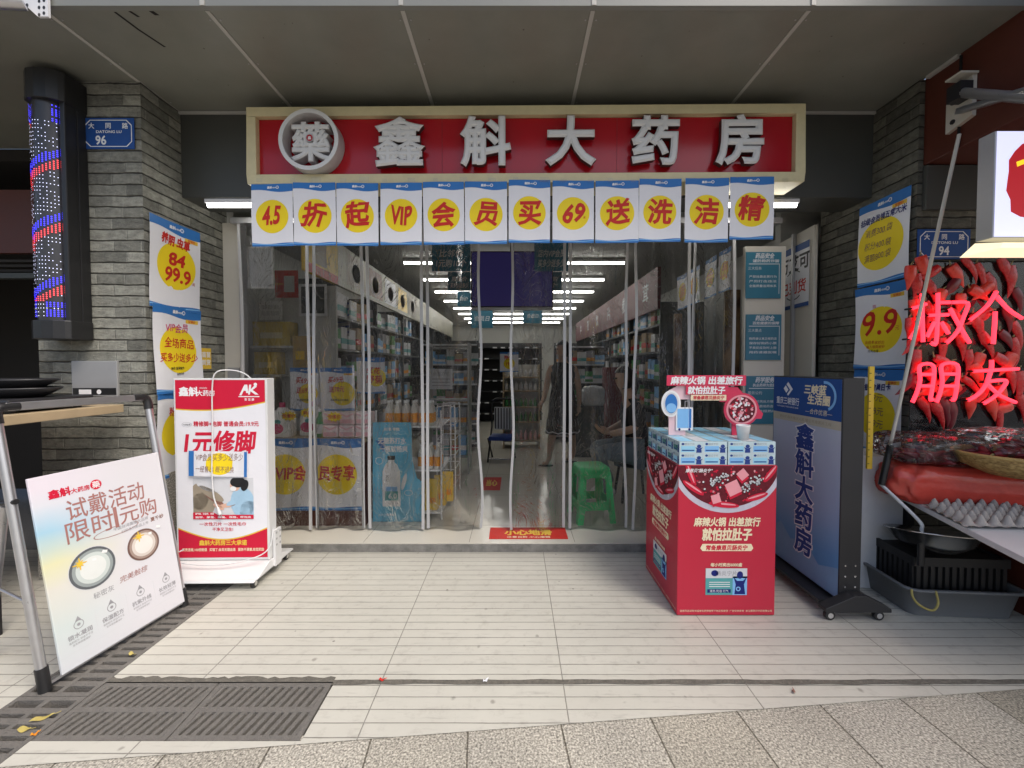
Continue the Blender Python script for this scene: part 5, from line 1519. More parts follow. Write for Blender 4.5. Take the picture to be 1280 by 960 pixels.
# dried chillies fixed to the board: every one its own object
def chilli(l, r, bend, m):
    mb = MB(); pts, rs = [], []
    for i in range(25):
        u = i / 24
        pts.append((bend * math.sin(u * 2.2) * l, 0, -l * u)); rs.append(r * (0.55 + 0.75 * math.sin(min(1, u * 1.6 + 0.25) * PI * 0.62)) * (1 - u ** 1.7) * (1 + 0.06 * math.sin(u * 13 + bend * 20)) + 0.0015)
    mb.tube(pts, rs, m, 16); mb.tube([(0, 0, 0.004), (0.003, 0, 0.018), (0.010, 0, 0.034)], [0.008, 0.004, 0.003], "stem_tan", 6)
    return mb
cms = [(0.19, 0.027, 0.16, "chilli_red"), (0.16, 0.033, 0.08, "chilli_orange"), (0.21, 0.022, 0.30, "chilli_red"), (0.18, 0.025, 0.20, "chilli_dark")]
cpx = [(1152, 338), (1205, 340), (1222, 347), (1252, 340), (1265, 350), (1175, 352, 1.3), (1147, 360), (1160, 368), (1200, 365, 1.0), (1233, 360), (1270, 378), (1143, 392), (1203, 385), (1150, 430, 0.7), (1165, 412), (1180, 440, 0.5), (1200, 436), (1218, 410), (1228, 434), (1240, 405, 1.2), (1258, 402), (1252, 432, -0.4), (1268, 440), (1190, 405), (1145, 485, 0.9), (1136, 492, -0.5), (1160, 480), (1170, 500, 1.2), (1200, 500, 1.2), (1218, 472), (1235, 500, 0.8), (1262, 478), (1275, 482), (1150, 515, -0.3), (1165, 518, -0.3), (1178, 515), (1215, 515), (1238, 516), (1250, 500), (1265, 525, 1.4), (1275, 512), (1138, 415)]
cpx += [(1148, 455, 0.4), (1170, 465, -0.6), (1190, 470, 0.9), (1212, 455, 0.2), (1245, 462, -0.7), (1268, 460, 0.6), (1190, 350, -0.5), (1240, 372, 0.9), (1180, 380, 0.5), (1158, 395, -0.2), (1215, 378, -0.9), (1268, 420, 0.1), (1185, 425, 1.1), (1228, 460, 0.5), (1205, 490, -0.4), (1248, 525, 0.3), (1190, 520, 0.2), (1140, 350, 0.2)]
protos = {}
rc = random.Random(4)
for q in cpx:
    ti = rc.choice([0, 1, 0, 2, 1, 3]); l, r, b, m = cms[ti]
    p = at(q[0], q[1] - 14, 2.561)
    ang = q[2] if len(q) > 2 else rc.uniform(-0.35, 0.35)
    if ti not in protos:
        protos[ti] = chilli(l, r, b, m).build("dried_chilli"); o = protos[ti]
    else:
        o = protos[ti].copy(); COL.objects.link(o)
    o.location = (p.x, 2.569, p.z + 0.02); o.rotation_euler = (0, ang, 0); s = rc.uniform(0.85, 1.1); o.scale = (s, 0.5, s)
    tag(o, "dried red chilli among the many fixed across the neon board", "chilli", "dried chillies on the neon board")
# hanging light-box sign at the right edge
p0, p1 = at(1242, 297, 1.98), at(1242, 163, 1.98)
t = thing("hanging_lightbox", "white backlit sign box with a red shape, cut by the right picture edge", "lightbox", (p0.x, 1.98, p0.z))
mb = MB(); mb.box(-0.004, 0.003, 0, 0.75, 0.075, p1.z - p0.z, "alu_grey"); mb.build("housing", t, bevel=0.003)
mb = MB(); mb.rect(0.0, 0.004, 0.745, p1.z - p0.z - 0.004, "box_glow", 1)
cx, cz = 0.235, 0.27
pts = []
for i in range(26):
    a = 2 * PI * i / 26; rr_ = 0.19 * (1 + 0.04 * math.sin(i * 2.4)) / max(abs(math.cos(a)), abs(math.sin(a))) ** 0.45
    pts.append((cx + rr_ * math.cos(a) * 0.95, cz + rr_ * math.sin(a)))
mb.flat(pts, "box_red", 2)
mb.flat([(0.10, 0.335), (0.16, 0.36), (0.20, 0.385), (0.205, 0.40), (0.15, 0.378), (0.095, 0.358)], "box_yellow", 3); mb.flat([(0.155, 0.30), (0.30, 0.33), (0.30, 0.305), (0.16, 0.275)], "box_yellow", 3)
mb.build("lit_face", t)
mb = MB(); mb.hexa([(-0.075, -0.09, -0.075), (0.75, -0.09, -0.075), (0.75, 0.08, -0.075), (-0.075, 0.08, -0.075)], [(-0.06, -0.09, -0.05), (0.75, -0.09, -0.05), (0.75, 0.08, -0.004), (0.0, 0.08, -0.004)], "box_glow_warm"); mb.build("lit_trough", t)
# awning brackets
def plate_bracket(name, label, pts, x, arms, crank=None):
    pass
t = thing("awning_bracket", "cream steel awning bracket with two folded arms on the maroon fascia at right", "awning bracket", (2.58, 2.40, 2.90))
def L(p): return p - Vector(t.location)
mb = MB()
mb.hexa([L(Vector((2.563, 2.33, 2.80))), L(Vector((2.563, 2.47, 2.77))), L(Vector((2.587, 2.47, 2.77))), L(Vector((2.587, 2.33, 2.80)))], [L(Vector((2.563, 2.33, 3.03))), L(Vector((2.563, 2.47, 3.0))), L(Vector((2.587, 2.47, 3.0))), L(Vector((2.587, 2.33, 3.03)))], "cream_paint")
for y, z in ((2.36, 2.97), (2.43, 2.93), (2.36, 2.85), (2.43, 2.82)): mb.tube([L(Vector((2.558, y, z))), L(Vector((2.563, y, z)))], 0.014, "black_metal", 8)
mb.box(-0.09, -0.075, 0.0, -0.018, 0.0, 0.09, "black_metal"); mb.box(-0.10, -0.085, 0.125, 0.0, 0.0, 0.135, "cream_paint")
mb.build("plate", t)
mb = MB(); mb.tube([L(Vector((2.52, 2.36, 2.945))), L(at(1300, 124, 1.92))], 0.024, "alu", 12); mb.build("arm", t)
mb = MB(); a, b = L(Vector((2.52, 2.36, 2.84))), L(at(1300, 108, 1.92))
mb.tube([a, b], 0.022, "alu", 4); mb.build("arm", t)
t2 = thing("awning_bracket", "white drilled awning bracket on the fascia in the top left corner", "awning bracket", tuple(at(45, 5, 2.09)))
mb = MB()
def P2(px, py): q = at(px, py, 2.085); return (q.x - t2.location.x, q.z - t2.location.z)
mb.prism([P2(62, 22), P2(61, -25), P2(22, -25), P2(25, 0), P2(49, 22)][::-1], -0.012, 0.0, "ink_lightgrey")
for px, py in ((51, 3), (57, 2), (51, 11), (57, 11), (51, 20), (57, 18), (36, 8)): q = P2(px, py); mb.ell(q[0], q[1], 0.007, 0.009, "black_metal", 1, 0.012, 10)
mb.build("plate", t2)
mb = MB(); q0, q1 = at(30, 4, 2.04) - Vector(t2.location), at(-40, 0, 1.95) - Vector(t2.location); mb.tube([q0, q1], 0.03, "alu", 10); mb.build("arm", t2)
# crank rod
mb = MB()
pA, pB, pC, pD, pE = at(1199, 168, 2.35), at(1113, 556, 2.40), at(1102, 606, 2.40), at(1148, 650, 2.24), at(1152, 662, 2.23)
mb.tube([pA, pB], 0.0095, "cream_paint", 10); mb.tube([pB, pC], 0.018, "black_plastic", 10)
mb.tube(smooth([pC, pC + Vector((0.004, -0.01, -0.01)), pD, pE, pE + Vector((0, 0, -0.03))], 6), 0.009, "ink_lightgrey", 8); mb.tube([pE + Vector((0, 0, -0.02)), pE + Vector((0, 0, -0.20))], 0.016, "black_plastic", 10)
tag(mb.build("crank_rod"), "long thin awning crank rod with black grips, hanging slantwise before the neon board", "crank rod")

# stall table
TZ2 = 0.60
tt = thing("stall_table", "white edged stall table of the chilli shop at the right edge, maroon skirt below", "table", (2.6, 2.1, 0))
def Lw(x, y, z): return (x - 2.6, y - 2.1, z)
cor = [(2.40, 2.58), (2.09, 1.62), (3.6, 1.16), (3.9, 2.58)]
mb = MB(); mb.hexa([Lw(x, y, TZ2 - 0.03) for x, y in cor], [Lw(x, y, TZ2) for x, y in cor], "white_metal"); mb.build("top", tt, bevel=0.004)
mb = MB(); mb.hexa([Lw(2.84, 1.80, 0.0), Lw(3.6, 1.6, 0.0), Lw(3.6, 2.5, 0.0), Lw(2.84, 2.5, 0.0)], [Lw(2.84, 1.80, TZ2 - 0.032), Lw(3.6, 1.6, TZ2 - 0.032), Lw(3.6, 2.5, TZ2 - 0.032), Lw(2.84, 2.5, TZ2 - 0.032)], "maroon_panel"); mb.build("skirt", tt)
mb = MB(); mb.box(-0.17, 0.40, 0, -0.13, 0.44, TZ2 - 0.032, "black_metal"); mb.build("leg", tt)
# egg tray
t = thing("egg_tray", "grey pulp egg tray at the front edge of the chilli stall table", "egg tray", (2.27, 2.11, TZ2 + 0.003), R(-3))
mb = MB(); nx, ny = 26, 18
def eg(i, j):
    x, y = 0.66 * i / nx - 0.04, 0.32 * j / ny - 0.16
    k_ = 2 * PI / 0.062
    c_ = (0.5 + 0.5 * math.cos(x * k_)) * (0.5 + 0.5 * math.cos(y * k_))
    return (x + 0.3 * y, y, 0.010 + 0.052 * c_ ** 0.75)
nx, ny = 62, 44
V = [eg(i, j) for j in range(ny + 1) for i in range(nx + 1)]
mb.mesh(V, [(j * (nx + 1) + i, j * (nx + 1) + i + 1, (j + 1) * (nx + 1) + i + 1, (j + 1) * (nx + 1) + i) for j in range(ny) for i in range(nx)], "egg_tray_pulp", True)
mb.build("tray", t)
# red plastic bundle
from mathutils import noise as mnoise
def crumple(mb, cx, cy, cz, rx, ry, rz, m, seed, n=72, k=36, amp=0.10, ex=0.55):
    V, F = [], []
    so = Vector((seed * 3.7, seed * 1.3, seed * 0.9))
    for i in range(k + 1):
        v = PI * i / k
        for j in range(n):
            u = 2 * PI * j / n
            sx = math.copysign(abs(math.cos(u)) ** ex, math.cos(u)); sy = math.copysign(abs(math.sin(u)) ** ex, math.sin(u))
            s = math.sin(v) ** ex if 0 < i < k else 0
            p = Vector((rx * sx * s, ry * sy * s, rz * math.copysign(abs(math.cos(v)) ** 0.7, math.cos(v))))
            q = p * 6.5 + so
            d = amp * (abs(mnoise.noise(q)) * 1.2 - 0.35 + 0.5 * abs(mnoise.noise(q * 2.3)) + 0.25 * mnoise.noise(q * 5.1))
            p = p * (1 + d)
            p.z = max(p.z, -rz * 0.85)
            V.append((cx + p.x, cy + p.y, cz + p.z))
    for i in range(k):
        for j in range(n): F.append((i * n + j, (i + 1) * n + j, (i + 1) * n + (j + 1) % n, i * n + (j + 1) % n))
    mb.mesh(V, F, m, False)
mb = MB(); crumple(mb, 0, 0, 0.10, 0.37, 0.17, 0.118, "bag_red", 3, amp=0.15, ex=0.3); mb.s = [True] * len(mb.s)
o = mb.build("red_bag", None, (2.60, 2.40, TZ2 + 0.002)); o.rotation_euler = (0, 0, R(-14)); tag(o, "crumpled red plastic bundle on the chilli stall table, under the bamboo tray", "plastic bag")
# bamboo tray with dried chillies, in clear film
t = thing("bamboo_tray", "shallow woven bamboo tray on top of the red bundle", "tray", (2.78, 2.16, TZ2 + 0.215), R(-10))
weave_mat("woven_bamboo", (0.20, 0.12, 0.035), (0.46, 0.32, 0.12), 60, 90)
mb = MB(); mb.lathe([(0, 0.0), (0.20, 0.004), (0.31, 0.055), (0.335, 0.10), (0.345, 0.105), (0.345, 0.095), (0.32, 0.045), (0.21, -0.008), (0, -0.012)], "woven_bamboo", (0, 0, 0), 48, 1.0, 0.72); mb.build("weave", t)
mb = MB(); mb.tube([(0.343 * math.cos(2 * PI * i / 40), 0.343 * 0.72 * math.sin(2 * PI * i / 40), 0.104) for i in range(40)], 0.010, "bamboo", 8, closed=True)
mb.build("rim", t)
rc2 = random.Random(9)
tr0 = Vector(t.location)
first = None
for k in range(34):
    a, q = rc2.uniform(0, 2 * PI), 0.25 * math.sqrt(rc2.random())
    if first is None: first = chilli(0.11, 0.017, 0.2, "chilli_dark").build("dark_chilli"); o = first
    else: o = first.copy(); COL.objects.link(o)
    o.location = tr0 + Vector((q * math.cos(a), q * 0.7 * math.sin(a), 0.075 + 0.055 * rc2.random())); o.rotation_euler = (R(90) + rc2.uniform(-0.4, 0.4), rc2.uniform(-0.3, 0.3), rc2.uniform(0, 6.28))
    tag(o, "dark dried chilli in the heap on the bamboo tray", "chilli", "dark chillies heaped on the bamboo tray")
first = None
for k in range(26):
    if first is None: first = chilli(0.10, 0.018, 0.2, "chilli_dark").build("dark_chilli"); o = first
    else: o = first.copy(); COL.objects.link(o)
    o.location = (2.40 + rc2.uniform(-0.08, 0.16), 2.38 + rc2.uniform(-0.08, 0.14), TZ2 + 0.245 + 0.03 * rc2.random()); o.rotation_euler = (R(90) + rc2.uniform(-0.3, 0.3), rc2.uniform(-0.3, 0.3), rc2.uniform(0, 6.28))
    tag(o, "dark dried chilli in the clear bag on the red bundle", "chilli", "dark chillies in the clear bag")
mb = MB(); crumple(mb, 0, 0, 0.075, 0.26, 0.17, 0.085, "clear_film", 8, amp=0.2)
o = mb.build("clear_bag", None, (2.46, 2.42, TZ2 + 0.235)); tag(o, "crinkled clear plastic bag of dark chillies at the left end of the stall table", "plastic bag")
mb = MB(); crumple(mb, 0, 0, 0.075, 0.32, 0.2, 0.075, "clear_film", 18, amp=0.22)
o = mb.build("clear_bag", None, (2.86, 2.28, TZ2 + 0.285)); tag(o, "crinkled clear plastic film over the heap on the bamboo tray", "plastic bag")
# steel bowl, black crate, grey basin under the table
mb = MB(); mb.lathe([(0, 0), (0.09, 0.002), (0.17, 0.045), (0.215, 0.11), (0.228, 0.112), (0.226, 0.118), (0.212, 0.117), (0.165, 0.052), (0.088, 0.008), (0, 0.006)], "steel", (0, 0, 0), 40)
o = mb.build("steel_bowl", None, (2.37, 2.28, 0.345)); o.rotation_euler = (R(-12), R(4), 0); o.scale = (0.92, 0.92, 0.95); tag(o, "shallow steel bowl on the black crate under the stall table", "bowl")
t = thing("black_crate", "black slatted plastic crate sitting in the grey basin under the stall table", "crate", (2.50, 2.42, 0.03), R(-4))
mb = MB(); w_, d_, h_ = 0.50, 0.36, 0.29
mb.box(-w_ / 2, -d_ / 2, 0, w_ / 2, d_ / 2, 0.012, "crate_black")
for s in (-1, 1):
    for k in range(13):
        x = -w_ / 2 + 0.015 + (w_ - 0.05) * k / 12; mb.box(x, s * (d_ / 2 - 0.008) - 0.006, 0.012, x + 0.02, s * (d_ / 2 - 0.008) + 0.006, h_ - 0.03, "crate_black")
    for k in range(10):
        y = -d_ / 2 + 0.015 + (d_ - 0.05) * k / 9; mb.box(s * (w_ / 2 - 0.008) - 0.006, y, 0.012, s * (w_ / 2 - 0.008) + 0.006, y + 0.02, h_ - 0.03, "crate_black")
    mb.box(-w_ / 2, s * (d_ / 2 - 0.008) - 0.009, h_ - 0.05, w_ / 2, s * (d_ / 2 - 0.008) + 0.009, h_, "crate_black"); mb.box(s * (w_ / 2 - 0.008) - 0.009, -d_ / 2 + 0.018, h_ - 0.049, s * (w_ / 2 - 0.008) + 0.009, d_ / 2 - 0.018, h_ - 0.001, "crate_black")
    if s > 0: mb.box(-w_ / 2 + 0.02, -d_ / 2 + 0.026, h_ - 0.03, w_ / 2 - 0.02, d_ / 2 - 0.026, h_ - 0.012, "crate_black")
    mb.box(-w_ / 2 + 0.02, s * (d_ / 2 - 0.02) - 0.004, 0.013, w_ / 2 - 0.02, s * (d_ / 2 - 0.02) + 0.004, h_ - 0.06, "crate_black"); mb.box(s * (w_ / 2 - 0.02) - 0.004, -d_ / 2 + 0.03, 0.013, s * (w_ / 2 - 0.02) + 0.004, d_ / 2 - 0.03, h_ - 0.06, "crate_black")
mb.build("crate", t)
t = thing("grey_basin", "grey rectangular plastic basin on the paving under the stall table", "basin", (2.49, 2.42, 0.0), R(-4))
def rrect(w, d, r, z, n=5):
    out = []
    for cx, cy, a0 in ((w / 2 - r, d / 2 - r, 0), (-w / 2 + r, d / 2 - r, 90), (-w / 2 + r, -d / 2 + r, 180), (w / 2 - r, -d / 2 + r, 270)):
        for i in range(n + 1):
            a = R(a0 + 90 * i / n); out.append((cx + r * math.cos(a), cy + r * math.sin(a), z))
    return out
def loft(mb, rings, m, caps=(True, True)):
    n_ = len(rings[0]); V = [p for r_ in rings for p in r_]
    mb.mesh(V, [(i * n_ + j, i * n_ + (j + 1) % n_, (i + 1) * n_ + (j + 1) % n_, (i + 1) * n_ + j) for i in range(len(rings) - 1) for j in range(n_)], m, True)
    if caps[0]: mb.face(rings[0][::-1], m)
    if caps[1]: mb.face(rings[-1], m)
mb = MB(); loft(mb, [rrect(0.54, 0.40, 0.05, 0.002), rrect(0.60, 0.45, 0.06, 0.15), rrect(0.635, 0.485, 0.07, 0.152), rrect(0.635, 0.485, 0.07, 0.165), rrect(0.59, 0.44, 0.055, 0.163), rrect(0.52, 0.38, 0.045, 0.012)], "basin_grey"); mb.build("tub", t)
mb = MB(); mb.tube(smooth([(-0.29, -0.225, 0.16), (-0.30, -0.245, 0.13), (-0.27, -0.25, 0.09), (-0.20, -0.247, 0.06), (-0.17, -0.245, 0.10), (-0.18, -0.24, 0.165)]), 0.006, "dry_leaf", 6); mb.build("handle_cord", t)

# ================================================================== INTERIOR
# door frame, panels beside the doorway
t = thing("door_panel", "pale cream door panel with its grey frame at the left side of the doorway", "door panel", (-2.32, 3.36, IZ))
mb = MB(); mb.box(-0.07, 0, 0, 0.07, 0.03, 2.50, "cream_paint"); mb.build("panel", t, bevel=0.003)
mb = MB(); mb.box(0.072, -0.02, 0, 0.095, 0.05, 2.5, "alu_grey"); mb.box(-0.04, -0.012, 0.70, 0.055, -0.002, 1.32, "alu_grey"); mb.build("frame", t, bevel=0.002)
t = thing("picture_frame", "empty white frame hanging behind the curtain at the upper left of the doorway", "frame", tuple(at(325, 335, 3.45)))
mb = MB()
mb.box(-0.11, 0, -0.17, 0.11, 0.02, -0.155, "ink_white"); mb.box(-0.11, 0, 0.165, 0.11, 0.02, 0.18, "ink_white"); mb.box(-0.11, 0, -0.155, -0.10, 0.02, 0.165, "ink_white"); mb.box(0.095, 0, -0.155, 0.11, 0.02, 0.165, "ink_white"); mb.build("frame", t)
mb = MB(); mb.box(-0.10, 0.008, -0.155, 0.095, 0.012, 0.165, "ink_lightgrey"); mb.build("pane", t)
t = thing("door_panel", "cream folded door panel at the right side of the doorway with a notice on it", "door panel", (2.50, 3.42, IZ), R(-90 + 10))
mb = MB(); mb.box(-0.03, 0, 0, 0.50, 0.03, 2.50, "cream_paint"); mb.build("panel", t, bevel=0.003)
mb = MB(); mb.box(0.23, -0.03, 0, 0.255, -0.002, 2.5, "alu_grey"); mb.build("rail", t)
t.rotation_euler = (0, 0, R(-95)); t.location = (2.515, 3.90, IZ)
mb = MB(); nw, nh = 0.44, 0.55
mb.rect(-nw / 2, -nh / 2, nw / 2, nh / 2, "paper", 1); mb.rect(-nw / 2, nh / 2 - 0.06, nw / 2, nh / 2, "ink_deep_blue", 2); mb.rect(-nw / 2, -nh / 2, nw / 2, -nh / 2 + 0.035, "ink_deep_blue", 2)
mb.text("万艾可", 0.0, 0.12, 0.15, "ink_black", 3, 0, 0.03); mb.text("已到货", 0.0, -0.09, 0.125, "ink_red", 3, 0, 0.02)
mb.ring(0, -0.07, 0.145, 0.155, "ink_black", 3, 0, 16, 0.85, 0.9, 2.25); mb.ring(0, -0.07, 0.145, 0.155, "ink_black", 3, 0, 16, 0.85, 4.0, 5.4)
mb.box(-nw / 2, 0.0, -nh / 2, nw / 2, 0.001, nh / 2, "paper")
off = Matrix.Rotation(R(-95), 3, 'Z') @ Vector((0.235, -0.008, 0))
o = mb.build("wall_notice", None, Vector(t.location) + off + Vector((0, 0, 2.12))); o.rotation_euler = (0, 0, R(-95)); tag(o, "white notice with black and red characters and navy bands on the cream door panel", "notice")

def notice_board(px0, px1, py0, py1, Y, lines, label):
    a, b = at(px0, py1, Y), at(px1, py0, Y); w, h = b.x - a.x, b.z - a.z
    t = thing("notice_board", label, "notice", ((a.x + b.x) / 2, Y, (a.z + b.z) / 2), 0, "teal notices beside the doorway")
    mb = MB(); mb.box(-w / 2, 0, -h / 2, w / 2, 0.008, h / 2, "teal_board"); mb.build("board", t)
    mb = MB(); mb.text(lines[0], 0.03 * w, 0.42 * h, 0.12 * h, "ink_lightgrey", 1, 0, 0.03, 0.2, width=0.55 * w); mb.text(lines[1], 0.06 * w, 0.31 * h, 0.07 * h, "ink_lightgrey", 1, 0, 0.02, 0.1, width=0.75 * w)
    mb.rect(-0.42 * w, 0.235 * h, 0.44 * w, 0.25 * h, "ink_lightgrey", 1); mb.rect(0.435 * w, -0.40 * h, 0.45 * w, 0.25 * h, "ink_lightgrey", 1)
    mb.text(lines[2], -0.25 * w, 0.15 * h, 0.075 * h, "ink_lightgrey", 1)
    for k, s in enumerate(lines[3:]): mb.text(s, -0.02 * w, (-0.03 - 0.10 * k) * h, 0.06 * h, "ink_lightgrey", 1, 0, 0.01, width=0.78 * w)
    mb.build("lettering", t)
mb = MB(); a, b = at(926, 640, 3.36), at(982, 308, 3.36); mb.box(a.x, 3.352, IZ, b.x, 3.39, b.z, "cream_paint"); tag(mb.build("notice_stand", bevel=0.003), "tall cream panel at the right of the doorway that carries three teal notices", "panel")
notice_board(932, 977, 315, 373, 3.34, ["药品安全", "谨防购药诈骗", "三大任务", "严禁挂靠走票行为", "严厉打击违法", "全面质量追溯体系"], "teal notice with pale lettering at the right of the doorway, topmost of three")
notice_board(932, 977, 393, 450, 3.34, ["药品安全", "百姓健康的保障", "三大要点", "购药请认准正规药店", "保存好购药小票", "不良反应及时上报", "用药请遵医嘱"], "teal notice with thin white lines at the right of the doorway, middle of three")
notice_board(932, 977, 470, 530, 3.34, ["药学服务", "执业药师为您服务", "服务公约", "处方药凭处方销售", "特殊人群用药咨询", "投诉举报热线"], "teal notice partly hidden by the bank lightbox, lowest of three")

# clear strip curtain
mb = MB(); mb.box(-2.24, 3.235, 2.515, 2.1, 3.30, 2.56, "alu"); tag(mb.build("curtain_rail", bevel=0.003), "long metal rail holding the clear strip curtain above the doorway", "rail")
CG = "clear curtain panels across the doorway"
panels = [(-2.20, -1.63, 0, 0), (-1.615, -1.215, 0, 0.0), (-1.185, -0.73, 0, 0), (-0.715, -0.275, 0, 0.02), (-0.035, 0.405, 0.015, 0), (0.43, 0.90, 0, 0.012), (0.945, 1.40, 0.012, 0), (1.42, 1.75, 0, 0)]
clabs = ["clear curtain panel furthest left, over the yellow boxes", "clear curtain panel in front of the detergent table", "clear curtain panel in front of the blue bottle advert", "clear curtain panel whose wavy white edge borders the left of the entrance gap", "clear curtain panel whose wavy white edge borders the right of the entrance gap", "clear curtain panel in front of the green stool", "clear curtain panel in front of the seated person", "clear curtain panel furthest right, over the carved brown panel"]
for k, ((xa, xb, wl, wr), lab) in enumerate(zip(panels, clabs)):
    xc = (xa + xb) / 2
    t = thing("strip_curtain", lab, "curtain", (xc, 3.262 + 0.012 * (k % 2), IZ + 0.02), 0, CG)
    rr = random.Random(100 + k); p1_, p2_, a1_ = rr.uniform(0, 6), rr.uniform(0, 6), rr.uniform(0.012, 0.026)
    hh = 2.44
    nx, nz = 18, 40
    def edge_dx(u, z):
        e = 0
        if u < 0.5 and wl: e = wl * math.sin((hh - z) * 5.2 + p1_) * (1 - z / hh) ** 0.5 * (1 - 2 * u)
        if u > 0.5 and wr: e = wr * math.sin((hh - z) * 5.2 + p2_) * (1 - z / hh) ** 0.5 * (2 * u - 1)
        return e
    def cp(i, j):
        u, z = i / nx, hh * j / nz
        x = (xa - xc) + (xb - xa) * u + edge_dx(u, z)
        y = a1_ * math.sin(u * 9 + p1_ + z * 0.5) * (0.35 + 0.65 * (1 - z / hh)) + 0.012 * math.sin(z * 3.1 + p2_ + u * 2)
        return (x, y, z)
    mb = MB(); V = [cp(i, j) for j in range(nz + 1) for i in range(nx + 1)]
    mb.mesh(V, [(j * (nx + 1) + i, j * (nx + 1) + i + 1, (j + 1) * (nx + 1) + i + 1, (j + 1) * (nx + 1) + i) for j in range(nz) for i in range(nx)], "clear_pvc", True)
    mb.build("clear_sheet", t)
    for i, s in ((0, 1), (nx, -1)):
        mb = MB()
        for j in range(nz):
            A, B = Vector(cp(i, j)), Vector(cp(i, j + 1)); w_ = 0.023 if not (wl and i == 0 or wr and i == nx) else 0.020
            x0, x1 = (0, w_) if s > 0 else (-w_, 0)
            for dy in (-0.004, 0.004):
                q = [A + Vector((x0, dy, 0)), A + Vector((x1, dy, 0)), B + Vector((x1, dy, 0)), B + Vector((x0, dy, 0))]
                mb.face(q if dy < 0 else q[::-1], "magnet_strip", True)
            for x in (x0, x1):
                q = [A + Vector((x, -0.004, 0)), A + Vector((x, 0.004, 0)), B + Vector((x, 0.004, 0)), B + Vector((x, -0.004, 0))]
                mb.face(q, "magnet_strip", True)
        mb.build("edge_strip", t)

# ceiling tube lamps inside
TG = "lit tube lamps on the pharmacy ceiling"
mb = MB(); mb.box(-0.5, -0.03, 0.028, 0.5, 0.03, 0.06, "white_metal")
first = None
cols = [(-1.12, "left"), (-0.10, "middle"), (1.06, "right")]
for r_ in range(8):
    Y = 5.95 + 1.15 * r_
    for c_, (x, nm) in enumerate(cols):
        if first is None:
            first = thing("ceiling_lamp", "", "lamp", (x, Y, 2.87), 0, TG); mb.build("fixture", first)
            m2 = MB(); m2.tube([(-0.49, 0, 0.014), (0.49, 0, 0.014)], 0.017, "tube_glow", 8); m2.build("tube", first); o = first
        else: o = dup(first, (x + rnd.uniform(-0.03, 0.03), Y, 2.87))
        lab = "lit tube lamp on the pharmacy ceiling, %s column, %s row from the doorway" % (nm, ["first", "second", "third", "fourth", "fifth", "sixth", "seventh", "eighth"][r_])
        tag(o, lab, "lamp", TG)

# wall shelving with goods
def shelving(name, label, x0, x1, ya, yb, zs, ztop, head, headm, facing):
    t = thing(name, label, "shelving", ((x0 + x1) / 2, ya, IZ))
    xm = (x0 + x1) / 2
    bx_ = x0 if facing > 0 else x1
    mb = MB(); mb.box(bx_ - xm - 0.01, 0, 0, bx_ - xm + 0.01, yb - ya, ztop, "shelf_dark"); mb.build("back_panel", t)
    for z in zs:
        mb = MB(); mb.box(x0 - xm + 0.011, 0.021, z - IZ, x1 - xm - 0.011, yb - ya - 0.021, z - IZ + 0.025, "shelf_dark"); mb.build("shelf", t)
    n_ = int((yb - ya) / 1.2)
    for k in range(n_ + 1):
        y = (yb - ya) * k / n_
        mb = MB(); mb.box(x0 - xm + 0.011, y - 0.012, 0, x1 - xm - 0.011, y + 0.012, ztop, "shelf_dark"); mb.build("upright", t)
    fx_ = (x1 if facing > 0 else x0) - xm
    mb = MB(); mb.box(fx_ - 0.02, 0, head[0] - IZ, fx_ + 0.02, yb - ya, head[1] - IZ, headm); hp = mb.build("header", t)
    return t, hp, fx_
mat("header_tan", (0.34, 0.32, 0.22), 0.5, var=0.35, scale=1.6); mat("header_red", (0.11, 0.010, 0.014), 0.6)
ZS = (0.12, 0.48, 0.84, 1.20, 1.55, 1.88)
lsx = shelving("wall_shelving", "long dark shelving with tan picture header along the left pharmacy wall", -2.3, -1.78, 4.08, 11.5, ZS, 2.2, (2.20, 2.62), "header_tan", 1)
rsx = shelving("wall_shelving", "long dark shelving with a dark red header along the right pharmacy wall", 1.72, 2.25, 4.9, 11.5, ZS, 2.1, (2.08, 2.58), "header_red", -1)
for k, ch in enumerate("中药饮片参茸"):
    mb = MB(); mb.text(ch, 0.9 + 1.05 * k, 0, 0.25, "ink_lightgrey", 1, 0, 0.02)
    mb.v = [Vector((rsx[2] - 0.022, 6.6 - p.x, 2.28 + p.z)) for p in mb.v]; mb.build("character", rsx[0])
mb = MB()
for k in range(5):
    y = 0.2 + 0.62 * k
    mb.flat([(y, -0.16), (y + 0.55, -0.16), (y + 0.5, 0.17), (y + 0.04, 0.17)], ["ink_khaki", "ink_brown", "ink_lightgrey", "ink_gold", "ink_khaki"][k], 1); mb.ell(y + 0.27, 0.0, 0.12, 0.10, ["ink_lightgrey", "ink_gold", "ink_khaki", "ink_lightgrey", "ink_brown"][k], 2)
mb.v = [Vector((lsx[2] + 0.022, p.x, 2.35 + p.z)) for p in mb.v]; mb.build("picture_strip", lsx[0])
mb = MB(); mb.box(lsx[2] - 0.02, -0.62, 2.14, lsx[2] + 0.02, -0.003, 2.56, "ink_gold"); mb.box(lsx[2] + 0.0201, -0.62, 2.14, lsx[2] + 0.0215, -0.003, 2.22, "ink_red"); mb.box(lsx[2] + 0.0201, -0.50, 2.24, lsx[2] + 0.0215, -0.25, 2.5, "ink_khaki"); mb.build("end_board", lsx[0])
pk = {}
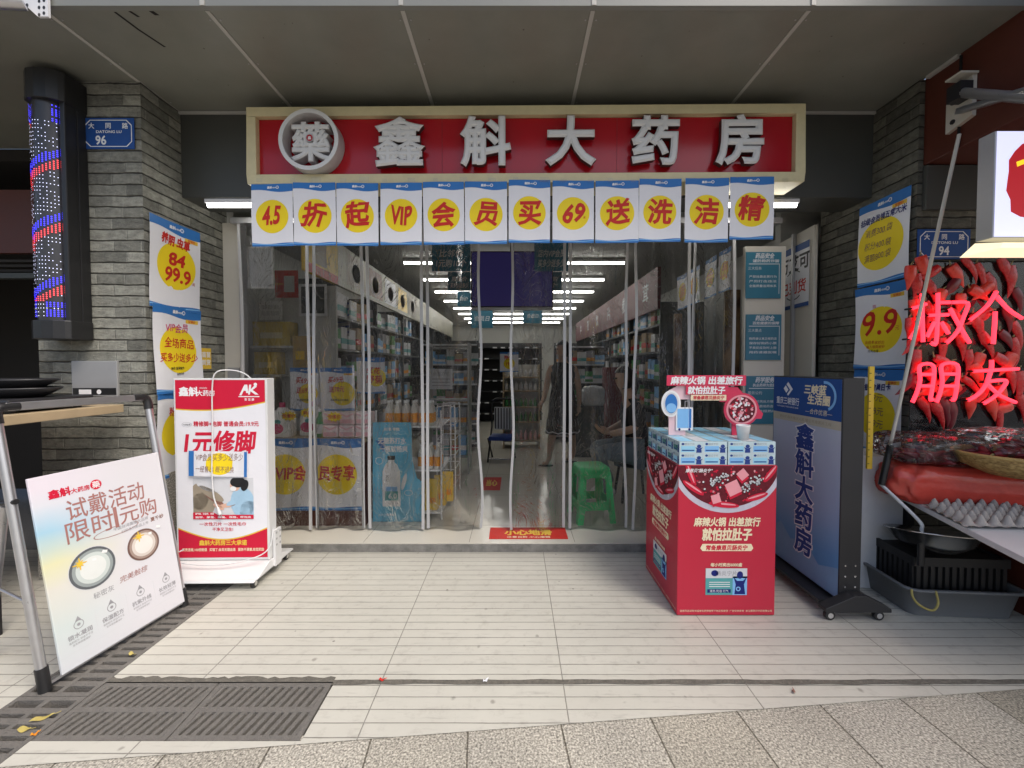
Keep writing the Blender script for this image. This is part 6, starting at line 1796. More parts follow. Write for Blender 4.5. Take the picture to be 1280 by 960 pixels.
for nm, cs in (("white", ("ink_lightgrey", "ink_teal")), ("green", ("ink_green", "ink_lightgrey")), ("tan", ("cardboard", "ink_red")), ("blue", ("ink_sky", "ink_white")), ("grey", ("ink_grey", "ink_orange"))):
    mb = MB(); mb.box(-0.06, -0.045, 0, 0.06, 0.045, 0.2, cs[0]); mb.box(-0.0605, -0.0455, 0.05, 0.0605, 0.0455, 0.10, cs[1]); pk[nm] = (mb, None)
prot = {}
def pack(nm, loc, rz, s, label, group):
    if nm not in prot: o = prot[nm] = pk[nm][0].build("medicine_pack")
    else: o = prot[nm].copy(); COL.objects.link(o)
    o.location = loc; o.rotation_euler = (0, 0, rz); o.scale = s
    return tag(o, label, "medicine pack", group)
rp_ = random.Random(77)
for side, x, ya, gname, lab in ((1, -1.88, 4.16, "medicine packs on the left wall shelving", "medicine pack standing among many on the left wall shelving"), (-1, 1.82, 5.0, "medicine packs on the right wall shelving", "medicine pack standing among many on the right wall shelving")):
    for z in ZS[1:]:
        y = ya
        while y < ya + 3.0:
            nm = rp_.choice(["white", "white", "green", "tan", "blue", "grey"])
            sy = rp_.uniform(0.9, 1.7); h_ = rp_.uniform(0.8, 1.35)
            pack(nm, (x + rp_.uniform(-0.02, 0.02), y + 0.06 * sy, z + 0.0255), R(90), (sy, 1.0, h_), "%s %s" % (nm, lab), "%s %s" % (nm, gname))
            y += 0.128 * sy + (0.15 if rp_.random() < 0.12 else 0.008)

# display table with detergents at the left
t = thing("display_table", "low display table behind the left curtain, its front covered by two sale posters", "table", (-1.70, 3.36, IZ))
mb = MB(); mb.box(-0.46, 0, 0.70, 0.46, 0.42, 0.73, "wood_pale"); mb.build("top", t, bevel=0.003)
mb = MB(); mb.box(-0.45, 0.01, 0.0, 0.45, 0.41, 0.70, "maroon_panel"); mb.build("body", t)
for k, (x, tx, lab) in enumerate(((-1.905, [("VIP会", 0.12, 0.02, 0.22, "ink_red", {"bold": 0.03, "sq": .8})], "sale poster lettered VIP on the display table front, left one"), (-1.475, [("员专享", 0.0, 0.02, 0.22, "ink_red", {"bold": 0.03, "sq": .78})], "sale poster on the display table front with three red characters, right one"))):
    sale_sheet(0.42, 0.60, tx, loc=(x, 3.352, 0.495), label=lab, group="sale posters on the display table", circ=(0, 0, 0.40), seed=41 + k, curl=0.002)
for k, (px0, px1, tx, lab) in enumerate(((363, 397, [("买69元", 0, 0.2, 0.16, "ink_red", {"sq": .8}), ("送69元", 0.02, -0.02, 0.16, "ink_red", {"sq": .8}), ("不含特价商品", 0, -0.25, 0.06, "ink_black")], "sale card reading 69 twice, standing on the display table"), (401, 443, [("买69元", -0.05, 0.22, 0.15, "ink_red", {"sq": .8}), ("送70元", -0.03, 0.0, 0.15, "ink_magenta", {"sq": .8}), ("活动商品详见店内", 0.05, -0.25, 0.055, "ink_black")], "sale card reading 69 and 70, standing on the display table"))):
    a, b = at(px0, 512, 3.62), at(px1, 461, 3.62)
    sale_sheet(b.x - a.x, b.z - a.z + 0.02, tx, loc=((a.x + b.x) / 2, 3.62, (a.z + b.z) / 2), label=lab, group="sale cards on the display table", circ=(0.15, -0.1, 0.35), seed=51 + k, curl=0.002, tagged=True, tagtext="爆款")
a, b = at(446, 492, 3.95), at(481, 447, 3.95)
sale_sheet(b.x - a.x, b.z - a.z, [("红花", 0.1, 0.15, 0.2, "ink_red"), ("野菊", 0.12, -0.1, 0.24, "ink_red")], loc=((a.x + b.x) / 2, 3.95, (a.z + b.z) / 2), label="sale card with dense red brush marks on yellow, behind the pink tissue packs", circ=(0.2, -0.05, 0.32), seed=61)
TT = IZ + 0.732
def jug_mesh(parent):
    mb = MB(); rings = []
    for z, w, d, r in ((0, 0.085, 0.055, 0.02), (0.01, 0.095, 0.06, 0.022), (0.15, 0.095, 0.06, 0.024), (0.20, 0.075, 0.055, 0.022), (0.235, 0.035, 0.035, 0.016), (0.25, 0.03, 0.03, 0.014)):
        rings.append([(x, y, z) for x, y, _ in rrect(w * 2, d * 2, r, z)])
    loft(mb, rings, "ink_white"); b = mb.build("bottle", parent)
    mb = MB(); mb.tube(smooth([(0.05, 0, 0.205), (0.085, 0, 0.215), (0.10, 0, 0.18), (0.098, 0, 0.12)]), 0.013, "ink_white", 8); mb.build("handle", parent)
    mb = MB(); mb.tube([(0, 0, 0.25), (0, 0, 0.29)], 0.024, "ink_magenta", 14); mb.build("cap", parent)
    mb = MB(); mb.ell(-0.02, 0.075, 0.06, 0.045, "ink_magenta", 1, 0.0605); mb.ell(-0.01, 0.13, 0.03, 0.02, "ink_teal", 1, 0.0605); mb.build("label_print", parent)
jl = "white detergent jug with a magenta label on the display table"
for k, (x, y, lab) in enumerate(((-1.985, 3.47, "white detergent jug with a magenta label at the left of the display table"), (-1.77, 3.56, "white detergent jug half hidden behind the pale curtain edge on the display table"))):
    t = thing("detergent_jug", lab, "detergent", (x, y, TT), 0, "detergent jugs on the display table"); jug_mesh(t)
def burst(cx, cz, r0, r1, n=11):
    return [(cx + (r1 if i % 2 else r0) * 1.25 * math.cos(PI * i / n), cz + (r1 if i % 2 else r0) * 0.8 * math.sin(PI * i / n)) for i in range(2 * n)]
for k, (px, py, Y) in enumerate(((361, 520, 3.40), (384, 516, 3.50), (418, 521, 3.385))):
    p = at(px, py, Y); mb = MB(); mb.prism(burst(0, 0, 0.04, 0.055), 0, 0.003, "ink_yellow"); mb.text(["惊爆价", "特惠", "惊爆价"][k], 0, 0, 0.035, "ink_red", 1, 0, 0.02)
    tag(mb.build("price_star", None, p), ["yellow star price tag on the front detergent jug", "yellow star price tag on the second detergent jug", "yellow star price tag on the pink tissue packs"][k], "price tag")
mat("tissue_pink", (0.78, 0.42, 0.47), 0.4, var=0.35, scale=26); mat("tissue_pale", (0.80, 0.66, 0.68), 0.4, var=0.2, scale=30)
first = None
for j in range(2):
    for i in range(3):
        lab = "pink tissue pack on the display table, %s row, %s" % (["lower", "upper"][j], ["left", "middle", "right"][i])
        if first is None:
            first = thing("tissue_pack", lab, "tissue pack", (0, 0, 0), 0, "pink tissue packs on the display table")
            mb = MB(); mb.box(-0.065, -0.06, 0, 0.065, 0.06, 0.105, "tissue_pale"); mb.build("pack", first, bevel=0.012)
            mb = MB(); mb.rect(-0.055, 0.012, 0.055, 0.045, "tissue_pink", 1, 0.0605); mb.flat([(-0.055, 0.09), (0.0, 0.06), (0.055, 0.085), (0.055, 0.097), (0, 0.075), (-0.055, 0.1)], "tissue_pink", 1, 0.0605); mb.build("print", first); o = first
        else: o = dup(first)
        o.location = (-1.555 + 0.137 * i, 3.47 + 0.01 * j, TT + 0.107 * j); tag(o, lab)
mb = MB(); mb.lathe([(0, 0), (0.035, 0.0), (0.035, 0.14), (0.014, 0.18), (0.014, 0.21), (0, 0.21)], "ink_green", (0, 0, 0), 16); mb.lathe([(0.0355, 0.03), (0.0355, 0.11)], "ink_lightgrey", (0, 0, 0), 16)
tag(mb.build("green_bottle", None, (-1.66, 3.46, TT)), "small green bottle between the jugs and the pink tissue packs", "bottle")

# blue bottle advert and its rack
a = at(466, 655, 3.45)
sx = 3.45 / 510
def bp(px, py): q = at(px, py, 3.45); return (q.x - a.x, q.z - a.z)
t = thing("bottle_advert", "sky blue standing advert with a large white bottle, shaped right edge", "advert board", (a.x, 3.45, a.z))
mb = MB(); out = [bp(466, 652), bp(529, 652), bp(529, 603), bp(521, 598), bp(515, 575), bp(514, 528), bp(466, 528)]
mat("advert_blue", (0.11, 0.48, 0.70), 0.35); mb.prism(out, 0, 0.012, "advert_blue"); bd2 = mb.build("board", t)
mb = MB(); c = bp(490, 655)
bx_, bz_ = bp(489.5, 633)
mb.flat([(bx_ - 0.075, bz_), (bx_ + 0.075, bz_), (bx_ + 0.078, bz_ + 0.02), (bx_ + 0.075, bz_ + 0.30), (bx_ + 0.05, bz_ + 0.36), (bx_ + 0.026, bz_ + 0.38), (bx_ + 0.026, bz_ + 0.40), (bx_ - 0.026, bz_ + 0.40), (bx_ - 0.026, bz_ + 0.38), (bx_ - 0.05, bz_ + 0.36), (bx_ - 0.075, bz_ + 0.30), (bx_ - 0.078, bz_ + 0.02)], "ink_white", 1)
mb.rect(bx_ - 0.032, bz_ + 0.40, bx_ + 0.032, bz_ + 0.435, "ink_black", 1); mb.rect(bx_ - 0.055, bz_ + 0.05, bx_ + 0.055, bz_ + 0.13, "ink_teal", 2); mb.text("6.0", bx_ + 0.01, bz_ + 0.09, 0.06, "ink_white", 3, 0, 0.02); mb.rect(bx_ - 0.05, bz_ + 0.13, bx_ + 0.05, bz_ + 0.17, "ink_sky", 2)
mb.text("苏\n打", bx_ - 0.035, bz_ + 0.24, 0.03, "ink_black", 2)
q = bp(490, 548); mb.text("无糖苏打水", q[0], q[1] - 0.02, 0.058, "ink_white", 1, 0, 0.03, width=0.24); q = bp(492, 556); mb.text("一瓶就畅爽", q[0], q[1] - 0.035, 0.058, "ink_white", 1, 0, 0.03, width=0.24); q = bp(490, 538); mb.text("轻享 零糖", q[0], q[1] + 0.01, 0.03, "ink_white", 1, 0, 0.02)
q = bp(508, 608); mb.ell(q[0] - 0.02, q[1] + 0.04, 0.018, 0.075, "ink_white", 1, 0, 16, -0.25); q = bp(512, 616); mb.ring(q[0] - 0.01, q[1], 0.032, 0.036, "ink_white", 1, 0, 20, 0.7); q = bp(474, 576); mb.ring(q[0], q[1], 0.028, 0.032, "ink_white", 1, 0, 20)
q = bp(473, 555); mb.flat([(q[0] - 0.025, q[1] + 0.03), (q[0] + 0.06, q[1] + 0.03), (q[0] + 0.045, q[1] - 0.07)], "ink_blue", 1)
q = bp(480, 645); mb.text("扫码了解更多", q[0] + 0.02, q[1] + 0.01, 0.022, "ink_white", 1)
mb.build("printing", bd2)
rk = thing("bottle_rack", "white wire rack of drink bottles behind the blue bottle advert", "rack", (-1.0, 3.48, IZ))
mb = MB()
for x in (-0.20, 0.36):
    for y in (0.03, 0.55): mb.tube([(x, y, 0), (x, y, 0.95)], 0.008, "ink_white", 8)
mb.build("post", rk)
for z in (0.05, 0.42, 0.80):
    mb = MB(); mb.box(-0.20, 0.03, z, 0.36, 0.55, z + 0.012, "ink_white"); mb.build("shelf", rk)
def drink(parent, lab):
    mb = MB(); mb.lathe([(0, 0), (0.031, 0.0), (0.033, 0.01), (0.033, 0.12), (0.028, 0.155), (0.013, 0.185), (0.013, 0.2), (0, 0.2)], "drink_clear", (0, 0, 0), 16); mb.build("bottle", parent)
    mb = MB(); mb.lathe([(0.0335, 0.03), (0.0337, 0.032), (0.0337, 0.11), (0.0335, 0.112)], lab, (0, 0, 0), 16); mb.build("label_print", parent)
    mb = MB(); mb.tube([(0, 0, 0.2), (0, 0, 0.22)], 0.015, "ink_white", 12); mb.build("cap", parent)
mat("drink_clear", (0.62, 0.60, 0.55), 0.12, var=0.1)
d0 = None
spots = [(-1.10 + 0.072 * i, 3.55 + 0.075 * j, IZ + 0.813) for j in range(2) for i in range(6)] + [(-0.82 + 0.072 * i, 3.55 + 0.075 * j, IZ + 0.433) for j in range(2) for i in range(3)]
for p in spots:
    if d0 is None:
        d0 = thing("drink_bottle", "clear drink bottle with an orange label in the packed rows of the wire rack", "bottle", p, 0, "drink bottles on the wire rack"); drink(d0, "ink_orange")
    else: dup(d0, p)
first = None
for k in range(3):
    p = (-0.74 + 0.05 * k, 3.60 + 0.12 * k, IZ + 0.063)
    mb = MB(); mb.hexa([(-0.055, -0.04, 0), (0.055, -0.04, 0), (0.055, 0.04, 0), (-0.055, 0.04, 0)], [(-0.05, -0.012, 0.27), (0.05, -0.012, 0.27), (0.05, 0.012, 0.27), (-0.05, 0.012, 0.27)], "ink_gold"); mb.box(-0.04, -0.036, 0.06, 0.04, -0.0345, 0.11, "ink_orange")
    if first is None: first = mb.build("yellow_pouch", None, p); o = first
    else: o = first.copy(); COL.objects.link(o); o.location = p
    tag(o, ["yellow pouch on the low rack shelf, nearest the doorway", "yellow pouch on the low rack shelf, middle of three", "yellow pouch on the low rack shelf, furthest inside"][k], "pouch", "yellow pouches on the rack")
t = thing("wire_basket", "curved white wire basket stand just right of the blue bottle advert", "wire stand", (-0.66, 4.05, IZ))
for y in (0, 0.35):
    mb = MB(); mb.tube(smooth([(-0.12, y, 0.0), (-0.12, y, 0.85), (-0.09, y, 0.93), (0.03, y, 0.93), (0.06, y, 0.85), (0.06, y, 0.0)], 4), 0.007, "ink_white", 6)
    for k in range(5): mb.tube([(-0.12, y, 0.15 + 0.15 * k), (0.06, y, 0.15 + 0.15 * k)], 0.004, "ink_white", 6)
    mb.build("frame", t)
mb = MB()
for k in range(5):
    for x in (-0.12, 0.06): mb.tube([(x, 0, 0.15 + 0.15 * k), (x, 0.35, 0.15 + 0.15 * k)], 0.004, "ink_white", 6)
mb.build("wires", t)

# left wall things behind the curtain: red notice, rounded white sign, yellow cartons, framed picture
def hung(name, px0, px1, py0, py1, Y, m, label, cat, draw=None, rotz=0.0):
    a, b = at(px0, py1, Y), at(px1, py0, Y); w, h = b.x - a.x, b.z - a.z
    mb = MB(); mb.box(-w / 2, 0, -h / 2, w / 2, 0.01, h / 2, m)
    if draw: draw(mb, w, h)
    o = mb.build(name, None, ((a.x + b.x) / 2, Y, (a.z + b.z) / 2)); o.rotation_euler = (0, 0, rotz)
    return tag(o, label, cat)
mb = MB(); mb.box(-2.30, 4.02, IZ, -1.76, 4.06, 2.18, "wall_paint"); tag(mb.build("partition", bevel=0.003), "pale partition behind the left curtain carrying the small notices", "partition")
hung("red_notice", 344, 372, 338, 372, 4.0, "ink_red", "dark red notice with a grey square on the pale partition", "notice", lambda mb, w, h: (mb.rect(-0.1 * w, -0.3 * h, 0.35 * w, 0.3 * h, "ink_lightgrey", 1), mb.text("关注有礼", -0.33 * w, 0, 0.09 * h, "ink_gold", 1)))
hung("rounded_sign", 324, 352, 376, 400, 3.98, "ink_white", "small white sign with two lines of lettering on the pale partition", "sign", lambda mb, w, h: (mb.text("温馨提示请勿", 0, 0.18 * h, 0.22 * h, "ink_grey", 1, width=0.75 * w), mb.text("乱丢垃圾", 0, -0.15 * h, 0.26 * h, "ink_grey", 1, width=0.8 * w)))
hung("framed_picture", 374, 408, 355, 395, 3.97, "ink_lightgrey", "dark framed picture on the partition behind the left curtain", "picture", lambda mb, w, h: mb.rect(-0.42 * w, -0.42 * h, 0.42 * w, 0.42 * h, "shelf_dark", 1))
for k, (px0, px1, py0, py1, lab) in enumerate(((316, 362, 402, 432, "yellow carton on a ledge of the partition, upper one"), (318, 346, 440, 468, "yellow carton on a ledge of the partition, lower left one"), (366, 384, 420, 462, "tall dark gold carton on the partition ledge, right one"))):
    a, b = at(px0, py1, 3.85), at(px1, py0, 3.85); mb = MB(); mb.box(0, 0, 0, b.x - a.x, 0.14, b.z - a.z, "carton_yellow" if k < 2 else "bamboo") if "carton_yellow" in MATS else None
    mat("carton_yellow", (0.50, 0.36, 0.06), 0.45, var=0.2, scale=8)
    mb = MB(); mb.box(0, 0, 0, b.x - a.x, 0.14, b.z - a.z, "carton_yellow" if k < 2 else "bamboo"); mb.rect(0.2 * (b.x - a.x), 0.3 * (b.z - a.z), 0.8 * (b.x - a.x), 0.55 * (b.z - a.z), "cream_frame" if k < 2 else "ink_gold", 1)
    tag(mb.build("yellow_carton", None, a), lab, "carton", "cartons on the partition")
    lg = MB(); lg.box(a.x - 0.03, 3.84, a.z - 0.022, b.x + 0.03, 4.015, a.z - 0.002, "wall_paint"); tag(lg.build("wall_ledge"), "narrow ledge under the " + ["upper yellow carton", "lower left yellow carton", "tall dark gold carton"][k], "ledge")
hung("blue_garment_poster", 409, 436, 375, 420, 4.5, "ink_grey", "blue and white striped picture hanging behind the left curtain", "picture", lambda mb, w, h: [mb.flat([(-0.5 * w, -0.5 * h + 0.16 * h * k), (0.5 * w, -0.42 * h + 0.16 * h * k), (0.5 * w, -0.36 * h + 0.16 * h * k), (-0.5 * w, -0.43 * h + 0.16 * h * k)], "ink_navy_soft", 1) for k in range(6)])

# hanging screen, banners
t = thing("hanging_screen", "dim purple screen hung over the entrance gap", "screen", tuple(at(640, 349, 4.4)))
a, b = at(588, 384, 4.4), at(691, 314, 4.4); w, h = b.x - a.x, b.z - a.z
mb = MB(); mb.box(-w / 2, 0, -h / 2, w / 2, 0.06, h / 2, "black_plastic"); mb.build("cabinet", t, bevel=0.004)
mb = MB(); mb.rect(-w / 2 + 0.012, -h / 2 + 0.012, w / 2 - 0.012, h / 2 - 0.012, "screen_glow", 1); mb.build("display", t)
mb = MB(); mb.box(-w / 2, -0.002, -h / 2 - 0.03, w / 2, 0.05, -h / 2 - 0.004, "alu"); mb.build("bottom_rail", t)
mb = MB(); mb.box(-0.02, 0.02, h / 2, 0.02, 0.05, 2.95 - t.location.z, "black_metal"); mb.build("hanger", t)
bn = [(540, 588, 303, 339, 4.1, ["比邻价", "1元购10个"], "teal banner with two pale lines hanging left of the purple screen, nearest"), (560, 588, 340, 363, 5.2, ["惠民价", "买多少送多少"], "teal banner hanging left of the purple screen, second from front"), (572, 588, 364, 383, 6.4, ["特价"], "teal banner hanging left of the purple screen, third from front"),
      (668, 710, 303, 339, 4.1, ["店内VIP会员", "买多少送多少"], "teal banner with VIP lettering hanging right of the purple screen, nearest"), (677, 702, 340, 363, 5.2, ["1元购", "10个"], "teal banner hanging right of the purple screen, second from front"), (677, 691, 364, 383, 6.4, ["特价"], "teal banner hanging right of the purple screen, third from front"),
      (589, 616, 386, 410, 7.6, ["会员日"], "dim teal banner hanging below the purple screen, left one"), (654, 678, 386, 404, 7.6, ["会员日"], "dim teal banner hanging below the purple screen, right one")]
for px0, px1, py0, py1, Y, tx, lab in bn:
    a, b = at(px0, py1, Y), at(px1, py0, Y); w, h = b.x - a.x, b.z - a.z
    t = thing("hanging_banner", lab, "banner", ((a.x + b.x) / 2, Y, (a.z + b.z) / 2), 0, "teal banners hanging in the pharmacy")
    mb = MB(); mb.box(-w / 2, 0, -h / 2, w / 2, 0.006, h / 2, "teal_board"); mb.build("sheet", t)
    mb = MB()
    for k, s in enumerate(tx): mb.text(s, 0, (0.12 - 0.34 * k) * h if len(tx) > 1 else 0, 0.28 * h, "ink_lightgrey", 1, 0, 0.02, 0.15, width=0.8 * w if len(s) > 3 else None)
    mb.build("lettering", t)
    mb = MB()
    for x in (-0.4 * w, 0.4 * w): mb.tube([(x, 0.003, h / 2), (x, 0.003, 2.95 - t.location.z)], 0.002, "ink_lightgrey", 4)
    mb.build("cord", t)

# floor mats
def mat_sign(px0, px1, py0, py1, tx, label, tx2=None):
    def g(px, py):
        b = -(py - 472) / 510.0; dy = math.cos(PITCH) + b * math.sin(PITCH); dz = -math.sin(PITCH) + b * math.cos(PITCH)
        Y = (IZ - 1.39) / dz * dy; return at(px, py, Y)
    a, b = g(px0, py1), g(px1, py0)
    w, d = b.x - a.x, b.y - a.y
    mb = MB(); mb.box(-w / 2, -d / 2, 0, w / 2, d / 2, 0.003, "ink_red")
    m2 = MB(); m2.text(tx, 0, 0.04 * d, 0.5 * d, "ink_gold", 1, 0, 0.04, width=0.62 * w)
    if tx2: m2.text(tx2, 0, -0.36 * d, 0.16 * d, "ink_cream", 1, 0, 0.02, width=0.55 * w)
    for p, f, m in zip([None], [None], [None]): pass
    k = len(mb.v)
    mb.v += [Vector((p.x, p.z, 0.0036)) for p in m2.v]; mb.f += [tuple(i + k for i in f) for f in m2.f]; mb.m += m2.m; mb.s += m2.s
    o = mb.build("floor_sign", None, ((a.x + b.x) / 2, (a.y + b.y) / 2, IZ + 0.0012)); tag(o, label, "floor sign", "red floor signs in the entrance")
mat_sign(611, 706, 660, 674, "小心地滑", "long red floor sign with gold characters just inside the step", "注意台阶 小心滑倒")
mat_sign(601, 627, 597, 613, "当心", "small red floor sign further inside the entrance gap")

# green stool
def lofted_leg(mb, top, bot, m): pass
t = thing("plastic_stool", "bright green plastic stool just inside the curtain", "stool", (0.665, 3.56, IZ), R(8))
mb = MB(); H_ = 0.47
def sq(s, z, r=0.03): return [(x, y, z) for x, y, _ in rrect(s, s, r, z, 4)]
loft(mb, [sq(0.262, H_ - 0.045), sq(0.268, H_ - 0.02), sq(0.258, H_ - 0.004, 0.04), sq(0.22, H_, 0.05), sq(0.03, H_ - 0.001, 0.01)], "stool_green", (True, True)); mb.build("seat", t)
tw, bw_ = 0.262, 0.335
def side_pt(u, z):   # outline point on a tapered side: u in -1..1
    s = bw_ + (tw - bw_) * z / (H_ - 0.04)
    return u * s / 2, s / 2
for q in range(4):
    rot = Matrix.Rotation(q * PI / 2, 3, 'Z')
    mb = MB()
    def P3(x, z, t_=0.0):
        s = (bw_ + (tw - bw_) * z / (H_ - 0.04)) / 2
        return rot @ Vector((x, -s + t_, z))
    def slab(pts):
        a = [P3(x, z) for x, z in pts]; b = [P3(x, z, 0.007) for x, z in pts]; n_ = len(pts)
        mb.face(a, "stool_green"); mb.face(b[::-1], "stool_green")
        for i in range(n_): j = (i + 1) % n_; mb.face([a[j], a[i], b[i], b[j]], "stool_green")
    e = lambda z: (bw_ + (tw - bw_) * z / (H_ - 0.04)) / 2
    slab([(-e(0), 0), (-e(0) + 0.05, 0), (-e(0.14) + 0.055, 0.115), (-e(0.19) + 0.058, 0.17), (-e(0.42) + 0.05, 0.40), (-e(0.42), 0.425)])
    slab([(e(0) - 0.05, 0), (e(0), 0), (e(0.42), 0.425), (e(0.42) - 0.05, 0.40), (e(0.19) - 0.058, 0.17), (e(0.14) - 0.055, 0.115)])
    slab([(-e(0.42) + 0.03, 0.36), (-0.05, 0.385), (0.05, 0.385), (e(0.42) - 0.03, 0.36), (e(0.42) - 0.01, 0.43), (-e(0.42) + 0.01, 0.43)])
    slab([(-e(0.14) + 0.03, 0.115), (e(0.14) - 0.03, 0.115), (e(0.2) - 0.03, 0.185), (-e(0.2) + 0.03, 0.185)])
    mb.build("leg_frame", t)

# cream shelf in the aisle with bottles, folding chair, price card, dark shelving at the back
t = thing("aisle_shelf", "cream aisle shelf with rows of small bottles deep inside the shop", "shelf", (0.10, 6.55, IZ))
mb = MB()
for x in (-0.30, 0.28): mb.box(x, 0, 0, x + 0.02, 0.35, 1.36, "wood_pale")
mb.build("side_panel", t)
for z in (0.12, 0.42, 0.66, 0.92, 1.14):
    mb = MB(); mb.box(-0.279, 0.0, z, 0.279, 0.34, z + 0.022, "wood_pale"); mb.build("shelf", t)
mb = MB(); mb.box(-0.279, 0.342, 0.05, 0.279, 0.36, 1.36, "wall_paint"); mb.build("back_panel", t)
first = None
for z, cm in ((1.163, "ink_lightgrey"), (0.943, "ink_white"), (0.683, "ink_green"), (0.443, "ink_green"), (0.143, "tissue_pink")):
    for i in range(7):
        if first is None:
            mb = MB(); mb.lathe([(0, 0), (0.028, 0), (0.028, 0.08), (0.012, 0.10), (0.012, 0.12), (0, 0.12)], cm, (0, 0, 0), 12); protb = {}
        if cm not in protb:
            mb = MB(); mb.lathe([(0, 0), (0.028, 0), (0.028, 0.08), (0.012, 0.10), (0.012, 0.12), (0, 0.12)], cm, (0, 0, 0), 12); o = protb[cm] = mb.build("small_bottle")
            first = 1
        else: o = protb[cm].copy(); COL.objects.link(o)
        o.location = (0.10 - 0.24 + 0.078 * i, 6.62, IZ + z); o.scale = (1, 1, rp_.uniform(0.9, 1.3))
        nmz = {"ink_lightgrey": "grey", "ink_white": "white", "ink_green": "green", "tissue_pink": "pink"}[cm]
        tag(o, "small %s bottle lined up on the cream aisle shelf" % nmz, "bottle", "%s bottles on the aisle shelf" % nmz)
for gx, gy, lab, sd in ((1.12, 7.1, "grey gondola of mixed boxes behind the walking woman, right of the aisle", 1), (-1.02, 6.4, "grey gondola of mixed boxes left of the aisle, behind the white rack", 2)):
    t = thing("goods_gondola", lab, "shelf", (gx, gy, IZ))
    mb = MB(); mb.box(-0.42, 0.30, 0, 0.42, 0.32, 1.75, "shelf_dark"); mb.build("back_panel", t)
    for k in range(6):
        mb = MB(); mb.box(-0.42, 0.0, 0.10 + 0.31 * k, 0.42, 0.298, 0.125 + 0.31 * k, "shelf_dark"); s_ = mb.build("shelf", t)
        mb = MB(); mb.box(-0.42, -0.004, 0.105 + 0.31 * k, 0.42, -0.0005, 0.13 + 0.31 * k, "ink_lightgrey"); mb.build("price_rail", s_)
        x = -0.36
        if k == 5: continue
        while x < 0.36:
            nm = rp_.choice(["white", "green", "tan", "blue", "grey"]); q = rp_.uniform(0.8, 1.5)
            pack(nm, (gx + x + 0.03 * q, gy + 0.10 + rp_.uniform(-0.02, 0.04), IZ + 0.1255 + 0.31 * k), 0, (q, 1.0, rp_.uniform(0.75, 1.25)), "%s box standing among others on the grey gondola %s of the aisle" % (nm, "right" if sd == 1 else "left"), "%s boxes on the gondola %s" % (nm, "right" if sd == 1 else "left")); x += 0.125 * q
t = thing("folding_chair", "black chair with a striped backrest standing in the aisle", "chair", (-0.19, 5.75, IZ), R(-8))
mb = MB(); mb.box(-0.16, -0.16, 0.30, 0.16, 0.14, 0.36, "ink_navy_soft"); mb.build("seat", t, bevel=0.015)
mb = MB(); mb.box(-0.13, 0.12, 0.42, 0.13, 0.15, 0.74, "ink_lightgrey")
for k in range(6): mb.box(-0.12 + 0.042 * k, 0.117, 0.43, -0.105 + 0.042 * k, 0.119, 0.73, "black_metal")
mb.build("backrest", t, bevel=0.0)
for x in (-0.17, 0.17):
    mb = MB(); mb.tube([(x, -0.16, 0.0), (x, 0.14, 0.45), (x, 0.15, 0.82)], 0.012, "black_metal", 8); mb.build("leg", t)
    mb = MB(); mb.tube([(x, 0.18, 0.0), (x, -0.14, 0.33)], 0.012, "black_metal", 8); mb.build("leg", t)
mb = MB(); mb.tube([(-0.17, 0.15, 0.82), (-0.1, 0.15, 0.86), (0.1, 0.15, 0.86), (0.17, 0.15, 0.82)], 0.014, "black_metal", 8); mb.tube([(-0.17, -0.13, 0.04), (0.17, -0.13, 0.04)], 0.01, "chrome", 8); mb.build("top_bar", t)
a, b = at(625, 465, 5.4), at(648, 440, 5.4)
sale_sheet(b.x - a.x, b.z - a.z, [("特价", -0.05, 0.22, 0.22, "ink_red", {"bold": .03}), ("19.9", 0, -0.08, 0.22, "ink_red")], loc=((a.x + b.x) / 2, 5.4, (a.z + b.z) / 2), label="white sale card with a yellow patch hanging in the middle of the aisle", circ=(0, -0.08, 0.3), seed=71)
t = thing("back_shelving", "tall black shelving at the far end of the aisle with pale price strips", "shelving", (-0.25, 9.6, IZ))
mb = MB(); mb.box(-0.9, 0.4, 0, 0.9, 0.43, 1.9, "black_metal"); mb.build("back_panel", t)
for k in range(7):
    mb = MB(); mb.box(-0.9, 0.02, 0.2 + 0.26 * k, 0.9, 0.395, 0.22 + 0.26 * k, "black_metal"); s_ = mb.build("shelf", t)
    mb = MB()
    for j in range(9):
        if (j * 7 + k * 3) % 4: mb.box(-0.85 + 0.19 * j, 0.010, 0.195 + 0.26 * k, -0.75 + 0.19 * j, 0.0195, 0.225 + 0.26 * k, "ink_lightgrey")
    mb.build("price_strip", s_)
# white shelf and baskets left of the gap
t = thing("goods_rack", "white rack with notices left of the entrance gap, deep behind the curtain", "rack", tuple(at(560, 560, 5.0)[:2]) + (IZ,))
mb = MB()
for x in (-0.26, 0.24): mb.box(x, 0, 0, x + 0.02, 0.3, 1.62, "alu_grey")
mb.build("post", t)
for z in (0.2, 0.55, 0.9, 1.25, 1.55):
    mb = MB(); mb.box(-0.239, 0.01, z, 0.239, 0.29, z + 0.02, "alu_grey"); mb.build("shelf", t)
mb = MB(); mb.box(-0.22, -0.012, 1.05, 0.06, -0.002, 1.30, "ink_lightgrey"); mb.text("会员须知", -0.08, 1.24, 0.05, "ink_grey", 1, 0.012)
for k in range(3): mb.rect(-0.19, 1.17 - 0.04 * k, 0.03, 1.18 - 0.04 * k, "ink_grey", 1, 0.012)
mb.build("notice", t)
for k in range(8):
    pack(rp_.choice(["white", "tan", "blue", "grey"]), (t.location.x - 0.16 + 0.11 * (k % 4), 5.12, IZ + (0.222 if k < 4 else 0.572)), 0, (0.8, 1, 1.2), "medicine pack on the white rack left of the entrance gap, %s" % (["lower shelf", "middle shelf"][k // 4]), "packs on the white rack, " + ["lower shelf", "middle shelf"][k // 4])

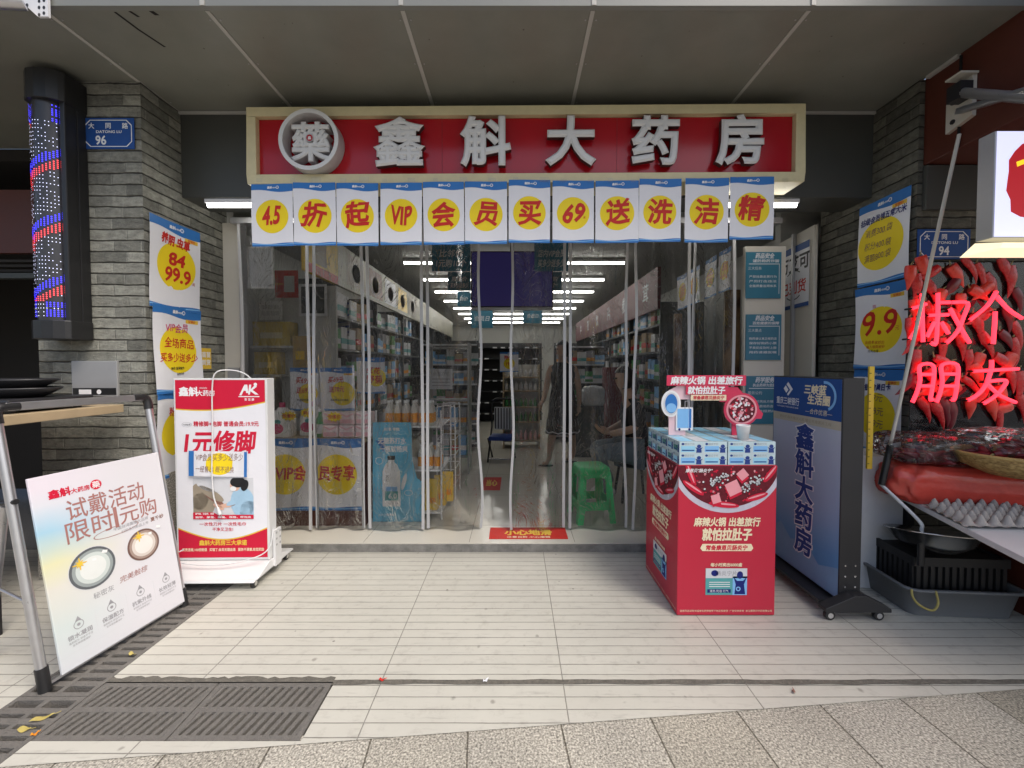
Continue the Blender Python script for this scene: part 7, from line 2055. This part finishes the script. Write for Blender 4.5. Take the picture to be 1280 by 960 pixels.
# right interior: sheet banner with orange lettering, carved brown panels, red cloth, white bag
BX = 1.80
for k, (ya, yb, ch) in enumerate(((4.55, 4.28, "麻"), (4.26, 3.99, "辣"), (3.90, 3.66, "会"), (3.64, 3.42, "员"))):
    w, h = ya - yb - 0.01, 0.36
    sale_sheet(w, h, [(ch, 0, 0, 0.42, "ink_orange", {"bold": 0.04})], loc=(BX, (ya + yb) / 2, 2.19 + 0.008 * k), rotz=R(-90), label="pale sale sheet with the orange character %s hung inside the right of the doorway" % ch, group="sale sheets hung inside at right", circ=(0, 0, 0.38), seed=81 + k)
weave_mat("carved_brown", (0.055, 0.025, 0.012), (0.34, 0.21, 0.10), 7, 5, 0.45, 0.8)
for k, (px0, px1, lab) in enumerate(((842, 853, "narrow carved brown panel left of the pale sale sheets"), (904, 926, "wide carved brown panel with swirls behind the right curtain panel"))):
    a, b = at(px0, 540, 3.75), at(px1, 362 if k else 392, 3.75)
    mb = MB(); mb.box(a.x, 3.75, IZ, b.x, 3.78, b.z, "carved_brown"); tag(mb.build("carved_panel", bevel=0.003), lab, "panel")
a, b = at(745, 585, 6.2), at(795, 455, 6.2)
mb = MB(); mb.box(a.x + 0.15, 6.2, IZ, b.x, 6.5, b.z - 0.05, "dark_red"); tag(mb.build("red_stand", bevel=0.01), "dark red stand behind the seated person", "stand")
a = at(742, 495, 6.0); mb = MB(); crumple(mb, 0, 0, 0.15, 0.17, 0.10, 0.16, "ink_lightgrey", 23, amp=0.12); tag(mb.build("white_bag", None, (a.x, 6.05, a.z - 0.16)), "crumpled white bag held up in front of the dark red stand", "bag")
t = thing("side_counter", "dark counter holding the white bag, in the right of the aisle", "counter", (a.x, 6.07, IZ)); mb = MB(); mb.box(-0.28, -0.14, 0, 0.14, 0.12, a.z - 0.16 - IZ - 0.128 + 0.15, "shelf_dark"); mb.build("body", t, bevel=0.004)

# ------------------------------------------------------------------ people
def head(parent, c, r, facing, hair_m="hair", long=False):
    f = Vector((math.cos(facing), math.sin(facing), 0)); s = Vector((-f.y, f.x, 0))
    c = Vector(c)
    mb = MB()
    V, F = [], []
    n, k = 20, 14
    for i in range(k + 1):
        v = PI * i / k
        for j in range(n):
            u = 2 * PI * j / n
            x, y, z = math.sin(v) * math.cos(u), math.sin(v) * math.sin(u), math.cos(v)
            V.append(c + f * (x * r * 0.98 - 0.012) + s * y * r * 0.82 + Vector((0, 0, z * r * 1.12 + r * 0.12)))
    for i in range(k):
        for j in range(n): F.append((i * n + j, (i + 1) * n + j, (i + 1) * n + (j + 1) % n, i * n + (j + 1) % n))
    # hair cap: upper and rear faces only
    keep = []
    for fc in F:
        ce = sum((V[i] for i in fc), Vector()) / 4 - c
        if ce.z > r * 0.55 or ce.dot(f) < r * 0.12: keep.append(fc)
    mb.mesh([c + (p - c) * 1.10 for p in V], keep, hair_m, True)
    if long: mb.tube([c - f * r * 0.8 + Vector((0, 0, 0.02)), c - f * r * 1.25 - Vector((0, 0, r * 0.6)), c - f * r * 1.0 - Vector((0, 0, r * 2.2))], [r * 0.5, r * 0.42, r * 0.15], hair_m, 10)
    return mb
def add_face(body, c, r, facing):
    f = Vector((math.cos(facing), math.sin(facing), 0)); s = Vector((-f.y, f.x, 0)); c = Vector(c)
    mb = MB()
    for k in (-1, 1):
        p = c + f * r * 0.86 + s * k * r * 0.34 + Vector((0, 0, r * 0.10))
        mb.lathe([(0, 0.012), (0.010, 0.006), (0.012, 0), (0, -0.008)], "ink_black", p, 8)
    mb.tube([c + f * r * 0.84 - s * 0.025 - Vector((0, 0, r * 0.52)), c + f * r * 0.88 - Vector((0, 0, r * 0.55)), c + f * r * 0.84 + s * 0.025 - Vector((0, 0, r * 0.52))], 0.005, "dark_red", 6)
    mb.build("face_features", body)
# walking woman
t = thing("person", "woman in a black dress with a pale patterned hem and sandals, walking in the aisle", "person", (0.63, 5.42, IZ))
J = [(0, 0, 0.86, 0.13), (0, 0, 1.05, 0.11), (0, 0.0, 1.24, 0.13), (0, 0, 1.36, 0.07), (0, 0, 1.43, 0.05), (-0.01, -0.01, 1.50, 0.075), (-0.015, -0.015, 1.58, 0.085), (-0.01, -0.01, 1.64, 0.05),
     (-0.09, 0, 0.80, 0.10), (-0.13, -0.02, 0.46, 0.062), (-0.15, 0.05, 0.28, 0.052), (-0.17, 0.06, 0.09, 0.034), (-0.21, 0.0, 0.035, 0.030), (-0.27, -0.03, 0.025, 0.022),
     (0.09, 0, 0.80, 0.10), (0.12, 0.04, 0.46, 0.062), (0.16, 0.16, 0.28, 0.050), (0.19, 0.26, 0.12, 0.034), (0.15, 0.23, 0.05, 0.028), (0.09, 0.2, 0.03, 0.022),
     (-0.16, 0, 1.32, 0.055), (-0.21, 0.02, 1.06, 0.042), (-0.26, -0.12, 0.90, 0.033), (-0.29, -0.18, 0.87, 0.024), (0.16, 0, 1.32, 0.055), (0.22, 0.05, 1.06, 0.042), (0.21, -0.08, 0.86, 0.033), (0.20, -0.13, 0.81, 0.024)]
Bn = [(0, 1), (1, 2), (2, 3), (3, 4), (4, 5), (5, 6), (6, 7), (0, 8), (8, 9), (9, 10), (10, 11), (11, 12), (12, 13), (0, 14), (14, 15), (15, 16), (16, 17), (17, 18), (18, 19), (2, 20), (20, 21), (21, 22), (22, 23), (2, 24), (24, 25), (25, 26), (26, 27)]
bdy = skin_figure("body", J, Bn, "skin", t, 2)
def hand(body, wrist, d, palm):
    d = Vector(d).normalized(); pn = Vector(palm).normalized(); s = d.cross(pn).normalized(); w = Vector(wrist)
    mb = MB()
    mb.tube([w, w + d * 0.035, w + d * 0.075], [0.022, 0.030, 0.026], "skin", 10)
    for k in range(4):
        b = w + d * 0.07 + s * (k - 1.5) * 0.015; l = [0.062, 0.072, 0.068, 0.052][k]
        mb.tube([b, b + d * l * 0.45 + pn * 0.006, b + d * l * 0.75 + pn * 0.018, b + d * l * 0.92 + pn * 0.034], [0.009, 0.0085, 0.008, 0.006], "skin", 8)
    b = w + d * 0.025 - s * 0.022
    mb.tube([b, b - s * 0.02 + d * 0.025 + pn * 0.008, b - s * 0.022 + d * 0.05 + pn * 0.018], [0.010, 0.009, 0.007], "skin", 8)
    mb.build("hand", body)
hand(bdy, (-0.29, -0.18, 0.87), (-0.3, -0.5, -0.5), (0.6, -0.2, 0)); hand(bdy, (0.20, -0.13, 0.81), (-0.1, -0.4, -0.8), (-0.6, 0, 0.1))
hd = head(bdy, (-0.012, -0.012, 1.545), 0.10, R(200), long=True); hd.build("hair", bdy)
add_face(bdy, (-0.012, -0.012, 1.545), 0.095, R(200))
mb = MB()
prof = [(0.225, 0.44, 0.9), (0.215, 0.52, 0.85), (0.20, 0.62, 0.8), (0.185, 0.78, 0.78), (0.175, 0.90, 0.75), (0.145, 1.06, 0.72), (0.165, 1.22, 0.72), (0.17, 1.32, 0.6), (0.085, 1.385, 0.75)]
rings = []
for q, z, e in prof:
    rings.append([(q * math.cos(2 * PI * j / 36) * (1 + 0.05 * math.sin(j * 2.1) * max(0, 0.9 - z)), q * e * math.sin(2 * PI * j / 36) * (1 + 0.05 * math.sin(j * 2.1) * max(0, 0.9 - z)) + 0.0, z) for j in range(36)])
loft(mb, rings, "dress_black", (False, False)); dr = mb.build("dress", bdy)
mb = MB(); mb.tube([(0.228 * math.cos(2 * PI * j / 36), 0.206 * math.sin(2 * PI * j / 36), 0.47 + 0.01 * math.sin(j * 1.7)) for j in range(36)], 0.008, "ink_lightgrey", 6, closed=True)
for k in range(16):
    a = 2 * PI * k / 16; mb.tube([(0.215 * math.cos(a), 0.185 * math.sin(a), 0.55), (0.208 * math.cos(a + 0.06), 0.175 * math.sin(a + 0.06), 0.60), (0.205 * math.cos(a), 0.172 * math.sin(a), 0.64)], 0.004, "ink_grey", 5)
mb.build("hem_trim", dr)
for x, y, nm in ((-0.225, -0.005, 0), (0.12, 0.21, 1)):
    mb = MB(); mb.lathe([(0, 0.0), (0.042, 0.0), (0.044, 0.012), (0, 0.014)], "black_plastic", (x, y, 0.003), 16, 2.4, 1.0); mb.tube([(x - 0.03, y - 0.04, 0.015), (x - 0.03, y, 0.055), (x - 0.03, y + 0.04, 0.015)], 0.007, "black_plastic", 6); mb.build("sandal", bdy)

# seated person in jeans
t = thing("person", "seated person in grey blue jeans, dark top and white sneakers looking at a phone", "person", (1.10, 4.02, IZ))
J = [(0.10, 0.05, 0.50, 0.125), (0.10, 0.05, 0.68, 0.12), (0.07, 0.04, 0.90, 0.135), (0.03, 0.03, 1.03, 0.07), (0.0, 0.02, 1.09, 0.05), (-0.03, 0.01, 1.16, 0.078), (-0.045, 0.0, 1.24, 0.088), (-0.03, 0.0, 1.30, 0.05),
     (0.02, -0.06, 0.49, 0.095), (-0.30, -0.12, 0.50, 0.072), (-0.27, -0.12, 0.30, 0.058), (-0.23, -0.12, 0.10, 0.038), (-0.28, -0.15, 0.045, 0.036), (-0.36, -0.18, 0.035, 0.028),
     (0.02, 0.14, 0.49, 0.095), (-0.28, 0.20, 0.50, 0.072), (-0.20, 0.20, 0.30, 0.058), (-0.10, 0.20, 0.10, 0.038), (-0.15, 0.20, 0.045, 0.036), (-0.23, 0.20, 0.035, 0.028),
     (0.06, -0.15, 0.96, 0.06), (0.02, -0.20, 0.74, 0.045), (-0.16, -0.10, 0.68, 0.034), (-0.19, -0.09, 0.69, 0.026), (0.08, 0.22, 0.96, 0.06), (0.04, 0.24, 0.74, 0.045), (-0.15, 0.10, 0.68, 0.034), (-0.18, 0.08, 0.69, 0.026)]
bdy = skin_figure("body", J, Bn, "skin", t, 2)
hand(bdy, (-0.19, -0.09, 0.69), (-1, 0.2, 0.25), (0.1, 0.5, 0.6)); hand(bdy, (-0.18, 0.08, 0.69), (-1, -0.2, 0.25), (0.1, -0.5, 0.6))
hd = head(bdy, (-0.037, 0.005, 1.20), 0.10, R(185), long=True); hd.build("hair", bdy); add_face(bdy, (-0.037, 0.005, 1.20), 0.095, R(185))
def grown(idx, scale, extra, m, nm, bones):
    mp = {i: k for k, i in enumerate(idx)}
    jj = [(J[i][0], J[i][1], J[i][2], J[i][3] * scale + extra) for i in idx]
    return skin_figure(nm, jj, [(mp[a], mp[b]) for a, b in bones], m, bdy, 2)
grown([0, 8, 9, 10, 11, 14, 15, 16, 17], 1.12, 0.012, "jeans", "jeans", [(0, 8), (8, 9), (9, 10), (10, 11), (0, 14), (14, 15), (15, 16), (16, 17)])
grown([0, 1, 2, 3, 20, 21, 24, 25], 1.10, 0.014, "dress_black", "top", [(0, 1), (1, 2), (2, 3), (2, 20), (20, 21), (2, 24), (24, 25)])
for x, y in ((-0.295, -0.150), (-0.165, 0.20)):
    mb = MB(); loft(mb, [[(x + p[0] * 1.0 - 0.02, y + p[1], p[2]) for p in rrect(w_, d_, r_, z_)] for w_, d_, r_, z_ in ((0.25, 0.085, 0.04, 0.001), (0.26, 0.092, 0.044, 0.02), (0.25, 0.09, 0.044, 0.05), (0.16, 0.08, 0.038, 0.085), (0.10, 0.075, 0.036, 0.11))], "shoe_white"); mb.build("sneaker", bdy)
o = MB().box(-0.04, -0.004, -0.07, 0.04, 0.004, 0.07, "black_plastic").build("phone", None, (1.10 - 0.275, 4.02, IZ + 0.745), bevel=0.003); o.rotation_euler = (R(-40), 0, R(90)); tag(o, "dark phone held in the hands of the seated person", "phone")
t = thing("black_stool", "dark stool under the seated person", "stool", (1.19, 4.08, IZ))
mb = MB(); mb.lathe([(0, 0.35), (0.17, 0.35), (0.175, 0.365), (0.165, 0.38), (0, 0.38)], "black_plastic", (0, 0, 0), 24); mb.build("seat", t)
for sx_, sy_ in ((-1, -1), (1, -1), (1, 1), (-1, 1)): mb = MB(); mb.tube([(0.11 * sx_, 0.11 * sy_, 0.35), (0.15 * sx_, 0.15 * sy_, 0)], 0.014, "black_metal", 8); mb.build("leg", t)

# fallen leaves on the grating, small litter
def leaf(l, w, m):
    mb = MB(); up = [(l * (i / 8 - 0.5), w * math.sin(PI * i / 8) * (1 - 0.3 * i / 8), 0.006 * math.sin(i)) for i in range(9)]
    dn = [(x, -y, z * 0.5) for x, y, z in up]
    for i in range(8): mb.face([dn[i], dn[i + 1], up[i + 1], up[i]], m, True)
    mb.tube([(l * 0.5, 0, 0), (l * 0.75, 0.004, 0.002)], 0.0012, m, 5)
    return mb
for k, (px, Y, l, w, m, lab, rz) in enumerate(((38, 1.57, 0.07, 0.013, "dry_leaf", "curled yellow leaf lying on the near drain grating, longest of three", 0.6), (15, 1.52, 0.05, 0.014, "dry_leaf", "short pale leaf on the near drain grating by the left picture edge", 0.1), (28, 1.50, 0.022, 0.010, "ink_orange", "tiny orange scrap on the near drain grating", 1.0), (155, 1.93, 0.035, 0.010, "dry_leaf", "small dry leaf under the front corner of the contact lens board", -0.3))):
    o = leaf(l, w, m).build("dry_leaf", None, ((px - 644) / 510 * Y, Y, 0.006)); o.rotation_euler = (0.1, 0.05, rz); tag(o, lab, "leaf")

for k, (px, Y, m, lab, rz) in enumerate(((474, 1.765, "ink_red", "tiny red scrap lying in the dirty paving joint", 0.3), (1000, 1.70, "ink_brown", "small brown leaf scrap on the pale paving below the black bank lightbox", 1.1), (606, 1.76, "paper", "tiny white paper crumb lying in the dirty paving joint", 0.8))):
    o = leaf(0.028, 0.009, m).build("litter_scrap", None, ((px - 644) / 510 * Y, Y, 0.008)); o.rotation_euler = (0.15, 0.1, rz); tag(o, lab, "litter")
